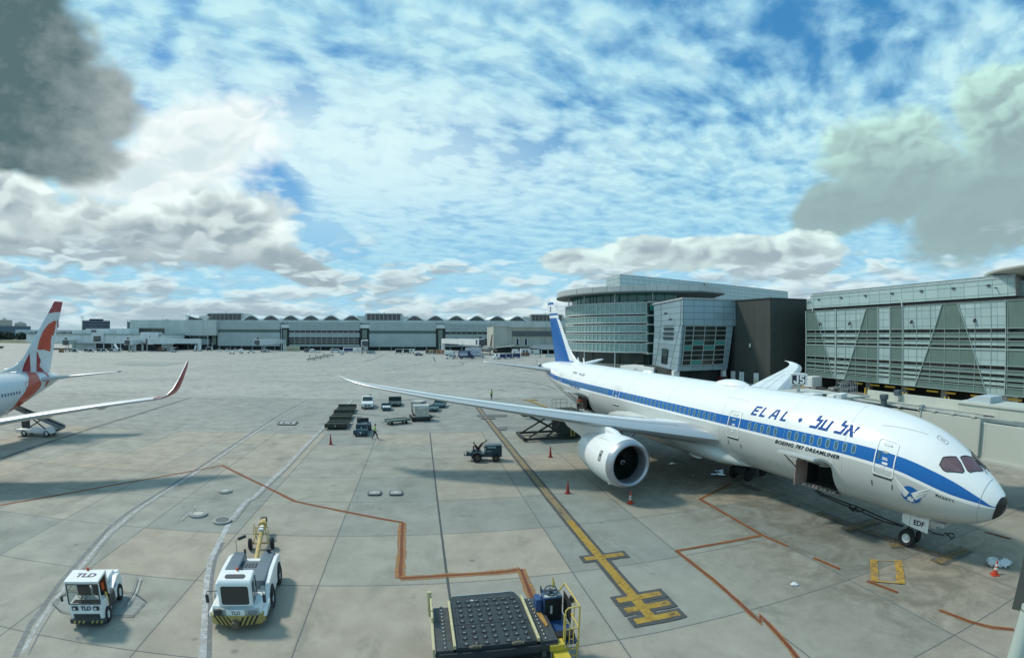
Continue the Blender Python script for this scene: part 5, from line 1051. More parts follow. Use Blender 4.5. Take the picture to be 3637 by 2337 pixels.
# pale strips modelled in as light reflections of shelves inside the mesh bays
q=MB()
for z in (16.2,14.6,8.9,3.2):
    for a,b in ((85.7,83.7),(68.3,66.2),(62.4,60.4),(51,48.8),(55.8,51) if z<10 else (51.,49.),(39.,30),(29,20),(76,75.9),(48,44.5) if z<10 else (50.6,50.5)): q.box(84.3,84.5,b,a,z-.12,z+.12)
q.build('shelf_reflection',[BAND],mc)
q=MB()
for y in (81.5,73,57.8,45,36.): q.cyl((83.6,y,14.2),(84,y,14.2),.18,n=6); q.cbox((83.55,y,13.9),(.25,.3,.4))
q.build('facade_lamp',[DARK],mc)
q=MB(); q.box(84.0,100,37.9,84.7,17.62,20.35,0); q.box(84.6,150,37.9,84.7,20.3,20.9,0); q.box(86,150,-60,88,17.6,20.0,0); q.build('roof_fascia',[FAS],mc)
q=MB(); q.box(83.9,84.2,37.8,84.75,20.35,20.5); q.box(84.5,84.7,37.8,92,20.9,21.0); q.box(84.02,99,37.75,37.9,17.6,20.4); q.build('coping',[GREYP],mc)
q=MB()
for i in range(7): y=82-6.6*i; q.box(83.75,84,y-.3,y+.3,19.35,19.6)
for y in (84.6,41): q.box(83.2,84.,y-.08,y+.08,18.9,19.05)
q.build('fascia_fitting',[DARK],mc)
for y in (83.6,59.7):
    q=MB(); q.cyl((83.5,y,16.9),(83.5,y,18.1),.09,n=6); q.bar((83.5,y,18.0),(83.3,y+.7,18.7),.08); q.build('camera_pole',[TWH],mc)
# ground floor bays
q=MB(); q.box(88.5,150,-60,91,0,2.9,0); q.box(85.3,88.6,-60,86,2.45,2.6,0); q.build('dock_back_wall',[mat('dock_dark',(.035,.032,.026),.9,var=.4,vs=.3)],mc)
cols=[77.6,69.3,60.5,51.8,43.4,34.6,26,17]
for y in cols: q=MB(); q.box(85.4,86.3,y-.55,y+.55,0,2.55); q.build('column',[CONC],mc)
q=MB(); q.box(86.4,88.4,38.3,43.2,0,2.4,0); q.build('office_wall',[TWH],mc); q=MB(); q.box(86.3,86.4,41,42.6,.8,2.0); q.build('window',[TGL],mc); q=MB(); q.box(86.3,86.4,39.2,40.2,0,2.1); q.build('door',[GREYP],mc)
OD=['first','second','third','fourth','fifth','sixth','seventh','eighth','ninth']
for k,(a,b) in enumerate(((72.9,70.5),(68.5,66.2),(64.8,62.4),(60.0,57.8),(55.2,52.8),(51.2,49.2),(46.3,44.0),(39.4,37.1),(35,32.5))):
    t=thing('clearance_bar',OD[k]+' yellow clearance bar along the concourse docks, counting from the steel cage','clearance bar',(85.2,(a+b)/2,1.86),0,'yellow clearance bars along the concourse docks'); q=MB(); q.rbox(-.1,.1,-(a-b)/2,(a-b)/2,-.14,.14,.03); q.build('bar',[mat('signal_yellow',(.80,.50,.05),.5,var=.15)],t); q=MB(); 
    for e in (-.8,.8): q.cyl((0,e,.1),(0,e,.75),.02,n=5)
    q.build('chain',[DARK],t)
# round roof at the far right
rr2=thing('rotunda','glass rotunda with a thin pale disc roof at the right edge','building',(97,30,0))
q=MB(); q.lathe([(-60,0),(0,9)],(0,0,0),'z',4) if False else None
q=MB(); q.lathe([(20.3,9.5),(20.9,14.5),(21.35,17.6),(21.6,17.7),(21.75,17.4),(22.4,13),(23.,7),(23.2,.01)],(0,0,0),'z',64,0); q.build('disc_roof',[mat('disc_roof_white',(.55,.56,.52),.5)],rr2)
q=MB(); q.lathe([(17.0,9.6),(20.5,9.6)],(0,0,0),'z',48,0); g_=q.build('drum_glazing',[TEALG],rr2); q=MB()
for i in range(24): a=R(15*i); q.bar((9.7*math.cos(a),9.7*math.sin(a),17),(9.7*math.cos(a),9.7*math.sin(a),20.5),.2)
q.lathe([(18.7,9.75),(18.9,9.75)],(0,0,0),'z',48,0); q.build('mullion',[BAND],g_)
# bollards and small fixed things along the docks
BL=[(76.7,95.6,'yellow bollard nearest the white doors of the charcoal block'),(77.3,92.9,'yellow bollard between the charcoal block doors and its corner'),(77.9,90.8,'yellow bollard at the outer corner of the charcoal block'),(79.5,87.3,'yellow bollard left of the J5 gate sign'),(81.0,84.9,'yellow bollard just under the left edge of the J5 gate sign'),(81.4,84.3,'yellow bollard just under the right edge of the J5 gate sign'),(84.5,69.2,'left yellow bollard of the pair right of the steel cage'),(84.6,68.4,'right yellow bollard of the pair right of the steel cage'),(84.8,60.2,'left yellow bollard at the dock column behind the second slate post'),(84.8,59.4,'right yellow bollard at the dock column behind the second slate post'),(84.8,51.1,'left yellow bollard of the pair beside the jet bridge roof hut'),(84.8,50.3,'right yellow bollard of the pair beside the jet bridge roof hut'),(75.6,106.,'yellow bollard standing alone left of the white doors')]
for k,(x,y,lb) in enumerate(BL):
    if k==0:
        b0=thing('bollard',lb,'bollard',(x,y,0),0,'yellow bollards along the docks'); q=MB(); q.cyl((0,0,0),(0,0,1.1),.14,n=12); q.lathe([(1.1,.14),(1.18,.1),(1.21,.01)],(0,0,0),'z',12); q.build('post',[MATS['signal_yellow']],b0); q=MB(); q.cyl((0,0,0),(0,0,.04),.22,n=12); q.build('base_plate',[GREYP],b0)
    else: dup(b0,(x,y,0),label=lb)
# ---------------------------------------------------------------- red-tailed twin jet at the left edge
j2=thing('airliner','white twin-jet with red and orange tail swoosh and red winglet cut by the left edge','airliner',(-46.1811,4.7194,0),-1.5306)
RED=mat('livery_red',(.33,.015,.022),.3,var=.06,coat=.3); ORG=mat('livery_orange_red',(.50,.055,.02),.3,var=.06,coat=.3); JS=mat('silver_white_paint',(.62,.66,.68),.28,var=.05,coat=.3)
S7=[(0,4.2,4.19,.01),(.4,4.95,3.45,.75),(1.2,5.6,2.95,1.3),(2.4,6.35,2.55,1.8),(4,7.0,2.25,2.2),(6,7.4,2.12,2.42),(8.5,7.52,2.1,2.515),(20,7.54,2.1,2.515),(36,7.55,2.1,2.515),(39,7.55,2.3,2.5),(42,7.53,2.85,2.38),(45,7.48,3.6,2.12),(48,7.38,4.4,1.72),(50.5,7.2,5.05,1.25),(52.5,6.95,5.6,.75),(53.7,6.7,5.95,.35)]
X7=[a[0] for a in S7]
def sec7(s): return [cubic(X7,[t[k] for t in S7],s) for k in (1,2,3)]
def s7(s,phd,off=0.):   # degrees, + = starboard, - = port
    t,b,w_=sec7(s); p=R(phd); r_=Vector((0,-math.sin(p),math.cos(p))); return Vector((-s,-w_*math.sin(p),(t+b)/2+(t-b)/2*math.cos(p)))+r_*off
def in_poly(x,y,P):
    c=False;j=len(P)-1
    for i in range(len(P)):
        if (P[i][1]>y)!=(P[j][1]>y) and x<(P[j][0]-P[i][0])*(y-P[i][1])/(P[j][1]-P[i][1])+P[i][0]: c=not c
        j=i
    return c
q=MB(); st7=[0,.1,.25,.4,.8,1.2,1.8,2.4,3.2,4,5,6,7.2,8.5]+[10+2*i for i in range(14)]+[37.5+.75*i for i in range(22)]
q.loft([[tuple(s7(max(s,.01),a)) for a in range(0,360,6)] for s in st7]); f7=q.build('fuselage',[JS],j2,weld=True)
def d7(poly,name,m_,off=.015,cut=.22):   # polygon in (s, degrees)
    q=MB(); q.addbm(polybm([[(a,b/24) for a,b in poly]],cut),fn=lambda p:s7(p.x,p.y*24,off)); return q.build(name,[m_],j2)
for sg in (1,-1):
    d7([(46.6,sg*12),(46.62,sg*25),(45.96,sg*54),(45.3,sg*76),(44.5,sg*93),(43.41,sg*109),(42.69,sg*132),(42.2,sg*150),(42,sg*179.9),(44.2,sg*179.9),(45.2,sg*150),(46.6,sg*125),(47.6,sg*108),(48.25,sg*91),(48.05,sg*64),(48.45,sg*20),(48.5,sg*12)],'red_band',ORG)
    d7([(49.7,sg*14),(49.91,sg*21),(50.0,sg*60),(49.4,sg*92),(49.0,sg*110),(49.6,sg*110),(50.45,sg*82),(50.75,sg*36),(50.6,sg*14)],'red_band',RED)
    for i in range(56):
        s_=43.49-.505*i
        if s_>9 and not (24<s_<25):
            ph=sg*math.degrees(math.acos((5.45-(sec7(s_)[0]+sec7(s_)[1])/2)/((sec7(s_)[0]-sec7(s_)[1])/2))); q=MB(); q.addbm(polybm([rrect(.26,.40,.12,4)],.15),fn=lambda p:s7(s_-p.x,ph-sg*math.degrees(p.y/2.6),.012)); q.build('window',[WIN],j2)
    q=MB(); q.tube([s7(a,sg*b,.02) for a,b in ((45.75,64),(45.78,72),(45.8,90),(45.8,106),(45.7,111),(45.3,112),(44.98,108),(44.9,95),(44.9,80),(44.9,66),(45.3,62))],.03,5,0,True); q.build('door',[mat('door_outline_red',(.6,.12,.06),.4)],j2)
# fin with painted leaf
def f7LE(z): return 53.11-(15.95-z)*.885
def f7TE(z): return 54.83-(16.-z)*.31
def x7(s,z,sg): 
    a,b=f7LE(z),f7TE(z); x=max(0,min(1,(s-a)/(b-a))); yt=5*(.2969*math.sqrt(x)-.126*x-.3516*x*x+.2843*x**3-.1036*x**4)*.085*(b-a); return Vector((-s,-sg*(yt+.012),z))
q=MB(); q.loft([[L(f7LE(z)+x*(f7TE(z)-f7LE(z)),t*.085*(f7TE(z)-f7LE(z)),z) for x,t in UP[::-1]+LO[1:]] for z in (16.,15,14,12.5,11,9.5,8.6,7.,6.2)]); fn=q.build('fin',[JS],j2)
q=MB(); q.loft([[L(f7LE(z)-d+x*3.4,t*.3,z) for x,t in UP[::-1]+LO[1:]] for z,d in ((9.6,0),(8.9,.2),(8.3,.8),(8.0,1.6),(7.8,2.5),(7.6,3.4))],cap=False); q.build('fin_fillet',[JS],fn)
leafP=[(53.47,13.48),(52.9,13.52),(52.4,13.32),(51.7,13.05),(51.1,12.62),(50.6,12.2),(50.28,11.76),(49.95,11.3),(49.71,10.9),(49.5,10.4),(49.37,9.95),(50.2,9.9),(50.7,9.93),(50.8,9.98),(50.9,10.2),(50.89,10.55),(51.46,10.08),(52.15,9.62),(52.28,10.28),(52.26,11.0),(52.19,11.83),(52.5,11.66),(52.72,11.62),(52.9,11.75),(53.05,12.1),(53.23,12.65)]
LM=[(49.25,9.8),(49.5,9.5),(49.73,9.04),(50.0,8.75),(50.03,8.49),(49.85,8.2),(49.75,7.95),(50.1,7.7),(50.86,7.2),(49.1,7.3)]
for sg in (1,-1):
    for poly,m_,nm in ((leafP,ORG,'painted_leaf'),([(51.75,14.36),(53.0,15.96),(54.8,16.),(54.36,14.66),(53.17,14.62),(52.4,14.5)],RED,'fin_cap'),([(53.6,13.52),(53.95,13.56),(54.05,12.66),(53.87,12.58),(53.72,12.9)],RED,'painted_leaf'),([(47.93,9.6),(46.85,8.33),(46.4,7.5),(47.95,7.4)],RED,'painted_leaf'),(LM,RED,'painted_leaf')):
        q=MB(); q.addbm(polybm([poly],.35),fn=lambda p:x7(p.x,p.y,sg)); q.build(nm,[m_],fn)
W7=[(2.2,20.3,3.4,9.2,.13,.03),(5,22.2,3.8,7.9,.125,.02),(8,24.2,4.2,6.6,.12,.02),(12,27.,4.85,5.4,.11,.01),(16,29.7,5.45,4.6,.1,.0),(20,32.4,5.95,3.7,.1,0),(22.5,34.1,6.2,3.1,.1,0),(24.0,35.2,6.34,2.7,.1,0)]
WL=[(24.0,35.2,6.34,2.7,0),(24.5,35.7,6.40,2.35,12),(24.9,36.3,6.62,1.95,35),(25.15,37.0,7.05,1.5,62),(25.3,37.9,7.8,1.15,76),(25.42,39.1,8.9,.7,78),(25.46,39.7,9.45,.25,80)]
# wing and winglet (offsets fitted on the port side)
W7=[(y,s0+(.0 if y<10 else .0),z,c_,t_,i_) for y,s0,z,c_,t_,i_ in W7]
for sg in (-1,1):
    q=MB(); q.loft([wsec(y,s0,z0,ch,tc,sg,main,inc) for y,s0,z0,ch,tc,inc in W7],closed=False,cap=False); wg=q.build('wing',[WPAN],j2)
    q=MB(); q.loft([wsec(y,s0,z0,ch,tc,sg,lead,inc) for y,s0,z0,ch,tc,inc in W7],closed=False,cap=False); q.build('leading_edge_slat',[JM],wg)
    rings=[];
    for y,s0,z0,ch,cant in WL:
        n_=Vector((0,-sg*-math.sin(R(cant)),math.cos(R(cant)))) ; rings.append([Vector(L(s0+x*ch,sg*y,z0))+Vector((0,sg*math.sin(R(cant)),math.cos(R(cant))))*(t*.09*ch) for x,t in UP[::-1]+LO[1:]])
    q=MB(); q.loft(rings); wl=q.build('winglet',[RED],wg)
    q=MB(); q.tube([L(s0-.01,sg*y,z0) for y,s0,z0,ch,c_ in WL],.05,6); q.build('winglet_leading_edge',[JM],wl)
    T7=[(.5,47.5,6.3,5.2,.1,0),(1.6,48.3,6.45,4.7,.1,0),(5,50.6,6.8,3.3,.095,0),(8,52.6,7.05,2.1,.09,0),(9.3,53.6,7.15,1.5,.09,0)]
    q=MB(); q.loft([wsec(y,s0,z0,ch,tc,sg,main,inc) for y,s0,z0,ch,tc,inc in T7],closed=False,cap=False); tp=q.build('tailplane',[WPAN],j2); q=MB(); q.loft([wsec(y,s0,z0,ch,tc,sg,lead,inc) for y,s0,z0,ch,tc,inc in T7],closed=False,cap=False); q.build('leading_edge',[JM],tp)
    for y,ln in ((7,3.2),(14.5,2.4),(19,2)):
        s0,z0,ch,tc,inc=interp(W7,y); q=MB(); q.lathe([(-ln*.45,.02),(-ln*.3,.16),(0,.24),(ln*.3,.18),(ln*.55,.02)],L(s0+ch*.86,sg*y,z0-.25-inc*ch),'x',10); q.build('flap_track_fairing',[JG],wg)
    q=MB(); q.lathe([(0,1.2),(-.3,1.38),(-1.5,1.42),(-3,1.3),(-4,1.05)],(-17.5,-sg*7.9,2.2),'x',32); q.lathe([(0,1.2),(-.4,1.1),(-1.2,1.1),(-1.21,.02)],(-17.5,-sg*7.9,2.2),'x',32); q.lathe([(-4,.9),(-5.2,.5),(-5.6,.05)],(-17.5,-sg*7.9,2.2),'x',20); q.build('engine_nacelle',[JS],j2)
    q=MB(); q.prism([(-18.3,3.5),(-20.6,4.1),(-25,4.0),(-22,3.0)],-sg*7.9-.18,-sg*7.9+.18,0,'y'); q.build('engine_pylon',[JS],j2)
    q=MB(); q.cyl(L(25.6,sg*4.65,.8),L(25.6,sg*4.4,3.2),.17,n=10); mg=q.build('main_gear',[STEEL],j2)
    for ds in (-.6,.6):
        for dy in (-.45,.45): q=MB(); wheel(q,L(25.6+ds,sg*4.65+dy,.56),.56,.4); q.build('wheel',[RUB,RIM],mg)
q=MB(); q.cyl(L(5.5,0,.5),L(5.4,0,2.3),.1,n=10); ng7=q.build('nose_gear',[STEEL],j2)
for y in (-.3,.3): q=MB(); wheel(q,L(5.5,y,.46),.46,.3); q.build('wheel',[RUB,RIM],ng7)
q=MB(); q.prism([(-41.8,2.95),(-41.5,2.55),(-41.35,2.9)],-.03,.03,0,'y'); q.cyl(L(43.6,0,3.3),L(43.7,0,2.75),.05,.02,6); q.build('belly_antenna',[ORG],j2)
for sg in (1,-1): d7([(3.0,sg*38),(2.2,sg*16),(1.5,sg*25),(2.3,sg*52)],'cockpit_window',COCK)
# belt loader under its tail
def veh_wheels(parent,xs,ys,r_,w_=.24,rim=RIM,rub=RUB):
    for x in xs:
        for y in ys:
            q=MB(); wheel(q,(x,y,r_),r_,w_); q.build('wheel',[rub,rim],parent)
bl=thing('belt_loader','white belt loader with a raised conveyor under the tail of the red-tailed jet','belt loader',(-46.4,51.9,0),R(190))
q=MB(); q.rbox(-2.5,2.6,-.95,.95,.45,.85,.06); q.rbox(-2.7,-1.7,-.9,.9,.5,1.15,.06); q.build('chassis',[WHITE],bl); veh_wheels(bl,(-1.6,1.5),(-.85,.85),.40)
q=MB(); q.bar((-3.6,.25,1.0),(3.0,.25,3.3),.9,.22); q.bar((-3.6,-.22,1.1),(3.0,-.22,3.4),.06,.35); q.bar((-3.6,.72,1.1),(3.0,.72,3.4),.06,.35); cv=q.build('conveyor',[mat('conveyor_grey',(.22,.24,.25),.6),WHITE],bl); q=MB(); q.bar((-3.5,.25,1.16),(2.9,.25,3.42),.74,.03); q.build('belt',[RUB],cv)
q=MB(); q.bar((-1.2,.25,.8),(1.3,.25,2.5),.12); q.bar((1.4,.25,.8),(-.6,.25,1.9),.12); q.build('lift_arm',[DARK],bl)
q=MB(); q.rbox(1.7,2.5,-.95,-.2,.85,1.6,.05); q.bar((1.7,-.9,1.5),(1.55,-.9,2.1),.06); q.build('driver_station',[DARK],bl)
q=MB(); q.tube([(1.95+.19*math.cos(R(i*30)),-.55+.19*math.sin(R(i*30)),1.85) for i in range(12)],.02,5,0,True); q.cyl((1.95,-.55,1.5),(1.95,-.55,1.85),.03,n=6); q.build('steering_wheel',[DARK],bl)
q=MB(); q.tube([(-3.4,-.3,1.45),(-2.6,-.3,1.7),(.5,-.3,2.8)],.025,5,0); q.build('hand_rail',[YEL],bl)
q=MB(); q.box(-2.74,-2.70,-.5,.5,.65,.8); q.build('bumper_strip',[RUB],bl)
# ---------------------------------------------------------------- ground equipment near the camera
def cabglass(poly3,name,m_,parent,th=.012):
    q=MB(); q.add(poly3,[tuple(range(len(poly3)))]); return q.build(name,[m_],parent)
HAZB=mat('hazard_black',(.03,.03,.028),.6); HAZY=mat('hazard_yellow',(.42,.33,.10),.6,var=.2); INT=mat('cab_interior',(.02,.022,.024),.8); SEAT=mat('seat_vinyl',(.03,.03,.035),.6); CBRN=mat('cab_brown',(.13,.05,.025),.7); VGL=mat('vehicle_glass',(.02,.028,.03),.06,var=0,spec=.7)
# see-through windscreen
VGT=bpy.data.materials.new('clear_screen'); VGT.use_nodes=True; t=NT(VGT.node_tree); t.n.clear(); o=t.node('ShaderNodeOutputMaterial'); mx=t.node('ShaderNodeMixShader'); g1=t.node('ShaderNodeBsdfTransparent'); g1.inputs[0].default_value=(.55,.62,.62,1); g2=t.node('ShaderNodeBsdfGlossy'); g2.inputs['Roughness'].default_value=.03; mx.inputs[0].default_value=.09; t.l.new(g1.outputs[0],mx.inputs[1]); t.l.new(g2.outputs[0],mx.inputs[2]); t.l.new(mx.outputs[0],o.inputs[0])
# --- compact baggage tractor with a cab (front = +x)
bt=thing('baggage_tractor','small white cab tractor with TLD on its roof and nose at bottom left','tractor',(-14.72,18.62,0),math.atan2(-1.51,.41))
q=MB(); q.prism([(1.42,.30),(1.50,.42),(1.50,.62),(1.44,1.02),(1.38,1.06),(.60,1.06),(.60,.46),(.3,.40),(-.25,.40),(-.3,.92),(-1.05,1.18),(-1.52,1.14),(-1.6,.75),(-1.52,.42),(-1.35,.36),(1.1,.30)],-.72,.72,0,'y'); bd=q.build('body',[WHITE],bt,bevel=.035)
q=MB(); q.rbox(-1.45,-.35,-.50,.45,1.12,1.30,.04); q.rbox(-1.0,-.55,-.2,.2,1.28,1.34,.02); q.rbox(-1.62,-1.35,-.66,.66,1.05,1.22,.04); q.build('engine_cover',[WHITE],bt)
q=MB(); q.rbox(1.36,1.58,-.80,.80,.20,.42,.05); bp=q.build('bumper',[DARK],bt); q=MB()
for i in range(-3,4): 
    if i: q.add([(1.585,i*.2-.06,.24),(1.585,i*.2+.02,.24),(1.585,i*.2+.10,.38),(1.585,i*.2+.02,.38)],[(0,1,2,3)])
q.build('hazard_stripe',[HAZY],bp); q=MB(); q.box(1.46,1.52,-.58,.58,.44,.64); q.build('grille',[DARK],bd)
q=MB(); q.rbox(.28,1.42,-.76,.76,1.98,2.08,.03); rf=q.build('cab_roof',[WHITE],bt)
q=MB(); q.addbm(textbm('TLD',.50,.2,.018,.95,'CENTER'),fn=lambda p:(1.0-p.y,p.x+.02,2.086)); 
q.xf(Matrix.Identity(4)); q.build('roof_lettering',[mat('logo_navy',(.02,.03,.09),.5)],rf)
q=MB(); q.cyl((.32,-.05,2.08),(.32,-.05,2.20),.065,.055,10); q.build('beacon',[REDL],rf)
q=MB()
for y in (-.72,.72): q.bar((1.44,y,1.04),(1.34,y,2.0),.06); q.bar((.34,y,1.0),(.34,y,2.0),.06)
q.bar((1.44,-.72,1.06),(1.44,.72,1.06),.06); q.bar((1.36,-.72,1.94),(1.36,.72,1.94),.06); q.build('cab_frame',[WHITE],bt)
cabglass([(1.455,-.69,1.1),(1.455,.69,1.1),(1.375,.69,1.92),(1.375,-.69,1.92)],'windscreen',VGT,bt)
q=MB()
for a,b in (((1.465,-.70,1.08),(1.465,.70,1.08)),((1.385,-.70,1.93),(1.385,.70,1.93)),((1.465,-.70,1.08),(1.385,-.70,1.93)),((1.465,.70,1.08),(1.385,.70,1.93))): q.bar(a,b,.035)
q.tube([(1.47,-.1,1.12),(1.46,.1,1.16),(1.46,.35,1.12)],.012,4); q.build('screen_seal',[DARK],bt)
q=MB(); q.box(.36,1.40,-.68,.68,.44,.50,0); q.rbox(1.05,1.40,-.6,.6,.9,1.08,.03,0); q.box(.34,.38,-.68,-.1,.5,1.95,1); q.build('cab_floor',[INT,INT],bt); q=MB(); q.box(.30,.35,.0,.72,.5,1.98,0); q.build('cab_rear_wall',[CBRN],bt)
q=MB(); q.rbox(.40,.85,.05,.55,.62,.78,.04); q.rbox(.38,.50,.05,.55,.78,1.35,.04); q.rbox(.40,.85,-.55,-.08,.62,.78,.04); q.rbox(.38,.50,-.55,-.08,.78,1.35,.04); q.build('seat',[SEAT],bt)
q=MB(); q.tube([(1.0+.05*math.sin(R(i*30)),-.25+.19*math.cos(R(i*30)),1.22+.18*math.sin(R(i*30))) for i in range(12)],.018,5,0,True); q.bar((1.0,-.25,1.22),(1.2,-.25,1.0),.04); q.build('steering_wheel',[DARK],bt)
q=MB(); q.rbox(.45,.60,.50,.62,1.25,1.62,.04); q.build('safety_jacket',[mat('safety_orange',(.65,.10,.02),.7)],bt); q=MB(); q.tube([(.78,.70,.55),(.80,.71,1.15),(.70,.71,1.25),(.60,.71,1.15),(.58,.70,.55)],.03,6); q.build('grab_handle',[YEL],bt)
q=MB()
for y in (-.47,.47): q.box(1.485,1.51,y-.13,y+.13,.80,.98,0); q.cyl((1.50,y-.03,.89),(1.53,y-.03,.89),.06,n=10,m=1)
q.build('headlight',[DARK,LAMP],bd); q=MB(); q.addbm(textbm('TLD',.26,.15,.010,.95,'CENTER'),fn=lambda p:(1.492,p.x+.0,.80+p.y)); q.build('nose_lettering',[mat('logo_navy',(.02,.03,.09),.5)],bd)
q=MB(); q.addbm(textbm('TLD',.22,.15,.010,.95,'CENTER'),fn=lambda p:(-.55+p.x,.728,.86+p.y)); q.build('side_lettering',[mat('logo_faded_blue',(.12,.20,.36),.5)],bd)
q=MB(); q.tube([(1.42,-.76,1.45),(1.5,-.9,1.5),(1.48,-.95,1.4)],.015,5); q.rbox(1.44,1.52,-1.02,-.92,1.2,1.45,.02); q.build('mirror',[DARK],bt)
q=MB()
for x,r_ in ((.98,.36),(-1.0,.38)):
    pass
for x,r_ in ((.96,.34),(-.98,.38)):
    for y in (-.66,.66):
        q=MB(); wheel(q,(x,y*1.03,r_),r_,.22); q.build('wheel',[RUB,RIM],bt)
q=MB(); q.box(-.2,.3,-.74,.74,.32,.42); q.box(-.28,.58,.735,.745,.42,.90); q.build('side_step',[DARK],bt)
# --- push-back tug (front = +x, towards us)
tg=thing('pushback_tug','large white aircraft tug with grey engine decks and yellow-black striped bumper','aircraft tug',(-8.18,20.75,0),math.atan2(-4.6,.55))
hd=Vector((.55,-4.6)).normalized()
q=MB()   # side hulls
for s_ in (-1,1):
    q.prism([(2.15,.42),(2.45,.55),(2.35,.72),(1.25,.75),(.95,1.32),(-.4,1.42),(-1.7,1.40),(-2.25,1.25),(-2.4,.75),(-2.3,.42)],s_*1.12-.10,s_*1.12+.10,0,'y')
q.prism([(2.3,.40),(2.55,.62),(2.3,.98),(1.3,.98),(1.2,.40)],-1.05,1.05,0,'y'); q.box(-2.3,1.3,-1.02,1.02,.40,1.0); bd=q.build('body',[WHITE],tg,bevel=.04)
q=MB()
for s_ in (-1,1): q.rbox(-2.15,.95,s_*.72-.30,s_*.72+.30,1.0,1.44,.06)
dk=q.build('engine_deck',[mat('deck_grey_blue',(.11,.155,.19),.5,var=.12)],tg)
q=MB(); q.rbox(-1.5,.7,-.42,.42,1.0,1.24,.04,0)
for i in range(11): q.bar((.1+.0,-.33+i*.066,1.262),(.5,-.36+i*.066,1.262),.022,.02,1)
for i in range(5): q.box(-1.2,-.75,-.38+i*.02+i*.13,-.30+i*.15,1.245,1.262,1)
q.build('radiator_cover',[mat('deck_grey_blue',(.11,.155,.19),.5),DARK],tg)
q=MB(); 
cab=[(2.42,.98),(2.28,1.98),(2.15,2.10),(1.38,2.18),(1.28,2.1),(1.22,.98)]
for s_ in (-1,1): pass
q.prism(cab,-.72,.72,0,'y'); cb=q.build('cab',[WHITE],tg,bevel=.06)
def fx(z): return lerp(2.42,2.28,(z-.98)/1.0)+.012
q=MB(); P_=[(a,b) for a,b in rrect(1.16,.78,.09,4)]; q.add([(fx(1.48+b),a,1.48+b) for a,b in P_],[tuple(range(len(P_)))]); q.build('windscreen',[VGL],cb)
q=MB(); P_=[(a,b) for a,b in rrect(.86,.30,.12,5)]; q.add([(1.92+b,a,2.135-.052*(b)*2.0+.012) for a,b in P_],[tuple(range(len(P_)))]); q.build('roof_window',[mat('tinted_bronze_glass',(.10,.08,.08),.12,var=0)],cb)
for s_ in (-1,1):
    q=MB(); P_=[(1.36,1.05),(2.26,1.05),(2.16,1.92),(1.46,2.02),(1.36,1.9)]; q.add([(a,s_*.733,b) for a,b in P_],[tuple(range(5))]); q.build('side_window',[VGL],cb); q=MB(); q.bar((1.82,s_*.74,1.05),(1.78,s_*.74,1.96),.04); q.build('window_bar',[WHITE],cb)
q=MB(); q.lathe([(0,.11),(.06,.13),(.16,.08),(.2,.01)],(2.05,-.18,1.3),'z',12); q.build('beacon',[mat('driver_vest',(.45,.55,.10),.7)],cb) if False else None
q=MB(); q.cyl((1.42,.0,2.17),(1.42,.0,2.29),.06,.05,10); q.build('beacon',[REDL],cb)
q=MB(); q.cyl((1.35,.18,2.17),(1.35,.18,2.25),.05,n=8); q.build('work_lamp',[DARK],cb)
# bumper with hazard chevrons
q=MB(); q.prism([(2.30,-1.16),(2.62,-1.02),(2.78,-.25),(2.78,.25),(2.62,1.02),(2.30,1.16)],.32,.72,0); bp=q.build('front_bumper',[HAZY],tg)
q=MB()
def bfx(y): a=abs(y); return 2.785 if a<.25 else lerp(2.785,2.625,(a-.25)/.77)
for s_ in (-1,1):
    for k in range(4):
        y0=.30+.19*k
        q.add([(bfx(y0)+.004,s_*y0,.72),(bfx(y0+.09)+.004,s_*(y0+.09),.72),(bfx(y0-.22+.09)+.004 if y0-.13>.2 else 2.79,s_*max(.12,y0-.13-.0),.33),(2.79 if y0-.22<.25 else bfx(y0-.22)+.004,s_*max(.04,y0-.22),.33)][::1],[(0,1,2,3)])
q.build('hazard_stripe',[HAZB],bp)
q=MB(); q.box(2.5,2.62,-.95,.95,.72,.98,0); q.box(2.55,2.66,-.38,.38,.70,.96,1); nf_=q.build('nose_panel',[mat('light_grey_plastic',(.42,.46,.46),.5),WHITE],tg)
q=MB(); q.addbm(textbm('TLD',.22,.15,.010,.95,'CENTER'),fn=lambda p:(2.665,p.x,.76+p.y)); q.build('nose_lettering',[mat('logo_grey',(.22,.24,.26),.5)],nf_)
q=MB()
for y in (-.70,.70): q.rbox(2.60,2.68,y-.18,y+.18,.77,.93,.02,0); 
q.build('headlight',[mat('lens_grey',(.20,.23,.24),.2)],nf_); q=MB(); q.cbox((2.72,-.72,.92),(.12,.30,.24),0,.2); q.build('work_lamp',[DARK],nf_)
q=MB(); q.rbox(2.74,3.02,-.14,.14,.30,.58,.03); q.cyl((2.92,0,.26),(2.92,0,.72),.045,n=8); q.build('tow_hitch',[mat('hitch_brown',(.12,.10,.07),.7)],tg)
for s_ in (-1,1):
    q=MB(); q.tube([(2.2,s_*.74,1.62),(2.32,s_*1.15,1.66),(2.32,s_*1.2,1.5)],.018,5); q.rbox(2.27,2.35,s_*1.2-.07,s_*1.2+.07,1.12,1.5,.03); q.build('mirror',[DARK],tg)
q=MB(); q.tube([(-2.0,-.85,1.44),(-2.15,-.9,1.95),(-2.1,-.75,2.15)],.015,5); q.cbox((-2.1,-.55,2.2),(.1,.42,.14),0,.3,0,.3); q.cyl((-2.0,-.45,1.44),(-2.0,-.45,1.62),.06,n=8); q.cyl((-2.05,.72,1.44),(-2.05,.72,1.62),.10,.13,10); q.build('rear_mirror',[DARK],tg)
q=MB(); q.cyl((.98,.92,1.1),(1.03,.92,1.1),.12,n=12); q.box(.97,1.0,.72,1.1,.80,.92); q.build('deck_lamp',[GREYP],tg)
q=MB()
for s_ in (-1,1): q.prism([(2.2,.42),(1.3,.40),(1.28,.48),(2.3,.5)],s_*1.18-.14,s_*1.18+.14,0,'y')
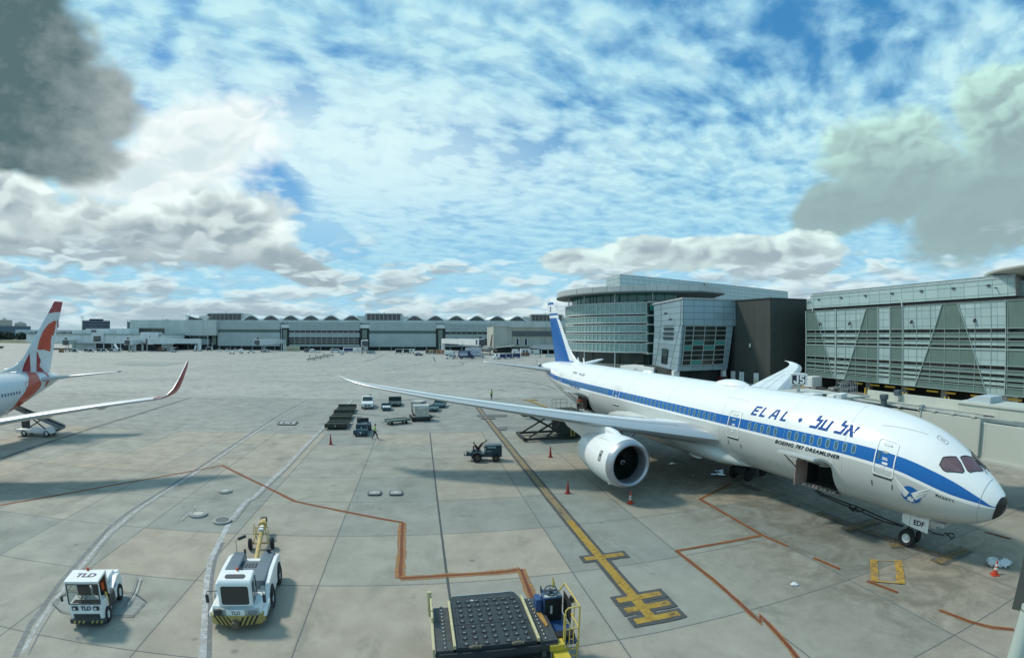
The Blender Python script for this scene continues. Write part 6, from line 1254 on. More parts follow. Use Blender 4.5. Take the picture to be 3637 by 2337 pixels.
q.build('side_step',[DARK],tg)
for x in (.72,-1.52):
    for y in (-1.12,1.12): q=MB(); wheel(q,(x,y,.50),.50,.34); q.build('wheel',[RUB,GREYP],tg)
q=MB()
for s_ in (-1,1):
    for x in (.72,-1.52): q.prism([(x+.60*math.cos(R(a)),.50+.60*math.sin(R(a))) for a in range(0,181,20)],s_*1.225-.01,s_*1.225+.01,0,'y')
q.build('wheel_arch',[INT],tg)
# driver seen through the screen: light reflection panel on the dash
# --- towbar on its wheels behind the tug
tbv=Vector((-9.79,28.9))-Vector((-8.87,24.6)); tb=thing('towbar','yellow aircraft towbar on two small wheels hitched behind the large tug','towbar',(-8.62,23.3,0),math.atan2(tbv.y,tbv.x))
TY=mat('towbar_yellow',(.52,.38,.14),.55,var=.2)
q=MB(); q.cyl((0,0,.62),(3.3,0,.72),.12,n=14); q.cyl((3.3,0,.72),(4.7,0,.80),.14,n=14); q.build('bar',[TY],tb); q=MB(); q.cyl((4.6,0,.8),(4.9,0,.82),.26,n=16); q.box(4.9,5.5,-.14,.14,.72,.96); q.build('tow_head',[TY],tb); q=MB(); q.rbox(5.4,5.75,-.2,.2,.70,.98,.04); q.build('coupling',[DARK],tb)
q=MB(); q.bar((3.1,-.62,.35),(3.1,.62,.35),.07); q.bar((3.1,-.45,.35),(3.7,-.2,1.05),.06); q.bar((3.1,.45,.35),(3.7,.2,1.05),.06); q.tube([(3.5,-.42,.75),(3.5,-.42,1.15),(3.5,.42,1.15),(3.5,.42,.75)],.03,6); q.bar((3.5,-.42,.75),(3.5,.42,.75),.05); q.bar((3.3,.25,.5),(3.2,.3,1.5),.04); q.build('axle_frame',[TY],tb)
for y in (-.62,.62): q=MB(); wheel(q,(3.1,y,.33),.33,.2); q.build('wheel',[RUB,mat('dark_rim',(.10,.09,.07),.6)],tb)
q=MB(); q.rbox(3.6,4.2,-.13,.13,.84,1.0,.03); q.build('pump_box',[TWH],tb)
# --- cargo loader deck, bottom centre
cl=thing('cargo_loader','cargo loader deck dotted with steel rollers at the bottom edge beside a blue driver console','cargo loader',(0,0,0))
DK=mat('loader_deck',(.040,.052,.058),.5,var=.35,vs=3.,metal=.3); DK2=mat('loader_side_deck',(.055,.062,.064),.6,var=.35,vs=4); CRM=mat('cream_rail',(.52,.47,.28),.55,var=.2,vs=5); RL=mat('roller_steel',(.34,.36,.36),.3,metal=.6,var=0); SOCK=mat('roller_socket',(.008,.009,.010),.7)
ZD=2.0; x0,x1,y0,y1=.86,3.50,14.05,16.85
q=MB(); q.rbox(x0-.02,x1+.02,y0,y1,ZD-.22,ZD,.02); dk=q.build('roller_deck',[DK],cl)
q=MB(); q.box(x0,x1,y0+1.32,y0+1.35,ZD,ZD+.006); q.box(x0+1.28,x0+1.31,y0,y0+2.5,ZD,ZD+.006); q.box(x0+.12,x0+.14,y0,y0+2.5,ZD,ZD+.006); q.box(x1-.14,x1-.12,y0,y0+2.5,ZD,ZD+.006); q.box(x0+.1,x1-.1,y0+2.5,y0+2.53,ZD,ZD+.006); q.build('deck_joint',[SOCK],dk)
q=MB(); q.prism([(x0-.02,y1),(x1+.05,y1),(x1-.12,y1+.62),(x1-.25,y1+.68),(x0+.12,y1+.62),(x0-.0,y1+.5)],ZD-.16,ZD-.03,0); q.prism([(x0+1.45,y1+.28),(x1-.25,y1+.28),(x1-.3,y1+.4),(x0+1.45,y1+.4)],ZD-.03,ZD-.015,1); q.prism([(x0+.15,y1+.61),(x1-.22,y1+.67),(x1-.22,y1+.70),(x0+.15,y1+.64)],ZD-.16,ZD-.01,2); q.prism([(x0+.72,y1+.18),(x0+.92,y1+.18),(x0+.82,y1+.30)],ZD-.03,ZD-.02,2); q.build('bridge_plate',[DK,DK2,GREYP],cl)
def caster(x,y,a,first=[None],parent=cl):
    if first[0] is None:
        q=MB(); q.prism([(.115*math.cos(R(i*45+22)),.095*math.sin(R(i*45+22))) for i in range(8)],0,.008,0); q.cyl((-.042,-.02,.028),(.042,.02,.028),.026,n=8,m=1); q.cbox((-.02,.035,.02),(.04,.015,.03),1,.5)
        first[0]=q.build('roller',[SOCK,RL],parent); o=first[0]
    else: o=first[0].copy(); COL.objects.link(o); o.parent=parent
    o.location=(x,y,ZD+.002); o.rotation_euler=(0,0,a)
for j in range(8):
    for i in range(7):
        y=y0+.14+j*.335+(.06 if j>3 else 0); x=x0+.32+i*.335+(.05 if i>3 else 0)
        if j<8: caster(x,y,(.8 if (i+j)%2 else -.7))
for i in range(7): caster(x0+.3+i*.34,y1+.08,0)
for sx,xa,xb in ((-1,x0-.68,x0-.10),(1,x1+.10,x1+.72)):
    q=MB(); q.rbox(xa,xb,y0-.02,y1-.1 if sx<0 else y1+.1,ZD-.26,ZD-.06,.02); q.build('side_deck',[DK2],cl)
    q=MB(); xx=x0-.36 if sx<0 else x1+.32
    for k in range(12): q.lathe([(0,.05),(.03,.045),(.05,.01)],(xx,y0+.12+k*.235,ZD-.06),'z',8,1); q.cbox((xx,y0+.12+k*.235,ZD-.052),(.11,.09,.01),0)
    q.build('ball_roller',[SOCK,RL],cl)
for xx in (x0-.06,x1+.06):
    q=MB(); q.rbox(xx-.045,xx+.045,y0-.02,y1+.12,ZD-.05,ZD+.10,.015); q.build('guide_rail',[CRM],cl)
q=MB(); q.rbox(x0-.78,x0-.70,y0-.05,y0+1.9,ZD-.3,ZD+.02,.01,0); q.rbox(x0-.76,x0-.68,y0+1.45,y0+2.9,ZD+.1,ZD+.3,.02,0); q.cyl((x0-.78,y0+2.95,ZD-.55),(x0-.78,y0+2.95,ZD+.5),.085,n=14,m=0); q.bar((x0-.7,y0+1.9,ZD-.2),(x0-.72,y0+1.9,ZD+.35),.06,.06,0); q.build('side_guard',[CRM],cl)
q=MB(); q.box(x0-.7,x1+.7,y0-.12,y0-.02,ZD-.42,ZD-.16); q.box(x0-.5,x1+.5,y0+.1,y1,.6,1.5)
for i in range(5): q.cyl((x0+.3+i*.5,y0-.35,1.25+.03*i),(x0+.3+i*.5+.45,y0-.35,1.25+.03*i),.08,n=8)
for x in (x0-.4,x1+.2): q.bar((x,y0-.2,.4),(x,y1+.2,1.55),.14,.2); q.bar((x,y1+.2,.4),(x,y0-.2,1.55),.14,.2)
q.build('lift_frame',[DARK],cl); q=MB(); q.cyl((x0+.4,y0-.5,1.5),(x0+1.3,y0-.5,1.5),.07,n=8); q.cyl((x1-.9,y0-.5,1.55),(x1-.1,y0-.5,1.55),.08,n=8); q.build('hydraulic_ram',[mat('ram_blue_grey',(.08,.14,.2),.4)],cl)
q=MB()
for x in (x0+.6,x0+2.0): q.rbox(x-.2,x+.2,y0-.06,y0+.02,ZD-.04,ZD+.03,.01); q.cyl((x-.1,y0-.02,ZD+.03),(x+.1,y0-.02,ZD+.03),.05,n=8)
q.build('pallet_stop',[mat('stop_bronze',(.16,.14,.09),.5)],cl)
q=MB(); q.rbox(x0-.4,x1+.4,11.,y0-.6,.7,1.1,.05); q.build('chassis',[DARK],cl)
for x in (x0-.2,x1+.2):
    for y in (11.6,16.2): q=MB(); q.lathe([(-.15,.0),(-.15,.38),(.15,.38),(.15,.0)],(x,y,.4),'x',20); q.build('wheel',[RUB],cl)
# operator station
ox=x1+.95; oy=y0+.55; zs=ZD-.35
q=MB(); q.rbox(ox-.42,ox+.52,oy-.42,oy+1.62,zs-.12,zs,.03,0); op=q.build('operator_platform',[BLUEP],cl)
q=MB(); q.rbox(ox-.32,ox+.36,oy+1.05,oy+1.60,zs,zs+.98,.03,0); q.rbox(ox-.58,ox-.36,oy+1.20,oy+1.65,zs+.1,zs+.85,.02,2); q.box(ox-.30,ox+.34,oy+1.03,oy+1.05,zs,zs+.92,1); q.cyl((ox-.06,oy+1.0,zs+.35),(ox-.06,oy+1.0,zs+.65),.045,n=10,m=3); cs=q.build('control_console',[BLUEP,SOCK,BLUEP,GREYP],op)
q=MB(); q.cbox((ox-.02,oy+1.32,zs+1.0),(.66,.5,.04),0,0,0,R(10)); q.cbox((ox-.08,oy+1.12,zs+1.0),(.42,.12,.05),2,0,0,R(10))
for i in range(3):
    for k in range(5): q.cbox((ox+.14+i*.07,oy+1.12+k*.09,zs+1.0+.016*k+.02),(.03,.05,.02),2)
q.cbox((ox-.34,oy+1.48,zs+1.1),(.03,.16,.26),1); q.build('control_panel',[mat('panel_blue_grey',(.08,.13,.20),.4),DARK,mat('label_white',(.5,.53,.52),.5)],cs)
q=MB(); q.tube([(ox-.02+.23*math.cos(R(i*20)),oy+1.28+.19*math.sin(R(i*20)),zs+1.14+.10*math.sin(R(i*20))) for i in range(18)],.022,6,0,True); q.bar((ox-.25,oy+1.28,zs+1.14),(ox+.21,oy+1.28,zs+1.14),.03); q.bar((ox-.02,oy+1.28,zs+1.14),(ox-.02,oy+1.44,zs+1.2),.03); q.cyl((ox-.02,oy+1.28,zs+1.0),(ox-.02,oy+1.28,zs+1.16),.06,n=10); q.build('steering_wheel',[DARK],cs)
YR=mat('rail_yellow',(.55,.42,.11),.5,var=.15,vs=5)
q=MB(); H=1.12
q.bar((ox+.02,oy-.42,zs-1.2),(ox+.02,oy-.42,zs+H+.02),.075); q.tube([(ox+.02,oy-.42,zs+.9),(ox+.04,oy-.42,zs+H+.15),(ox+.12,oy-.42,zs+H+.25),(ox+.5,oy-.42,zs+H+.28)],.028,8); q.bar((ox+.52,oy-.42,zs-.3),(ox+.52,oy-.42,zs+H+.3),.05)
q.tube([(ox+.52,oy-.42,zs+H+.28),(ox+.54,oy+1.4,zs+H+.18),(ox+.5,oy+1.55,zs+H),(ox+.36,oy+1.58,zs+.9)],.03,8); q.tube([(ox+.52,oy-.42,zs+.55),(ox+.54,oy+1.2,zs+.55),(ox+.52,oy+1.5,zs+.4)],.026,8); q.tube([(ox+.02,oy-.42,zs+.52),(ox+.52,oy-.42,zs+.55)],.026,8)
for k in (.2,.34): q.tube([(ox+k,oy-.42,zs-.1),(ox+k,oy-.42,zs+.52+(.22 if k<.3 else 0))],.02,6)
q.tube([(ox+.02,oy-.42,zs+.80),(ox+.17,oy-.42,zs+.78),(ox+.2,oy-.42,zs+.7)],.02,6); q.tube([(ox+.54,oy+.2,zs),(ox+.54,oy+.2,zs+H+.2)],.022,6); q.bar((ox+.54,oy+.3,zs+.6),(ox+.54,oy+1.2,zs+.05),.03,.1); q.cyl((ox+.15,oy+1.62,zs+.9),(ox+.2,oy+1.85,zs+1.35),.03,n=6); q.cyl((ox+.28,oy+1.62,zs+.9),(ox+.2,oy+1.85,zs+1.35),.03,n=6)
q.build('safety_rail',[YR],op)
q=MB(); q.box(ox+.50,ox+.53,oy+.5,oy+1.4,zs+.1,zs+1.0); q.build('side_shield',[mat('black_mesh',(.02,.022,.02),.8)],op); q=MB(); q.cbox((ox+.68,oy+.9,zs+.9),(.12,.2,.2),0,.3); q.build('mirror',[DARK],op)
q=MB(); q.rbox(ox-.18,ox+.45,oy-.32,oy+.05,zs,zs+.22,.04,0); q.cyl((ox+.3,oy-.3,zs+.05),(ox+.3,oy-.3,zs+.09),.1,n=12,m=1); q.build('pedal_box',[SOCK,TARP],op)
q=MB(); q.rbox(ox-.55,ox-.02,oy-.72,oy-.32,zs-.1,zs+.16,.03); q.cbox((ox-.2,oy-.9,zs-.5),(.5,.6,.8)); q.build('hinge_cover',[mat('safety_yellow',(.55,.42,.05),.45)],cl)
q=MB()
for k in range(5): q.bar((ox+.12,oy-.5-.0*k,.3+k*.28),(ox+.45,oy-.5,.3+k*.28),.04)
q.bar((ox+.12,oy-.5,.2),(ox+.12,oy-.5,zs),.05); q.bar((ox+.45,oy-.5,.2),(ox+.45,oy-.5,zs),.05); q.build('ladder',[YR],cl)
q=MB(); q.prism([(ox-.62,oy+1.55),(ox-.40,oy+1.55),(ox-.36,oy+.35),(ox-.44,oy+.25)],ZD-.06,ZD-.02,0); q.build('hazard_plate',[mat('worn_amber',(.42,.24,.06),.7,var=.3,vs=8)],cl)
# --- traffic cones
def cone(x,y,lb,bands=False,tilt=0,h=.75):
    t=thing('traffic_cone',lb,'traffic cone',(x,y,0),random.random(),'orange traffic cones on the apron'); t.rotation_euler[0]=tilt
    CO=mat('cone_orange',(.50,.045,.015),.55,var=.25,vs=6); CD=mat('cone_dull_red',(.30,.035,.02),.6,var=.3,vs=6)
    q=MB(); q.prism([(a,b) for a,b in rrect(.42,.42,.05)],0,.05,0); q.build('base',[CO if bands else CD],t); q=MB(); q.lathe([(.04,.15),(.08,.14),(h,.03),(h,.0)],(0,0,0),'z',16); c_=q.build('body',[CO if bands else CD],t)
    if bands:
        for z0,z1 in ((.30,.42),(.48,.62)): q=MB(); q.lathe([(z0,lerp(.143,.033,(z0-.08)/(h-.08))),(z1,lerp(.143,.033,(z1-.08)/(h-.08)))],(0,0,0),'z',16); q.build('reflective_band',[mat('cone_band',(.55,.55,.52),.5)],c_)
cone(-9.96,53.4,'red cone standing left of the dark stacked dollies',h=1.15); cone(12.4,45.5,'dark red cone farthest back between the yellow line and the engine',h=1.1); cone(10.8,34.5,'dark red cone beside the yellow line left of the engine',h=.95); cone(14.42,31.1,'cone with two white bands in front of the engine inlet',True,h=.95); cone(26.75,11.85,'white-banded cone beside the plastic bags at the right edge',True,h=.78)
# --- plastic bags
random.seed(5)
def lump(q,c,r_,sq=.7,seed=0,n_=16,k=.22,m=0):
    rr=[]
    for i in range(n_//2+1):
        th_=math.pi*i/(n_//2); row=[]
        for j in range(n_):
            a=6.283*j/n_; d=1+k*(math.sin(3*a+seed)*math.sin(2*th_+seed)+.6*math.sin(7*a+2*seed+3*th_)+.4*math.sin(11*th_+5*a)); row.append((c[0]+r_*d*math.sin(th_)*math.cos(a),c[1]+r_*d*math.sin(th_)*math.sin(a),max(.005,c[2]+r_*sq*d*math.cos(th_))))
        rr.append(row)
    q.loft(rr,m=m,cap=False)
pbm=mat('plastic_bag',(.62,.66,.70),.3,var=.15,vs=7,bump=.5)
for (x,y,r_,sd,lb) in ((27.75,12.55,.36,1.,'crumpled clear plastic bag beside the cone, left one of the heap'),(28.2,12.05,.34,3.,'crumpled clear plastic bag at the right edge, right one of the heap'),(27.9,12.2,.26,5.,'smaller crumpled plastic bag lying between the two big ones')):
    q=MB(); lump(q,(0,0,r_*.55),r_,.62,sd); o=q.build('plastic_bag',[pbm],label=lb,category='plastic bag',group='plastic bags at the right edge'); o.location=(x,y,0)
q=MB(); lump(q,(0,0,.04),.18,.3,2.); o=q.build('litter',[pbm],label='scrap of white litter on a dark stain near the bottom right',category='litter'); o.location=tuple(MK['litter'][0])+(0,)
# --- ground power hose from the nose gear
hm=mat('hose_black',(.012,.013,.014),.6)
def G3(s,y,z): c_,s__=math.cos(-1.4367),math.sin(-1.4367); return (27.0007-s*c_+y*s__,11.9635-s*s__-y*c_,z)
for k,off in enumerate((0.,.22)):
    q=MB(); q.tube([G3(11.8,.9+off,1.95),G3(11.4,.75+off,1.72),G3(10.5,.7+off,1.66-.05*k),G3(9.6,.7+off,1.60-.08*k),G3(8.8,.7+off,1.58-.08*k),G3(8.0,.7+off,1.50-.1*k),G3(6.6,.7+off,1.34-.08*k),G3(5.5,.6+off*.5,1.24)],.045,8); q.build('power_hose',[hm],label=['black power hose hanging under the fuselage, inner one of two','black power hose hanging under the fuselage, outer one of two'][k],category='hose')
    if k==0:
        q=MB(); q.tube([G3(9.3,.75,1.62),G3(9.0,.95,1.45),G3(8.4,1.0,1.42),G3(8.1,.85,1.55),G3(8.5,.8,1.6),G3(9.2,.9,1.4),G3(8.7,1.05,1.35)],.05,7); q.build('hose_coil',[hm],label='tangled coil of black hose slung under the forward fuselage',category='hose')
q=MB(); q.tube([G3(4.5,.45,1.55),G3(4.25,.4,1.42),G3(3.7,.4,1.27),G3(3.1,.4,1.32),G3(2.97,.4,1.50),G3(2.75,.42,1.38),G3(2.62,.4,1.25),G3(2.43,.45,1.42),G3(2.5,.4,1.55),G3(2.8,.4,1.52),G3(2.9,.42,1.35)],.04,8); q.build('headset_cable',[hm],label='black looped cable hanging from the nose gear below the cockpit',category='cable')
# ---------------------------------------------------------------- people
SKIN=mat('skin',(.30,.17,.11),.6,var=.1); HAIR=mat('hair_dark',(.015,.012,.01),.7); VEST=mat('hi_vis_lime',(.42,.62,.10),.7,var=.1); VESTO=mat('hi_vis_orange',(.75,.13,.02),.7,var=.1); TROU=mat('dark_trousers',(.018,.022,.03),.85,var=.2); SHOE=mat('black_boots',(.01,.01,.012),.6); MARO=mat('maroon_shirt',(.06,.012,.012),.8,var=.2); SILV=mat('reflective_tape',(.55,.58,.55),.4); JKT=mat('dark_jacket',(.03,.05,.06),.8)
def person(label,loc,rz,J,top,sleeve=None,tape=True,hat=None,group=None,trous=None):
    """one continuous skinned figure; J gives the joints (x forward, y left, z up)"""
    t=thing('person',label,'person',loc,rz,group); V=[];Eg=[];Rd=[];Lb=[]
    def v(p,r_,lb): V.append(Vector(p)); Rd.append(tuple(x*(1.22 if lb in 'TSAB' else 1.) for x in r_)); Lb.append(lb); return len(V)-1
    pel=v(J['pel'],(.155,.12),'T'); wst=v(Vector(J['pel']).lerp(Vector(J['chest']),.42),(.135,.11),'S'); ch=v(J['chest'],(.17,.12),'S'); nk=v(J['neck'],(.06,.06),'K'); hd=v(J['head'],(.088,.10),'K'); ht=v(Vector(J['head'])+(Vector(J['head'])-Vector(J['neck'])).normalized()*.11,(.07,.085),'H')
    Eg+=[(pel,wst),(wst,ch),(ch,nk),(nk,hd),(hd,ht)]
    for s_ in 'LR':
        hp=v(J['hip'+s_],(.095,.095),'T'); kn=v(J['kn'+s_],(.062,.062),'T'); an=v(J['an'+s_],(.042,.042),'T'); to=v(J['toe'+s_],(.045,.035),'B'); Eg+=[(pel,hp),(hp,kn),(kn,an),(an,to)]
        sh=v(J['sh'+s_],(.07,.07),'S'); eb=v(J['el'+s_],(.045,.045),'A'); wr=v(J['wr'+s_],(.030,.030),'A'); Eg+=[(ch,sh),(sh,eb),(eb,wr)]
        d=(Vector(J['wr'+s_])-Vector(J['el'+s_])).normalized(); pm=v(Vector(J['wr'+s_])+d*.07,(.036,.022),'K'); Eg.append((wr,pm)); sd=d.orthogonal().normalized()
        for k,ln in enumerate((.055,.07,.075,.068)):
            a=v(V[pm]+d*.035+sd*(k-1.5)*.02,(.010,.010),'K'); b=v(V[pm]+d*(.035+ln)+sd*(k-1.5)*.023+d.cross(sd)*.015,(.008,.008),'K'); Eg+=[(pm,a),(a,b)]
        a=v(V[pm]-sd*.045+d*.01,(.011,.011),'K'); b=v(V[pm]-sd*.06+d*.05,(.009,.009),'K'); Eg+=[(pm,a),(a,b)]
    me=bpy.data.meshes.new('body'); me.from_pydata(V,Eg,[]); o=bpy.data.objects.new('body',me); COL.objects.link(o)
    md=o.modifiers.new('s','SKIN'); md.use_smooth_shade=True; md.branch_smoothing=.6
    for i,sv in enumerate(me.skin_vertices[0].data): sv.radius=Rd[i]
    me.skin_vertices[0].data[pel].use_root=True; sb=o.modifiers.new('u','SUBSURF'); sb.levels=1; sb.render_levels=1
    dg=bpy.context.evaluated_depsgraph_get(); nm=bpy.data.meshes.new_from_object(o.evaluated_get(dg)); bpy.data.objects.remove(o); nm.name='body'
    mats_=[trous or TROU,top,sleeve or top,SKIN,HAIR,SHOE]; ix={'T':0,'S':1,'A':2,'K':3,'H':4,'B':5}; nm.materials.clear()
    for m_ in mats_: nm.materials.append(m_)
    for p in nm.polygons:
        c=p.center; best=(9,'T')
        for a,b in Eg:
            pa,pb=V[a],V[b]; d=pb-pa; tt=max(0,min(1,(c-pa).dot(d)/max(d.length_squared,1e-9))); ds=(c-(pa+d*tt)).length; lb=Lb[b] if tt>.35 or Lb[a]=='T' else Lb[a]
            if a==an or Lb[b]=='B': lb='B' if tt>-.1 and Lb[b]=='B' else lb
            if ds<best[0]: best=(ds,lb)
        p.material_index=ix[best[1]]; p.use_smooth=True
    o=bpy.data.objects.new('body',nm); COL.objects.link(o); o.parent=t
    hp_=Vector(J['head']); f=Vector(J.get('face',(1,0,0))).normalized(); up=(hp_-Vector(J['neck'])).normalized(); lf=up.cross(f).normalized()
    q=MB(); q.lathe([(-.01,.115),(.05,.108),(.10,.075),(.125,.01)],(0,0,0),'z',14); q.xf(Matrix.Translation(hp_+up*.03-f*.012)); q.build('hair' if not hat else 'cap',[hat or HAIR],o)
    q=MB(); q.cyl(hp_+f*.085-up*.005,hp_+f*.125-up*.03,.016,.012,6); q.build('nose',[SKIN],o); q=MB()
    for s_ in (-1,1): q.lathe([(-.012,.001),(0,.012),(.012,.001)],tuple(hp_+f*.09+lf*s_*.034+up*.015),'z',6)
    q.build('eye',[SHOE],o); q=MB()
    for s_ in (-1,1): q.lathe([(-.03,.004),(0,.018),(.03,.006)],tuple(hp_+lf*s_*.092),'z',6)
    q.build('ear',[SKIN],o); q=MB(); q.bar(hp_+f*.094-lf*.022-up*.05,hp_+f*.094+lf*.022-up*.05,.010); q.build('mouth',[mat('lips',(.25,.09,.07),.6)],o)
    if tape:
        q=MB(); c_=Vector(J['chest']); p_=Vector(J['pel']); 
        for k in (.35,.62):
            m_=p_.lerp(c_,k); q.tube([m_+Vector((.145*math.cos(R(i*30)),.175*math.sin(R(i*30)),0)) for i in range(12)],.018,5,0,True)
        q.build('reflective_band',[SILV],o)
    return t
walk=dict(pel=(0,0,.95),chest=(.03,0,1.33),neck=(.05,0,1.50),head=(.09,0,1.63),hipL=(0,.09,.90),hipR=(0,-.09,.90),knL=(.20,.10,.50),knR=(-.08,-.10,.48),anL=(.32,.10,.09),anR=(-.33,-.10,.13),toeL=(.48,.11,.05),toeR=(-.20,-.11,.04),shL=(.02,.19,1.42),shR=(.02,-.19,1.42),elL=(-.12,.25,1.15),elR=(.13,-.24,1.14),wrL=(-.05,.24,.92),wrR=(.28,-.20,.98))
stand=dict(pel=(0,0,.95),chest=(.0,0,1.33),neck=(.01,0,1.50),head=(.03,0,1.63),hipL=(0,.09,.90),hipR=(0,-.09,.90),knL=(.03,.11,.50),knR=(.01,-.11,.50),anL=(.0,.12,.09),anR=(-.02,-.12,.09),toeL=(.15,.14,.04),toeR=(.13,-.14,.04),shL=(.0,.19,1.42),shR=(.0,-.19,1.42),elL=(-.03,.26,1.14),elR=(.05,-.27,1.15),wrL=(.05,.24,.90),wrR=(.22,-.2,1.05))
person('worker in a lime vest and dark trousers walking to the right of the teal tractor',(-5.35,56.1,0),R(-15),walk,VEST,VEST)
person('worker in a lime vest standing alone behind the airliner wing',(12.9,88.6,0),R(120),stand,VEST,VEST)
bend=dict(stand); bend.update(chest=(.16,0,1.28),neck=(.27,0,1.42),head=(.33,0,1.53),shL=(.2,.19,1.36),shR=(.2,-.19,1.36),elL=(.38,.24,1.14),elR=(.42,-.2,1.2),wrL=(.58,.2,1.2),wrR=(.64,-.16,1.3))
person('worker in an orange vest reaching into the open rear cargo door',(17.6,53.0,3.16),R(20),bend,VESTO,VESTO)
# ---------------------------------------------------------------- tow tractor with reclining driver (front = +x)
tr=thing('tow_tractor','dark teal tow tractor with large rear wheels and a driver resting his feet up','tractor',(5.95,45.55,0),R(-6))
TL=mat('tractor_dark_teal',(.010,.042,.062),.4,var=.2,vs=3,coat=.2)
q=MB(); q.prism([(.05,.42),(1.62,.42),(1.62,1.50),(1.5,1.55),(.0,1.50),(-.05,1.2)],-.48,.48,0,'y'); q.build('bonnet',[TL],tr,bevel=.04)
q=MB(); q.prism([(-1.35,.50),(.2,.42),(.2,.95),(-.45,.62),(-.9,.85),(-1.2,.95),(-1.35,.7)],-.50,.50,0,'y'); q.rbox(-1.75,-1.35,-.35,.35,.50,.75,.03); q.bar((-1.75,0,.5),(-1.95,0,.5),.1); q.bar((-1.95,0,.48),(-1.95,0,.85),.06); q.bar((-1.2,-.3,.2),(-1.2,-.3,.6),.1); q.build('frame',[TL],tr,bevel=.02)
for y in (-.66,.66):
    q=MB(); wheel(q,(-.72,y,.43),.43,.34); q.build('wheel',[RUB,mat('dark_rim',(.10,.09,.07),.6)],tr); q=MB(); wheel(q,(1.05,y*.86,.34),.34,.24); q.build('wheel',[RUB,mat('dark_rim',(.10,.09,.07),.6)],tr)
    q=MB(); q.loft([[(-.72+r_*math.cos(R(a)),y+dy,.43+r_*math.sin(R(a))) for r_,dy in ((.50,-.20),(.55,-.20),(.55,.20),(.50,.20))] for a in range(5,186,15)]); q.build('mudguard',[TL],tr)
    q=MB(); q.loft([[(1.05+r_*math.cos(R(a)),y*.86+dy,.34+r_*math.sin(R(a))) for r_,dy in ((.40,-.14),(.43,-.14),(.43,.14),(.40,.14))] for a in range(0,181,20)]); q.build('mudguard',[TL],tr)
q=MB(); q.rbox(-1.0,-.45,-.3,.3,.88,1.0,.04); q.rbox(-1.12,-.98,-.28,.28,.95,1.4,.04); q.build('seat',[SEAT],tr)
q=MB(); q.bar((.02,0,1.1),(-.22,0,1.45),.04); q.tube([(-.24+.12*math.cos(R(i*30)),.19*math.sin(R(i*30)),1.46+.16*math.cos(R(i*30))) for i in range(12)],.018,5,0,True); q.build('steering_wheel',[DARK],tr)
q=MB(); q.add([(-.38,-.5,1.42),(-.05,-.5,.98),(-.2,-.5,.70),(-.55,-.5,1.15)],[(0,1,2,3)]) if False else q.cyl((.06,-.5,1.35),(.06,-.5,.98),.05,n=8); q.rbox(.25,1.05,-.495,-.47,1.30,1.42,.01); q.rbox(.2,.6,-.495,-.47,.95,1.03,.01); q.build('body_marking',[mat('pale_teal',(.30,.45,.48),.5)],tr)
q=MB(); q.rbox(-1.75,-1.45,-.3,.3,.74,.86,.02); q.build('battery_box',[DARK],tr)
rec=dict(pel=(0,0,.12),chest=(-.22,0,.50),neck=(-.31,0,.68),head=(-.36,0,.80),face=(.6,-.7,.1),hipL=(.05,.1,.12),hipR=(.05,-.1,.12),knL=(.30,.15,.62),knR=(.34,-.12,.68),anL=(.68,.12,.80),anR=(.74,-.1,.88),toeL=(.86,.12,1.0),toeR=(.90,-.1,1.10),shL=(-.25,.19,.60),shR=(-.25,-.19,.60),elL=(-.05,.24,.36),elR=(-.03,-.25,.34),wrL=(.14,.16,.30),wrR=(.16,-.16,.28))
person('driver in a maroon shirt lying back on the tow tractor with both feet up',(5.28,45.62,.93),R(-6),rec,MARO,MARO,tape=False,hat=mat('white_headband',(.45,.42,.40),.7))
# ---------------------------------------------------------------- stacked roller dollies
OLV=mat('dolly_olive',(.038,.042,.030),.65,var=.35,vs=3)
def rdolly(loc,rz,lb,w_=2.9,l_=4.4,g='dark roller dollies parked in a row'):
    t=thing('roller_dolly',lb,'dolly',loc,rz,g); q=MB(); q.rbox(-w_/2,w_/2,-l_/2,l_/2,.30,.52,.03)
    q.box(-w_/2,w_/2,-l_/2-.05,-l_/2+.1,.25,.75); q.box(-w_/2,w_/2,l_/2-.1,l_/2+.05,.3,.9); q.build('frame',[OLV],t)
    q=MB()
    for i in range(9): q.cyl((-w_/2+.15,-l_/2+.35+i*l_/9.6,.58),(w_/2-.15,-l_/2+.35+i*l_/9.6,.58),.055,n=6)
    q.build('roller_bed',[mat('roller_dull',(.09,.095,.085),.5,metal=.4)],t)
    q=MB()
    for i in range(3): q.box(-w_/2+.05,w_/2-.05,-l_/2+.55+i*l_/3,-l_/2+.65+i*l_/3,.52,.70)
    for i in range(5): q.cbox((-w_/2+.5+i*.45,-l_/2+.25,.68),(.12,.1,.12))
    q.build('cross_rail',[mat('rail_dull',(.07,.075,.062),.6)],t)
    for x in (-w_/2+.55,w_/2-.55):
        for y in (-l_/2+.5,l_/2-.5): q=MB(); q.lathe([(-.11,0),(-.11,.24),(.11,.24),(.11,0)],(x,y,.24),'x',12); q.build('wheel',[RUB],t)
    q=MB(); q.bar((0,-l_/2,.35),(0,-l_/2-.5,.35),.06); q.cbox((-.1,-l_/2-.06,.5),(.08,.05,.2),1); q.build('drawbar',[OLV,TWH],t); return t
rdolly((-10.85,63.9,0),R(2),'nearest of the three dark olive roller dollies beside the teal hose tractor'); rdolly((-11.25,69.6,0),R(2),'middle one of the three dark olive roller dollies in a row'); rdolly((-11.6,75.9,0),R(2),'farthest of the three dark olive roller dollies with a raised rear edge')
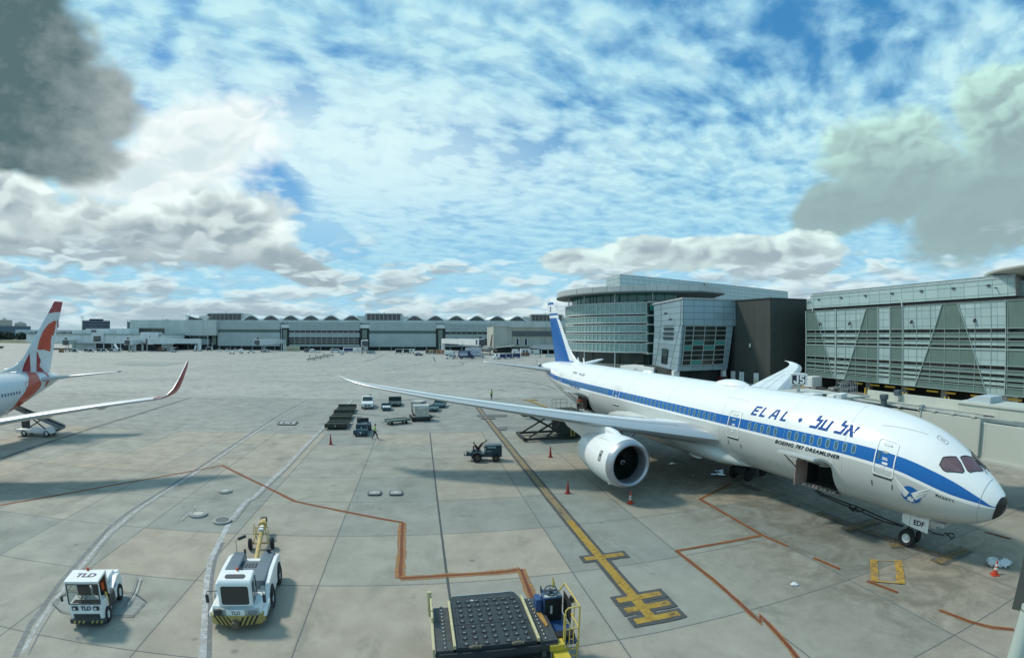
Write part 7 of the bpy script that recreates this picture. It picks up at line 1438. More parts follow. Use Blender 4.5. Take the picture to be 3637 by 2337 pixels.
# hose tractor
ht=thing('baggage_tractor','dark teal baggage tractor seen end-on beside the worker in the lime vest','tractor',(-7.15,60.2,0),R(0)); TB=mat('blue_teal_paint',(.020,.058,.082),.45,var=.25,vs=3)
q=MB(); q.rbox(-.87,.87,-2.7,-1.7,.30,.62,.05); q.rbox(-.87,.87,-2.78,-2.55,.22,.75,.05); q.rbox(-.66,.66,-1.9,-.3,.45,1.30,.05); q.rbox(-.8,.8,-.4,2.0,.40,.95,.05); q.build('body',[TB],ht)
q=MB(); q.bar((-.8,-2.35,.78),(.8,-2.35,.78),.06); q.bar((-.55,-2.3,.62),(.55,-2.3,.62),.08); q.box(-.3,.3,-2.8,-2.77,.52,.58); q.build('bumper_rail',[mat('pale_teal',(.30,.45,.48),.5)],ht)
q=MB(); q.rbox(-.5,.6,.9,1.1,.95,1.6,.04); q.rbox(-.5,.6,.3,.9,.92,1.02,.04); q.build('seat',[SEAT],ht)
q=MB(); q.lathe([(-.25,.36),(.25,.36)],(-.45,.0,1.5),'x',16); q.lathe([(-.26,.0),(-.25,.4),(-.2,.4),(-.2,.3)],(-.45,0,1.5),'x',16); q.tube([(-.6,.1,1.8),(-.4,.2,2.0),(.0,.2,1.98),(.1,.25,2.1)],.02,5); q.build('hose_reel',[DARK],ht)
q=MB(); q.tube([(0+.2*math.cos(R(i*30)),-.25+.1*math.sin(R(i*30)),1.5+.14*math.sin(R(i*30))) for i in range(12)],.02,5,0,True); q.build('steering_wheel',[DARK],ht)
for x in (-.62,.62): 
    q=MB(); q.lathe([(-.12,0),(-.12,.28),(.12,.28),(.12,0)],(x,-2.1,.28),'x',14); q.build('wheel',[RUB],ht); q=MB(); q.lathe([(-.14,0),(-.14,.36),(.14,.36),(.14,0)],(x*1.2,1.2,.36),'x',14); q.build('wheel',[RUB],ht)
q=MB(); q.cyl((0,-2.8,.3),(0,-2.8,.55),.05,n=6); q.box(-.04,.04,-1.93,-1.9,.7,1.0); q.build('tow_pin',[TWH],ht)
# carts
def cart(loc,rz,lb,col,w_=1.6,l_=3.0,tail=.35,g='low flat baggage carts',load=None,bar=True,z=.52):
    t=thing('flat_cart',lb,'cart',loc,rz,g); q=MB(); q.rbox(-w_/2,w_/2,-l_/2,l_/2,z-.14,z,.02); q.rbox(-w_/2,w_/2,l_/2-.08,l_/2,z,z+tail,.015); q.box(-w_/2,-w_/2+.05,-l_/2,l_/2,z,z+.1); q.box(w_/2-.05,w_/2,-l_/2,l_/2,z,z+.1); q.box(-w_/2,w_/2,-l_/2-.02,-l_/2+.04,z-.22,z+.06); q.build('platform',[col],t)
    for x in (-w_/2+.3,w_/2-.3):
        for y in (-l_/2+.5,l_/2-.5): q=MB(); q.lathe([(-.08,0),(-.08,.2),(.08,.2),(.08,0)],(x,y,.2),'x',12); q.build('wheel',[RUB],t)
    if bar: q=MB(); q.bar((0,-l_/2,.35),(0,-l_/2-.8,.30),.05); q.build('drawbar',[col],t)
    if load: q=MB(); [q.cbox((-.45+.3*i,-.35,z+.03),(.2,l_*.55,.04),0,.12) for i in range(4)]; q.build('white_slats',[TWH],t)
    q=MB(); q.cbox((-w_/4,-l_/2-.03,z-.06),(.28,.02,.1)); q.cbox((w_/4,-l_/2-.03,z-.06),(.28,.02,.1)); q.build('reflector',[mat('pale_teal',(.30,.45,.48),.5)],t); return t
CT=mat('cart_teal',(.045,.11,.125),.55,var=.25,vs=3); CT2=mat('cart_dark_teal',(.018,.045,.050),.6,var=.3,vs=3); CT3=mat('cart_green_grey',(.10,.15,.14),.6,var=.3,vs=3)
cart((-5.5,78.1,0),R(3),'low teal cart with white slats on its deck beside the white pickup',CT,load=True); cart((-4.35,82.9,0),R(3),'dark cart with a raised tailboard behind the white-slatted cart',CT2,2.2,4.0,.7)
cart((2.0,76.6,0),R(-8),'low dark teal cart right of the silver container',CT,1.6,3.0,.2); cart((3.1,80.6,0),R(-8),'teal cart with a tall raised tailboard behind the container',CT,2.1,3.4,1.0)
cart((-3.2,65.75,0),R(-62),'grey-green flat cart in front of the silver container, linked by its drawbar',CT3,1.7,3.1,.15,z=.55)
# container dollies
def uld(loc,rz,lb,side,front,g='metal cargo containers'):
    t=thing('cargo_container',lb,'cargo container',loc,rz,g); q=MB(); q.prism([(-.62,0),(1.0,0),(1.0,1.62),(-1.0,1.62),(-1.0,.45)],-.76,.76,0,'y'); sh_=q.build('shell',[side],t,bevel=.02)
    q=MB(); q.box(-1.03,1.03,-.79,-.70,1.56,1.64); q.box(-1.03,1.03,.70,.79,1.56,1.64); q.box(.96,1.03,-.79,.79,0,.06); q.box(-1.03,-.96,-.79,.79,1.56,1.64); q.box(.96,1.03,-.79,.79,1.56,1.64); q.box(-.65,1.03,-.79,-.72,0,.08); q.build('edge_frame',[TWH],t)
    q=MB(); q.add([(-.6,-.765,1.45),(.5,-.765,1.45),(.5,-.765,1.3),(-.6,-.765,1.3)],[(0,1,2,3)]); q.add([(.65,-.765,1.5),(.9,-.765,1.5),(.9,-.765,1.35),(.65,-.765,1.35)],[(0,1,2,3)]); q.build('label_strip',[front],t); return t
ALU=mat('container_aluminium',(.48,.48,.43),.45,metal=.35,var=.12,vs=1.5); NAVY=mat('container_navy',(.03,.045,.14),.5)
def cdolly(loc,rz,lb):
    t=thing('container_dolly',lb,'dolly',loc,rz,'container dollies'); q=MB(); q.prism([(-1.55,.42),(-1.1,.30),(1.1,.30),(1.55,.42),(1.55,.62),(1.1,.52),(-1.1,.52),(-1.55,.62)],-.95,.95,0,'y'); q.box(-1.5,1.5,-.98,-.90,.42,.66); q.box(-1.5,1.5,.90,.98,.42,.66); q.build('frame',[OLV],t)
    q=MB(); q.tube([(-1.15,-.85,.68),(1.15,-.85,.68),(1.15,.85,.68),(-1.15,.85,.68)],.03,5,0,True); q.build('guide_rim',[TWH],t)
    for x in (-1.05,1.05):
        for y in (-.7,.7): q=MB(); q.lathe([(-.1,0),(-.1,.22),(.1,.22),(.1,0)],(x,y,.22),'y',12); q.build('wheel',[RUB],t)
    q=MB(); q.bar((1.5,0,.42),(2.7,0,.36),.06); q.build('drawbar',[OLV],t)
cdolly((-.05,68.1,0),R(8),'olive dolly carrying the large silver container'); uld((.02,68.1,.53),R(8),'silver metal cargo container in front, sitting on the olive dolly',ALU,TWH)
cdolly((-.35,72.4,0),R(95),'olive dolly behind, under the container with the navy side'); uld((-.35,72.4,.53),R(62),'grey cargo container with a navy-blue side standing behind the silver one',ALU,NAVY); 
q=MB(); q.add([(1.012,-.70,.5),(1.012,.70,.5),(1.012,.70,1.5),(1.012,-.70,1.5)],[(0,1,2,3)]); o=q.build('navy_side',[NAVY],[o for o in bpy.data.objects if o.name.startswith('cargo_container')][-1])
# ---------------------------------------------------------------- cars, vans, trucks (front = +x)
def car(lb,loc,rz,kind='suv',col=None,L_=4.7,W_=1.85,H_=1.65,nm='parked_car',cat='car',group=None,dark=None,detail=False):
    t=thing(nm,lb,cat,loc,rz,group); col=col or WHITE; h=L_/2; b=H_*.56; r_=H_*.205
    P={'suv':[(h,.36),(h,.72),(h-.15,.92),(h*.42,b+.02),(h*.12,H_),(-h*.82,H_-.03),(-h,b),(-h,.36)],
       'sedan':[(h,.30),(h,.62),(h-.2,.80),(h*.38,b-.02),(h*.02,H_),(-h*.45,H_-.02),(-h*.75,b+.04),(-h,b-.04),(-h,.30)],
       'pickup':[(h,.38),(h,.85),(h-.18,1.06),(h*.42,b+.08),(h*.14,H_),(-h*.20,H_-.02),(-h*.30,b+.12),(-h,b+.12),(-h,.42)],
       'van':[(h,.34),(h,.80),(h-.25,1.15),(h*.62,H_*.86),(h*.48,H_),(-h*.97,H_),(-h,.34)],
       'minibus':[(h,.38),(h,.95),(h-.45,1.20),(h*.66,H_*.92),(h*.55,H_),(-h*.97,H_),(-h,.38)]}[kind]
    q=MB(); q.prism(P,-W_/2,W_/2,0,'y'); n_=len(P)
    for k,(x,y,z) in enumerate(q.v):
        if z>b: q.v[k]=(x,y*(1-.13*(z-b)/(H_-b)),z)
    bd=q.build('body',[col],t,bevel=.07)
    def wy(z): return W_/2*(1-.13*max(0,z-b)/(H_-b))+.008
    tp=H_-.14; bt_=b+.06
    xs={'suv':(h*.30,h*.08,-h*.80,-h*.88),'sedan':(h*.28,h*.0,-h*.44,-h*.62),'pickup':(h*.32,h*.10,-h*.18,-h*.26),'van':(h*.66,h*.5,h*.12,h*.12),'minibus':(h*.68,h*.56,-h*.92,-h*.92)}[kind]
    g_=dark or GLASS
    for s_ in (-1,1):
        q=MB(); q.add([(xs[0],s_*wy(bt_),bt_),(xs[3],s_*wy(bt_),bt_),(xs[2],s_*wy(tp),tp),(xs[1],s_*wy(tp),tp)],[(0,1,2,3)]); w_=q.build('side_window',[g_],t)
        q=MB()
        for f_ in ((.5,) if kind in('pickup','van','sedan') else (.3,.6) if kind=='suv' else (.2,.4,.6,.8)):
            xa=lerp(xs[0],xs[3],f_); q.bar((xa,s_*wy(bt_)*1.003,bt_),(lerp(xs[1],xs[2],f_),s_*wy(tp)*1.003,tp),.07,.03)
        q.build('window_pillar',[col],w_)
    fr={'suv':((h*.42,b+.02),(h*.12,H_)),'sedan':((h*.38,b-.02),(h*.02,H_)),'pickup':((h*.42,b+.08),(h*.14,H_)),'van':((h-.25,1.15),(h*.62,H_*.86)),'minibus':((h-.45,1.20),(h*.66,H_*.92))}[kind]
    (xa,za),(xb,zb)=fr; q=MB(); l=lambda f_:(lerp(xa,xb,f_)+.035,lerp(za,zb,f_)+.02); (p0,z0),(p1,z1)=l(.08),l(.9); q.add([(p0,-wy(z0)*.9,z0),(p0,wy(z0)*.9,z0),(p1,wy(z1)*.9,z1),(p1,-wy(z1)*.9,z1)],[(0,1,2,3)]); q.build('windscreen',[g_],t)
    q=MB(); zr_=(b+.1,H_-.2); xr=(-h-.012,-h*.985-.01) ; q.add([(-h-.012 if kind!='suv' else -h*.97-.02,-W_*.38,zr_[0]),(-h-.012 if kind!='suv' else -h*.97-.02,W_*.38,zr_[0]),(-h-.012 if kind in('van','minibus') else -h*.85-.03,W_*.36,zr_[1]),(-h-.012 if kind in('van','minibus') else -h*.85-.03,-W_*.36,zr_[1])],[(0,1,2,3)])
    if kind in('van','suv','minibus'): q.build('rear_window',[g_],t)
    for x in (h*.62,-h*.62):
        for y in (-W_/2+.06,W_/2-.06): q=MB(); wheel(q,(x,y,r_),r_,.24); q.build('wheel',[RUB,mat('alloy_rim',(.22,.23,.24),.4,metal=.5)],t)
    q=MB()
    for y in (-W_*.36,W_*.36): q.rbox(h-.06,h+.02,y-.16,y+.16,.66,.80,.02)
    q.build('headlight',[LAMP],bd); q=MB(); q.rbox(h-.03,h+.025,-W_*.26,W_*.26,.52,.78 if kind=='pickup' else .66,.03); q.rbox(h-.02,h+.03,-W_*.45,W_*.45,.30,.42,.02); q.rbox(-h-.03,-h+.02,-W_*.45,W_*.45,.32,.48,.02); q.build('grille',[DARK],bd)
    q=MB()
    for y in (-W_*.42,W_*.42): q.rbox(-h-.02,-h+.03,y-.09,y+.09,.7,.95,.02)
    q.build('tail_light',[mat('tail_red',(.35,.02,.02),.3)],bd)
    q=MB()
    for s_ in (-1,1): q.rbox(xs[0]-.05,xs[0]+.12,s_*(W_/2+.02)-.1,s_*(W_/2+.02)+.1,b+.02,b+.2,.03)
    q.build('door_mirror',[col],t); return t,h,b
pk,h,b=car('white pickup truck facing us with tools standing in its bed',(-8.80,81.0,0),R(-84),'pickup',L_=5.4,W_=1.88,H_=1.82,nm='pickup_truck',cat='pickup truck')
q=MB(); q.box(-h+.08,-h*.34,-.82,.82,b+.06,b+.13); q.build('cargo_bed',[DARK],pk); q=MB()
for i in range(6): q.rbox(-1.9+.28*i,-1.7+.28*i,-.6+.2*(i%3),-.2+.2*(i%3),b+.1,b+.45+.1*(i%2),.03)
q.cyl((-1.2,.6,b),(-1.2,.6,b+.95),.1,n=8); q.cyl((-1.4,.35,b),(-1.4,.35,b+.8),.08,n=8); q.build('tool_load',[DARK],pk); q=MB(); q.cyl((h+.03,0,.66),(h+.045,0,.66),.09,n=12); q.box(h+.0,h+.04,-.18,.18,.40,.50); q.build('badge_and_plate',[TWH],pk)
vn,h,b=car('white passenger van with a roof rack behind the tail of the large airliner',(40.3,157,0),R(172),'minibus',L_=5.6,W_=2.0,H_=2.1,nm='passenger_van',cat='van'); q=MB(); q.rbox(-2.0,1.2,-.6,.6,2.1,2.22,.03); q.bar((2.4,0,2.1),(2.4,0,3.0),.06); q.cbox((2.3,0,3.0),(.8,.3,.15)); q.build('roof_rack',[GREYP],vn)
car('silver minivan parked at the dock beside the steel cage',(83.,74.5,0),R(160),'suv',mat('car_silver',(.33,.35,.36),.3,metal=.4),5.0,1.95,1.8); car('red car parked under the angular building',(72.5,103.0,0),R(-100),'sedan',mat('car_red',(.25,.02,.02),.3),4.5,1.8,1.45)
# white box trailer at the dock
bx_=thing('box_trailer','white enclosed box trailer at the dock behind the J5 sign','trailer',(81.8,81.6,0),R(8)); q=MB(); q.rbox(-1.8,1.8,-1.1,1.1,.55,2.75,.04); q.build('box',[WHITE],bx_); q=MB(); q.box(-1.86,-1.80,-.85,.85,.6,2.6); q.box(-1.2,-.5,-1.13,-1.1,.6,2.5); q.build('door',[TWH],bx_); q=MB(); q.bar((-1.8,0,.5),(-2.9,0,.45),.08); q.build('drawbar',[DARK],bx_)
for y in (-1.0,1.0): q=MB(); wheel(q,(.2,y,.33),.33,.2); q.build('wheel',[RUB,RIM],bx_)
cg=thing('steel_cage','pale steel frame cage standing between the minivan and the jet bridge','cage',(79.5,69.2,0),R(20)); q=MB()
for a in (-1.9,-.95,0,.95,1.9):
    for y in (-1.,1.): q.bar((a,y,0),(a,y,2.9),.1)
for z in (.15,1.5,2.85):
    for y in (-1.,1.): q.bar((-1.9,y,z),(1.9,y,z),.1)
    for a in (-1.9,1.9): q.bar((a,-1,z),(a,1,z),.1)
q.build('frame',[mat('galvanised',(.28,.33,.36),.5,metal=.3)],cg)
dr=MB(); 
for i,(x,y) in enumerate(((78.4,94.5),(78.9,93.6))):
    t=thing('traffic_barrel',['orange traffic barrel by the charcoal wall, nearer the white door','orange traffic barrel by the charcoal wall, nearer the wingtip'][i],'traffic barrel',(x,y,0),0,'orange barrels by the charcoal wall'); q=MB(); q.lathe([(0,.3),(.05,.3),(.9,.24),(1.0,.2),(1.0,.01)],(0,0,0),'z',14); b_=q.build('drum',[mat('safety_orange',(.65,.10,.02),.7)],t); q=MB(); q.lathe([(.35,.288),(.5,.275)],(0,0,0),'z',14); q.build('band',[TWH],b_)
# ---------------------------------------------------------------- scissor cargo loader at the rear door
sl_=thing('scissor_loader','dark scissor cargo loader raised to the rear cargo door, half hidden by the wing','cargo loader',(14.6,54.6,0),R(2))
SD=mat('loader_dark_green',(.022,.032,.030),.6,var=.3,vs=2)
q=MB(); q.box(-3.4,3.2,-2.0,-1.75,.18,.42); q.box(-3.4,3.2,1.75,2.0,.18,.42); q.box(-3.4,-3.1,-2,2,.18,.42); q.box(2.0,3.2,-1.75,1.75,.18,.7); q.build('chassis',[SD],sl_)
q=MB()
for y in (-1.55,1.55): q.bar((-2.7,y,.45),(1.6,y,2.85),.22,.16); q.bar((1.6,y,.45),(-2.7,y,2.85),.22,.16); q.bar((-.6,y*.9,.45),(3.,y*.9,2.85),.18,.14)
q.build('scissor_arm',[SD],sl_)
q=MB(); q.rbox(-3.5,2.2,-1.85,1.85,2.85,3.12,.03); pf=q.build('platform',[SD],sl_); q=MB(); 
for i in range(12): q.cyl((-3.3+i*.45,-1.6,3.15),(-3.3+i*.45,1.6,3.15),.05,n=6)
q.build('roller_bed',[mat('roller_dull',(.09,.095,.085),.5,metal=.4)],pf)
q=MB(); q.rbox(.9,3.3,-1.7,1.7,.5,2.6,.05); q.build('power_unit',[SD],sl_); q=MB(); q.rbox(2.0,3.6,-1.9,1.9,2.95,3.15,.03); q.build('bridge',[SD],sl_)
q=MB()
for a in (2.1,2.8,3.5): q.bar((a,-1.85,3.15),(a,-1.85,4.15),.05)
q.bar((2.1,-1.85,4.15),(3.5,-1.85,4.15),.05); q.bar((2.1,-1.85,3.65),(3.5,-1.85,3.65),.04)
for a in (1.0,1.5,2.1,2.9): q.bar((a,1.85,3.15),(a,1.85,4.2),.05)
q.bar((1.,1.85,4.2),(2.9,1.85,4.2),.05); q.bar((1.,1.85,3.7),(2.9,1.85,3.7),.04); q.build('safety_rail',[mat('rail_khaki',(.40,.38,.28),.6)],sl_)
q=MB(); 
for z in [.5+.26*i for i in range(9)]: q.bar((2.1,-1.92,z),(2.55,-1.92,z),.05)
q.bar((2.1,-1.92,.3),(2.1,-1.92,3.),.06); q.bar((2.55,-1.92,.3),(2.55,-1.92,3.),.06); q.build('ladder',[YEL],sl_)
# service cart whose tyre shows under the belly
sv=thing('service_cart','dark service cart with a tall tyre partly hidden behind the belly of the airliner','service cart',(26.6,33.6,0),R(20)); q=MB(); q.rbox(-1.3,1.6,-.7,.7,.5,1.0,.05); q.rbox(-.8,.4,-.6,.6,1.0,1.3,.05); q.build('body',[DARK],sv)
for x in (-1.1,1.2):
    for y in (-.75,.75): q=MB(); q.lathe([(-.14,0),(-.14,.52),(.14,.52),(.14,0)],(x,y,.52),'y',20); q.build('wheel',[RUB],sv)
q=MB(); 
for i in range(4): q.bar((.2+.3*i,-.72,.25),(.25+.3*i,-.72,.7),.04)
q.tube([(-.3,-.75,.4),(.2,-.8,.25),(.9,-.8,.3),(1.5,-.75,.6)],.03,5); q.build('pipework',[STEEL],sv)
# ---------------------------------------------------------------- jet bridge behind the nose
JBM=panelmat('jet_bridge_cream',(.50,.53,.47),6.,9,rough=.5,metal=.0,line=(.30,.33,.30),lw=.012,axis='YZ',var=.04,var2=.03); JBT=mat('jet_bridge_trim',(.46,.49,.45),.55,var=.1,vs=.6); JBR=mat('jet_bridge_roof',(.47,.49,.46),.7,var=.2,vs=.8)
jb=thing('jet_bridge','cream telescopic jet bridge running behind the nose and cockpit','jet bridge',(0,0,0))
q=MB(); q.box(35.65,38.1,4,18.4,3.5,6.05); q.build('tunnel',[JBM],jb,bevel=.03); q=MB(); q.box(35.5,38.3,18.4,23.45,3.3,6.25); q.build('tunnel',[JBM],jb,bevel=.03); q=MB(); q.box(35.6,38.2,23.45,31,3.4,6.15); q.build('tunnel',[JBM],jb,bevel=.03)
q=MB(); q.box(35.38,35.5,18.35,18.5,3.25,6.3); q.box(35.42,35.5,23.4,23.5,3.3,6.3); q.box(35.5,35.62,4,18.3,3.45,3.62); q.box(35.44,35.52,18.5,31,3.28,3.42); q.build('tunnel_edge',[JBT],jb)
q=MB(); q.box(35.9,38,4,18.2,6.07,6.14,0); q.box(35.7,38.2,18.4,31,6.27,6.32,1); q.build('tunnel_roof',[mat('roof_slate',(.14,.18,.18),.7),JBR],jb)
q=MB()
for x in (35.6,36.1,37.2): q.bar((x,16 if x<36 else 18.5,6.42),(x,31,6.42),.09,.09)
for y in (19.,20.7,22.3,23.6,25.5,27): q.box(35.45,35.85,y-.16,y+.16,6.3,6.44); q.box(35.9,36.6,y-.5,y+.1,6.35,6.42,1)
q.bar((36.3,18.2,6.4),(36.2,31,6.45),.06,.06,1); q.bar((36.6,18,6.4),(36.7,31,6.42),.05,.05,1); q.build('roof_rail',[JBT,DARK],jb)
q=MB(); q.rbox(35.45,35.85,23.3,23.6,6.3,6.72,.03); q.build('junction_box',[mat('pale_steel_blue',(.25,.33,.34),.5)],jb)
q=MB(); q.box(38.2,38.5,21.5,31,5.8,7.0,0); q.rbox(37.5,40.3,-4,21.4,3.6,6.9,.03); q.box(37.4,40.4,-4,21.5,6.9,7.05,0); q.build('upper_walkway',[JBM],jb)
q=MB(); q.prism([(21.2,7.05),(20.2,7.5),(19.0,7.5),(19.0,7.05)],38,40,0,'x'); q.build('roof_hut',[mat('pale_blue_grey',(.42,.50,.54),.5)],jb); q=MB(); q.addbm(textbm('Q',.35,bold=.01),fn=lambda p:(37.47,15.85-p.x,6.35+p.y)); q.build('wall_logo',[GREYP],jb)
q=MB(); q.box(36.2,37.6,24,26.5,.0,3.4); q.cyl((36.9,12,0),(36.9,12,3.5),.35,n=12); q.bar((36.2,26,0),(36.2,26,3.5),.25); q.bar((37.6,26,0),(37.6,26,3.5),.25); q.build('support_leg',[GREYP],jb)
for y in (24.4,26.1): 
    for x in (36.3,37.5): q=MB(); q.lathe([(-.2,0),(-.2,.5),(.2,.5),(.2,0)],(x,y,.5),'x',16); q.build('wheel',[RUB],jb)
for (x,y,z) in ((35.3,26.9,7.2),(38.0,27.5,7.32)):
    q=MB(); q.rbox(x-.19,x+.19,y-.19,y+.19,4.6 if x<37 else 6.4,z-.42,.03,0 if x<37 else 1); q.rbox(x-.27,x+.27,y-.27,y+.27,z-.42,z,.05,0); q.build('hydraulic_post',[mat('slate_post',(.065,.095,.11),.5),JBT],jb)
# cab and J5 sign
q=MB(); q.rbox(29.3,37.,31,35.,3.4,6.25,.05); q.box(29.0,37.8,30.6,38.6,6.3,6.5); q.box(28.9,37.9,30.5,30.7,6.4,6.6); q.build('cab',[JBT],jb)
q=MB(); q.rbox(31.5,32.6,31.3,32.6,6.5,7.0,.04); q.rbox(33.4,34.8,30.8,31.6,6.5,6.85,.03); q.bar((31,36.5,6.55),(36.5,32,6.55),.14,.14,1); q.bar((30.5,35.5,6.55),(35.8,31.5,6.55),.12,.12,1); q.cbox((34.5,30.9,6.75),(1.6,.6,.35),0,.4); q.build('roof_unit',[TWH,DARK],jb)
js=thing('gate_sign','white boxed gate sign reading J5 on a short post above the jet bridge','gate sign',(34.55,36.4,6.5),math.atan2(-(37.02-35.96),-(33.97-35.09)))
q=MB(); q.cyl((0,.1,0),(0,.1,.75),.16,n=12); q.build('post',[JBT],js); q=MB(); q.rbox(-.82,.82,-.2,.3,.70,1.72,.04); q.prism([(-.78,1.70),(.78,1.70),(.5,1.80),(-.5,1.80)],-.18,.28,0,'y'); sb=q.build('box',[TWH],js); q=MB(); q.box(-.62,.62,-.215,-.2,.80,1.62); fp=q.build('face',[mat('sign_navy',(.012,.018,.05),.4,var=0)],js)
q=MB(); q.addbm(polybm([[(-.18,.78),(.0,.78),(.0,.16),(-.18,.16)],[(-.46,.16),(-.38,.04),(-.30,0),(-.12,0),(-.04,.05),(0,.16),(-.18,.2),(-.2,.16),(-.28,.16),(-.30,.28),(-.48,.28)]]+[[(.10,.78),(.50,.78),(.50,.62),(.26,.62),(.24,.50),(.10,.36)],[(.10,.36),(.24,.50),(.40,.50),(.50,.42),(.54,.30),(.36,.32),(.34,.36),(.28,.36),(.24,.34)],[(.54,.30),(.52,.12),(.44,.03),(.34,0),(.20,0),(.12,.06),(.08,.20),(.26,.22),(.28,.14),(.34,.16),(.36,.24),(.36,.32)]]),fn=lambda p:(p.x*1.06,-.222,.82+p.y)); q.build('lettering',[mat('sign_white',(.75,.77,.75),.5,var=0)],fp)
# ---------------------------------------------------------------- lamp post by the camera, bottom right
pp=thing('pole','pale round pole with a dark plate at its top cut by the bottom right corner','pole',(5.665,2.035,0)); q=MB(); q.cyl((0,0,0),(0,0,9.36),.088,n=24); q.tube([(.089*math.cos(R(i*20)),.089*math.sin(R(i*20)),9.30) for i in range(18)],.006,4,1,True); q.build('shaft',[mat('pole_pale_green',(.42,.50,.47),.4,var=.06),DARK],pp); q=MB(); q.prism([(-.085,.155),(-.02,.02),(.0,.03),(-.07,.165)],9.27,10.3); q.build('plate',[mat('plate_grey',(.07,.08,.075),.6)],pp)
# ---------------------------------------------------------------- far side of the apron: bridges, vehicles, small jet
def gate_bridge(lb,x0,y0,x1,y1,zt=4.6,h=2.7,sign=True,cabw=4.2,col=None,legx=.8):
    "telescopic gate bridge from (x0,y0) at the terminal to its cab at (x1,y1)"
    d=Vector((x1-x0,y1-y0)); n=d.length; t=thing('jet_bridge',lb,'jet bridge',(x0,y0,0),math.atan2(d.y,d.x),'jet bridges at the far terminal'); col=col or TWH
    q=MB(); q.box(0,n*.5,-1.3,1.3,zt+.25,zt+h+.1); q.build('tunnel',[col],t); q=MB(); q.box(n*.5,n-3,-1.55,1.55,zt,zt+h+.3); q.build('tunnel',[col],t)
    q=MB(); q.rbox(n-3.2,n+1.0,-cabw/2,cabw/2,zt-.3,zt+h+.5,.15); cb=q.build('cab',[col],t); q=MB(); q.box(n+1.,n+1.06,-cabw/2+.4,cabw/2-1.6,zt+.3,zt+h); q.box(n-2.6,n-.4,-cabw/2-.05,-cabw/2,zt+.4,zt+h); q.build('window',[mat('cab_blue_glass',(.08,.13,.19),.2)],cb); q=MB(); q.rbox(n+.9,n+1.9,-cabw/2+1.4,cabw/2+.1,zt-.1,zt+h+.2,.2); q.build('canopy_bellows',[mat('bellows_grey',(.10,.11,.11),.8)],cb)
    q=MB(); a=n*legx; q.cyl((a,-.9,.9),(a,-.9,zt),.22,n=8); q.cyl((a,.9,.9),(a,.9,zt),.22,n=8); q.box(a-.4,a+.4,-1.6,1.6,.7,1.1); q.bar((n*.55,0,zt),(a,0,2.),.12); q.build('support_leg',[GREYP],t)
    for y in (-1.4,1.4): q=MB(); q.lathe([(-.25,0),(-.25,.5),(.25,.5),(.25,0)],(a,y,.5),'y',12); q.build('wheel',[RUB],t)
    q=MB(); q.cyl((0,0,0),(0,0,zt+h),1.3,n=14); q.build('rotunda',[col],t)
    if sign: q=MB(); q.cbox((n-.6,0,zt+h+1.2),(.3,1.6,1.0)); q.cyl((n-.6,0,zt+h+.4),(n-.6,0,zt+h+.8),.08,n=6); q.build('gate_sign',[DARK],t)
    return t
gate_bridge('pale jet bridge at the far left, just right of the red tail fin',-243,312,-229,285,4.2,col=mat('bridge_pale_green',(.42,.48,.46),.6)); gate_bridge('white jet bridge cab standing before the white annex',-190,318,-188.5,296,4.4)
gate_bridge('long white jet bridge lying parallel to the terminal at its left end',-149.5,322,-177,303,4.8,3.2,legx=.72); gate_bridge('white jet bridge with a blue door at the first stair tower',-97,349,-103.5,308,4.6,2.9); gate_bridge('white jet bridge seen end-on at the second stair tower',-38.5,349,-33.5,296,4.4,3.)
gate_bridge('long white jet bridge sloping down to the small grey jet',15.5,335,35,283,5.0,3.4,legx=.85)
def fcart(lb,x,y,rz=0,n_=1,c1=None,c2=None,g='white covered baggage carts',l_=3.2,h_=2.0):
    t=thing('baggage_cart',lb,'baggage cart',(x,y,0),rz,g); q=MB(); q.box(-l_/2,l_/2,-.85,.85,.4,.55,0); q.box(-l_/2,l_/2,-.85,.85,h_-.1,h_,0); q.box(-l_/2,-l_/2+.35,-.85,.85,.5,h_,0); q.box(l_/2-.12,l_/2,-.85,.85,.5,h_,0); q.build('frame',[c1 or WHITE],t); q=MB(); q.box(-l_/2+.36,l_/2-.14,-.8,.8,.56,h_-.12); q.build('curtain',[c2 or mat('cart_navy_curtain',(.025,.035,.09),.7)],t)
    for x_ in (-l_*.35,l_*.35):
        for y_ in (-.7,.7): q=MB(); q.lathe([(-.08,0),(-.08,.22),(.08,.22),(.08,0)],(x_,y_,.22),'y',8); q.build('wheel',[RUB],t)
    return t
DC=mat('cart_dark_inside',(.03,.035,.04),.8)
for i,(x,y,lb) in enumerate(((-212.3,273.4,'white baggage cart standing apart, leftmost of the row before the annex'),(-211.5,284,'second white baggage cart from the left before the annex'),(-205.8,281,'white baggage cart with a number panel, third from the left before the annex'),(-203.5,286.5,'fourth white baggage cart from the left before the annex'),(-200.5,287.5,'fifth white baggage cart from the left before the annex'),(-196.2,289.5,'white baggage cart next to last in the row before the annex'),(-192.3,291.5,'rightmost white baggage cart of the row before the annex'))): fcart(lb,x,y,R(180+12),c2=DC)
car('silver car parked in the shade under the white annex',(-204.1,333.8-22,0),R(175),'suv',mat('car_silver',(.33,.35,.36),.3,metal=.4),4.6)
def gse(nm,lb,x,y,rz,parts,cat,wheels=((-1,-.7),(-1,.7),(1,-.7),(1,.7)),r_=.35,group=None):
    t=thing(nm,lb,cat,(x,y,0),rz,group)
    for n_,m_,bx_ in parts:
        q=MB()
        for b_ in bx_: (q.bar(b_[0],b_[1],b_[2]) if len(b_)==3 else q.box(*b_))
        q.build(n_,[m_],t)
    for a,b_ in wheels: q=MB(); q.lathe([(-.12,0),(-.12,r_),(.12,r_),(.12,0)],(a,b_,r_),'y',10); q.build('wheel',[RUB],t)
    return t
ORB=mat('rust_orange',(.34,.17,.06),.6,var=.3); BRW=mat('pallet_brown',(.20,.12,.08),.8,var=.3)
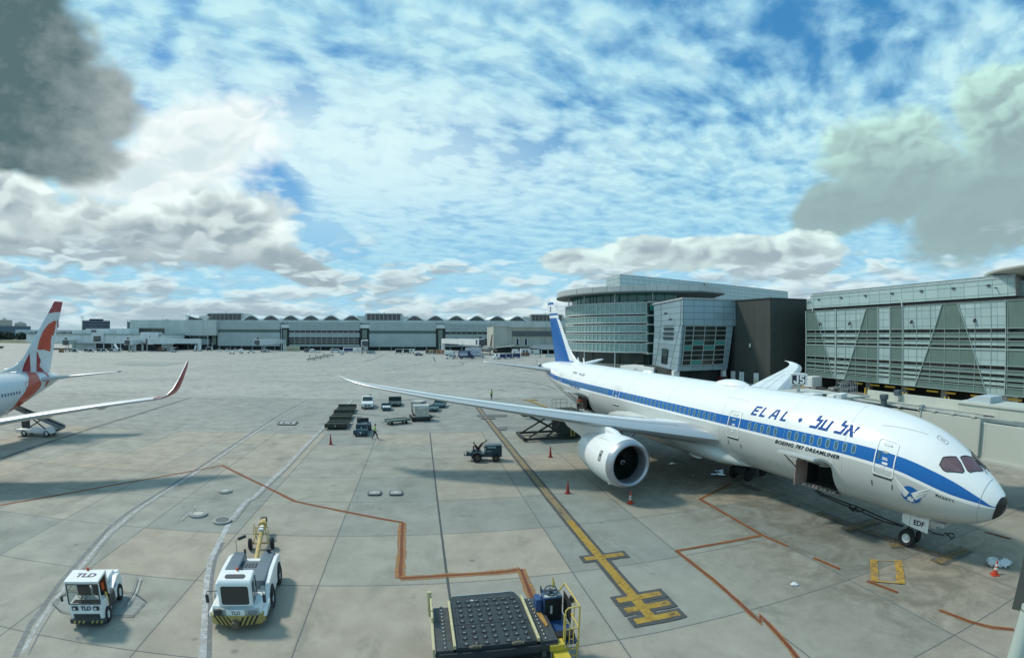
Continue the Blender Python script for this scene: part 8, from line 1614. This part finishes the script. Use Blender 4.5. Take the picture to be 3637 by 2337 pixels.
gse('generator_cart','orange ground power cart left of the white baggage carts','-220' and -220.3,270.1,0.1,[('body',ORB,[(-1.6,1.4,-.8,.8,.5,1.3),(-1.0,1.2,-.7,.7,1.3,1.9)]),('panel',DARK,[(-.6,.6,-.86,-.8,.7,1.2)])],'generator') if False else gse('generator_cart','orange ground power cart left of the white baggage carts',-220.3,270.1,.1,[('body',ORB,[(-1.6,1.4,-.8,.8,.5,1.3),(-1.0,1.2,-.7,.7,1.3,1.9)]),('panel',DARK,[(-.6,.6,-.86,-.8,.7,1.2)])],'generator')
gse('stair_truck','white passenger stair truck below the bridge cab at the annex',-194.5,292,R(150),[('body',WHITE,[(-2.6,2.6,-1,1,.5,1.1),(1.4,2.6,-1,1,1.1,2.0)]),('stairs',TWH,[((-2.4,0,1.2),(2.2,0,4.6),1.2)]),('glass',GLASS,[(2.6,2.64,-.8,.8,1.2,1.9)])],'stair truck')
gse('scissor_truck','small grey scissor lift under the long parallel jet bridge',-156,297.6,0,[('body',GREYP,[(-2,2,-1,1,.5,1.0),(-1.9,1.9,-1,1,2.8,3.0)]),('scissor_arm',TWH,[((-1.8,-.9,1.0),(1.8,-.9,2.8),.15),((1.8,-.9,1.0),(-1.8,-.9,2.8),.15)])],'lift')
gse('baggage_pile','low dark red-brown luggage pile in the shade under the annex stairs' if False else 'dark brown equipment stack under the left end of the terminal',-172,312,0,[('body',BRW,[(-3,3,-1,1,.3,2.0),(-2,1,-1,1,2,2.6)])],'equipment',wheels=())
for i,(x,y,lb) in enumerate(((-150.6,318,'pale mobile passenger stairs, left one of the pair near the white container'),(-147.6,319,'pale mobile passenger stairs, right one of the pair near the white container'))): gse('mobile_stairs',lb,x,y,R(100),[('frame',TWH,[((-2,0,.4),(1.6,0,3.6),.9),((1.6,-.4,.4),(1.6,-.4,3.6),.12),((1.6,.4,.4),(1.6,.4,3.6),.12)])],'stairs',group='mobile stairs')
fcart('white cargo container with a dark window beside the mobile stairs',-143.2,324,0,c2=DC,g='lone containers',l_=4.2,h_=2.6)
for x,y,lb in ((-131.4,313.8,'leftmost of three white tractors parked under the terminal'),(-126.6,315.9,'middle one of three white tractors parked under the terminal'),(-122.5,319.6,'rightmost of three white tractors parked under the terminal')):
    gse('parked_tractor',lb,x,y,R(-160),[('body',WHITE,[(-1.9,1.9,-.9,.9,.45,1.15),(-.3,1.,-.8,.8,1.9,2.05)]),('cab_frame',DARK,[(-.2,.9,-.7,.7,1.15,1.9)]),('headlight',LAMP,[(1.9,1.94,-.7,-.4,.7,.9),(1.9,1.94,.4,.7,.7,.9)])],'tractor',group='white tractors in a row under the terminal')
gse('service_box','tall white service box cart alone on the far apron',-107.8,290.5,R(-100),[('body',WHITE,[(-.9,.9,-.9,.9,.5,2.6)]),('door',DARK,[(.9,.94,-.25,.25,1.3,1.8)])],'service cart',wheels=((-.6,-.7),(-.6,.7),(.6,-.7),(.6,.7)))
car('white pickup on the far apron right of the tall white box cart',(-103.7,296.5,0),R(-150),'pickup',L_=5.5,H_=1.8,nm='pickup_truck',cat='pickup truck'); car('white pickup truck parked in the shade by the first stair tower bridge',(-101,318,0),R(-150),'pickup',L_=5.5,H_=1.9,nm='pickup_truck',cat='pickup truck')
gse('flat_dolly','low empty brown dolly lying on the far apron left of the white box cart',-110.2,281.7,.1,[('deck',BRW,[(-1.7,1.7,-.9,.9,.35,.5)])],'dolly')
gse('storage_box','cream storage container beneath the glazed terminal block',-86.6,332,0,[('shell',mat('cream_box',(.50,.49,.34),.6),[(-4.6,4.6,-1.2,1.2,.1,3.1)]),('panel',mat('cream_dark',(.36,.35,.25),.6),[(-4,4,-1.25,-1.2,.5,2.6)])],'container',wheels=())
car('dark grey van parked under the glazed terminal block',(-73.1,314,0),R(-60),'van',mat('car_dark_grey',(.07,.08,.08),.35),5.2,2.0,2.3,nm='parked_van',cat='van'); car('small white van facing us beside the dark grey van',(-69.2,313.5,0),R(-95),'van',None,4.6,1.9,2.1,nm='parked_van',cat='van')
gse('flat_dolly','low grey dolly with rings between the two groups of vans',-63.9,305.3,.1,[('deck',GREYP,[(-2.8,2.8,-1,1,.35,.6)]),('ring',TWH,[(-1.6,1.8,-.8,.8,.6,.9)])],'dolly')
car('long white minibus seen from the side on the far apron',(-52.8,306.1,0),R(8),'minibus',None,6.6,2.,2.5,nm='parked_minibus',cat='minibus'); car('tiny white utility van facing us in front of the minibus',(-45,282,0),R(-92),'van',None,3.6,1.7,2.2,nm='parked_van',cat='van')
gse('box_trailer','white and navy box trailer parked right of the minibus',-44.3,311,0,[('shell',WHITE,[(-4.4,4.4,-1.2,1.2,.6,3.2)]),('panel',NAVY,[(-3.8,1.8,-1.26,-1.2,.9,2.8)])],'trailer',wheels=((-3,-1),(-2,-1),(3,-1))); gse('portable_toilet','narrow white booth beside the navy-panelled trailer',-38.4,311.3,0,[('shell',WHITE,[(-1.3,1.3,-1,1,.0,3.3)]),('door',TWH,[(-.9,.9,-1.05,-1,.2,3.)])],'booth',wheels=())
# long low trailer frame
tf=thing('frame_trailer','long pale empty trailer frame lying alone in the middle of the far apron','trailer',(-49,243,0),math.atan2(47.7,1.)-.0); q=MB(); q.box(-24,24,-1.6,-1.2,.5,.8); q.box(-24,24,1.2,1.6,.5,.8)
for i in range(9): q.box(-24+6*i-.2,-24+6*i+.2,-1.6,1.6,.5,.75)
q.cyl((-18,1.4,.8),(-18,1.4,2.3),.2,n=6); q.cyl((-6,1.4,.8),(-6,1.4,2.),.2,n=6); q.cyl((12,1.4,.8),(12,1.4,2.),.2,n=6); q.build('frame',[mat('frame_beige',(.36,.34,.30),.6)],tf)
for x in (-21,-8,8,21): 
    for y in (-1.4,1.4): q=MB(); q.lathe([(-.15,0),(-.15,.3),(.15,.3),(.15,0)],(x,y,.3),'y',8); q.build('wheel',[RUB],tf)
gse('tug_and_carts','white tug with two open dark-sided carts right of the second stair tower' ,-10.8,298.4,0,[('body',WHITE,[(4,7,-1,1,.5,2.6)]),('window',GLASS,[(4.6,6,-1.05,-1,1.5,2.3)])],'tug',wheels=((4.6,-.9),(6.4,-.9)),r_=.4); fcart('white cart with dark sides coupled left of the far white tug, nearer one',-8.6,298.4,0,c2=DC,l_=3.8,h_=2.6,g='carts behind the far white tug'); fcart('white cart with dark sides at the left end behind the far white tug',-13.2,298.4,0,c2=DC,l_=4.2,h_=2.6,g='carts behind the far white tug')
gse('dark_tractor','small dark tractor with a pale roof on the open far apron',-1.0,264.6,.1,[('body',DARK,[(-2.3,2.3,-.9,.9,.4,1.1)]),('cab_roof',TWH,[(-1.6,.9,-.8,.8,1.9,2.05)]),('cab_frame',GREYP,[(-1.5,.8,-.7,.7,1.1,1.9)])],'tractor')
for i in range(6):
    lb=['leftmost tan cargo container of the row beneath the fourth terminal block','second tan container from the left in the row beneath the fourth block','third tan container from the left, darker than its neighbours','fourth container from the left, wrapped in orange','fifth container from the left, wrapped in orange','rightmost orange container of the row before the sloping jet bridge'][i]
    gse('cargo_container',lb,4.+2.15*i,289.7-1.6*i,R(-12),[('shell',[BRW,TARP,BRW,ORB,mat('pallet_orange',(.45,.22,.12),.7,var=.3),ORB][i],[(-1.,1.,-1.1,1.1,.6,2.5+.1*(i%2))]),('dolly',GREYP,[(-1.05,1.05,-1.2,1.2,.3,.55)]),('edge_frame',TWH,[(-1.02,-.85,-1.13,-1.1,.6,2.4)])],'cargo container',wheels=((-.6,-1),(.6,-1)),r_=.2,group='cargo containers in a row before the sloping bridge')
car('white SUV parked in front of the sloping jet bridge',(14.1,232.6,0),R(178),'suv',None,4.9,1.9,1.8)
person('worker standing between the white SUV and the blue truck, left one of the pair',(16.4,231.6,0),R(-90),stand,JKT,JKT,tape=False); person('worker in a pale shirt next to the blue truck, right one of the pair',(17.3,231.8,0),R(-90),stand,mat('pale_shirt',(.5,.5,.46),.8),None,tape=False)
person('lone worker in dark clothes standing near the far jet bridge cab',(-32.2,271.7,0),R(-90),stand,JKT,JKT,tape=False); person('worker in a white shirt beside the canopy behind the blue tail',(60.1,241.2,0),R(-90),stand,mat('white_shirt',(.6,.62,.6),.8),None,tape=False)
def truck(lb,x,y,rz,L_,H_,box,cab,nm='box_truck',cat='truck',mark=None):
    t=thing(nm,lb,cat,(x,y,0),rz); q=MB(); q.rbox(-L_/2,L_/2-1.9,-1.2,1.2,1.0,H_,.05); bx_=q.build('cargo_box',[box],t); q=MB(); q.prism([(L_/2-1.8,.5),(L_/2,.5),(L_/2,1.3),(L_/2-.7,1.45),(L_/2-1.0,2.3),(L_/2-1.8,2.35)],-1.05,1.05,0,'y'); q.build('cab',[cab],t,bevel=.05); q=MB(); 
    for s_ in (-1,1): q.add([(L_/2-1.55,s_*1.06,1.5),(L_/2-.85,s_*1.06,1.5),(L_/2-1.05,s_*1.06,2.15),(L_/2-1.55,s_*1.06,2.2)],[(0,1,2,3)])
    q.add([(L_/2-.68,-.9,1.5),(L_/2-.68,.9,1.5),(L_/2-.95,.9,2.2),(L_/2-.95,-.9,2.2)],[(0,1,2,3)]); q.build('window',[GLASS],t); q=MB(); q.box(-L_/2+.2,L_/2-.2,-.9,.9,.55,1.0); q.build('chassis',[DARK],t)
    for a in (-L_*.3,L_/2-1.0):
        for b_ in (-1.,1.): q=MB(); wheel(q,(a,b_,.45),.45,.28); q.build('wheel',[RUB,RIM],t)
    if mark: mark(bx_,L_,H_)
    return t
def mk1(b_,L_,H_):
    q=MB(); q.box(-L_/2+.5,L_/2-3.4,-1.215,-1.2,1.5,H_-.5); s_=q.build('side_sign',[mat('pale_sign',(.50,.55,.62),.5)],b_); q=MB()
    for i in range(4): q.box(-L_/2+.9+i*.85,-L_/2+1.5+i*.85,-1.225,-1.215,H_-1.2,H_-.75)
    q.box(-L_/2+.8,L_/2-3.8,-1.225,-1.215,1.9,2.05); q.build('sign_marks',[NAVY],s_)
def mk2(b_,L_,H_):
    q=MB(); q.tube([(-L_*.28,-1.21,2.3),(-L_*.26,-1.21,2.7),(-L_*.2,-1.21,2.85),(L_*.1,-1.21,2.8),(L_*.2,-1.21,2.65)],.08,5); q.build('side_mark',[NAVY],b_)
truck('blue catering truck with a pale side sign before the sloping jet bridge',21.6,231,R(0),7.6,3.9,NAVY,NAVY,mark=mk1); truck('long white box truck with a thin dark swoosh beside the small jet',27.0,241.5,0,9.5,4.9,mat('pale_blue_box',(.48,.53,.60),.5),WHITE,mark=mk2); truck('small white truck half hidden behind the blue catering truck',16.,262,R(0),6.2,3.0,WHITE,WHITE)
for i,(x,lb) in enumerate(((38.6,'navy-sided white baggage cart nearest the small jet nose wheel'),(42.1,'middle navy-sided white baggage cart of the train of three'),(46.2,'rightmost navy-sided white baggage cart of the train of three'))): fcart(lb,x,229.9+i*2.6,R(8),c2=NAVY,l_=3.4 if i<2 else 4.4,h_=2.5,g='navy-sided cart train by the small jet')
gse('white_tug','white tug at the head of the navy-sided cart train',35.6,229.,R(10),[('body',WHITE,[(-1.3,1.3,-.9,.9,.4,1.6),(-.6,.8,-.8,.8,1.6,2.4)]),('window',GLASS,[(-.4,.6,-.85,-.8,1.7,2.2)])],'tug')
car('white van parked behind the wing of the small grey jet',(58,291.7,0),R(5),'van',None,6.,2.1,2.6,nm='parked_van',cat='van')
for i,(x,lb) in enumerate(((50.8,'brown loaded pallet, left one behind the navy-sided carts'),(53.5,'brown loaded pallet, middle one behind the navy-sided carts'),(55.8,'brown loaded pallet, right one behind the navy-sided carts'))): gse('loaded_pallet',lb,x,252+i*.4,0,[('load',BRW,[(-.9,.9,-.9,.9,.5,1.7+.2*i)]),('base',GREYP,[(-1,1,-1,1,.2,.45)])],'pallet',wheels=((-.6,-.8),(.6,-.8)),r_=.15,group='brown pallets behind the cart train')
gse('mobile_air_unit','white ground air-conditioning trailer under the grey canopy edge',61.2,275,0,[('body',TWH,[(-4.4,1.,-1.2,1.2,.5,3.4),(1.0,6.5,-1.2,1.2,.5,2.6)]),('louvre',DKB,[(-3.2,-2.3,-1.26,-1.2,.9,2.6),(-1.4,-.5,-1.26,-1.2,.9,2.6),(1.8,2.6,-1.26,-1.2,.8,2.2)])],'ground unit')
gse('barrier_wall','low long white barrier in front of the canopy',66.5,243.3,0,[('wall',TWH,[(-3.5,9,-.3,.3,0,1.5)])],'barrier',wheels=())
# small grey regional jet seen tail-on
sj=thing('small_jet','small grey jet seen from behind with a thin dark fin at the far gates','airliner',(38.6,268,0),R(97))
SG=mat('jet_grey',(.22,.25,.26),.4); rr=[]
q=MB()
for s_,r_,zc in ((-2.6,.2,4.3),(-1.,.9,4.0),(1.,1.5,3.7),(4,1.85,3.4),(20,1.85,3.3),(25,1.3,3.2),(27.5,.3,3.0)): rr.append([(s_,r_*math.cos(R(a)),zc+r_*math.sin(R(a))) for a in range(0,360,24)])
q.loft(rr); q.build('fuselage',[SG],sj)
q=MB(); q.loft([[(-1.5-(z-4)*.32+x*(4.2-(z-4)*.28),t*.3,z) for x,t in UP[::-1]+LO[1:]] for z in (4.6,11.5)]); q.build('fin',[mat('jet_fin_dark',(.05,.06,.06),.4)],sj)
for s_ in (-1,1):
    q=MB(); q.loft([[(9-y*.45+x*(3.6-y*.12),s_*y,3.1+y*.15+t*.4) for x,t in UP[::-1]+LO[1:]] for y in (1.2,14.5)]); w_=q.build('wing',[mat('jet_wing_pale',(.42,.46,.46),.4)],sj); q=MB(); q.bar((4.2,s_*14.4,5.3),(3.6,s_*15.3,6.9),.5,.1); q.build('winglet',[mat('jet_wing_pale',(.42,.46,.46),.4)],w_)
    q=MB(); q.loft([[(-1.2-y*.3+x*(2.2-y*.2),s_*y,4.6+y*.1+t*.2) for x,t in UP[::-1]+LO[1:]] for y in (.3,5.4)]); q.build('tailplane',[SG],sj)
    q=MB(); q.lathe([(-1.6,.5),(0,1.05),(2.2,1.1),(2.4,.9)],(6.2,s_*5.,1.9),'x',16); q.lathe([(-1.2,.0),(-1.2,.55)],(6.2,s_*5.,1.9),'x',16); q.build('engine_nacelle',[DARK],sj); q=MB(); q.lathe([(-.2,0),(-.2,.5),(.2,.5),(.2,0)],(10,s_*2.4,.5),'y',10); q.build('wheel',[RUB],sj); q=MB(); q.cyl((10,s_*2.4,.5),(10,s_*2.,2.6),.15,n=6); q.build('gear_leg',[STEEL],sj)
q=MB(); q.cyl((23,0,.4),(23,0,2.),.12,n=6); q.lathe([(-.2,0),(-.2,.4),(.2,.4),(.2,0)],(23,0,.4),'y',10); q.build('nose_gear',[RUB],sj)
# dark folded steel beams far left behind the fin
fs=thing('beam_stack','dark folded conveyor lying on the far left apron behind the red tail','conveyor',(-330,318,0),R(-20)); q=MB(); q.bar((-14,0,.8),(22,0,1.4),1.6,.9); q.bar((-2,0,1.0),(-17,2,4.6),.8,.5); q.bar((2,0,1.),(20,0,7.0),.8,.5); q.box(-8,18,-2,2,.3,1.2); q.build('frame',[DARK],fs); q=MB(); q.box(-34,-10,-2,0,.1,.9); q.build('rusty_base',[ORB],fs)
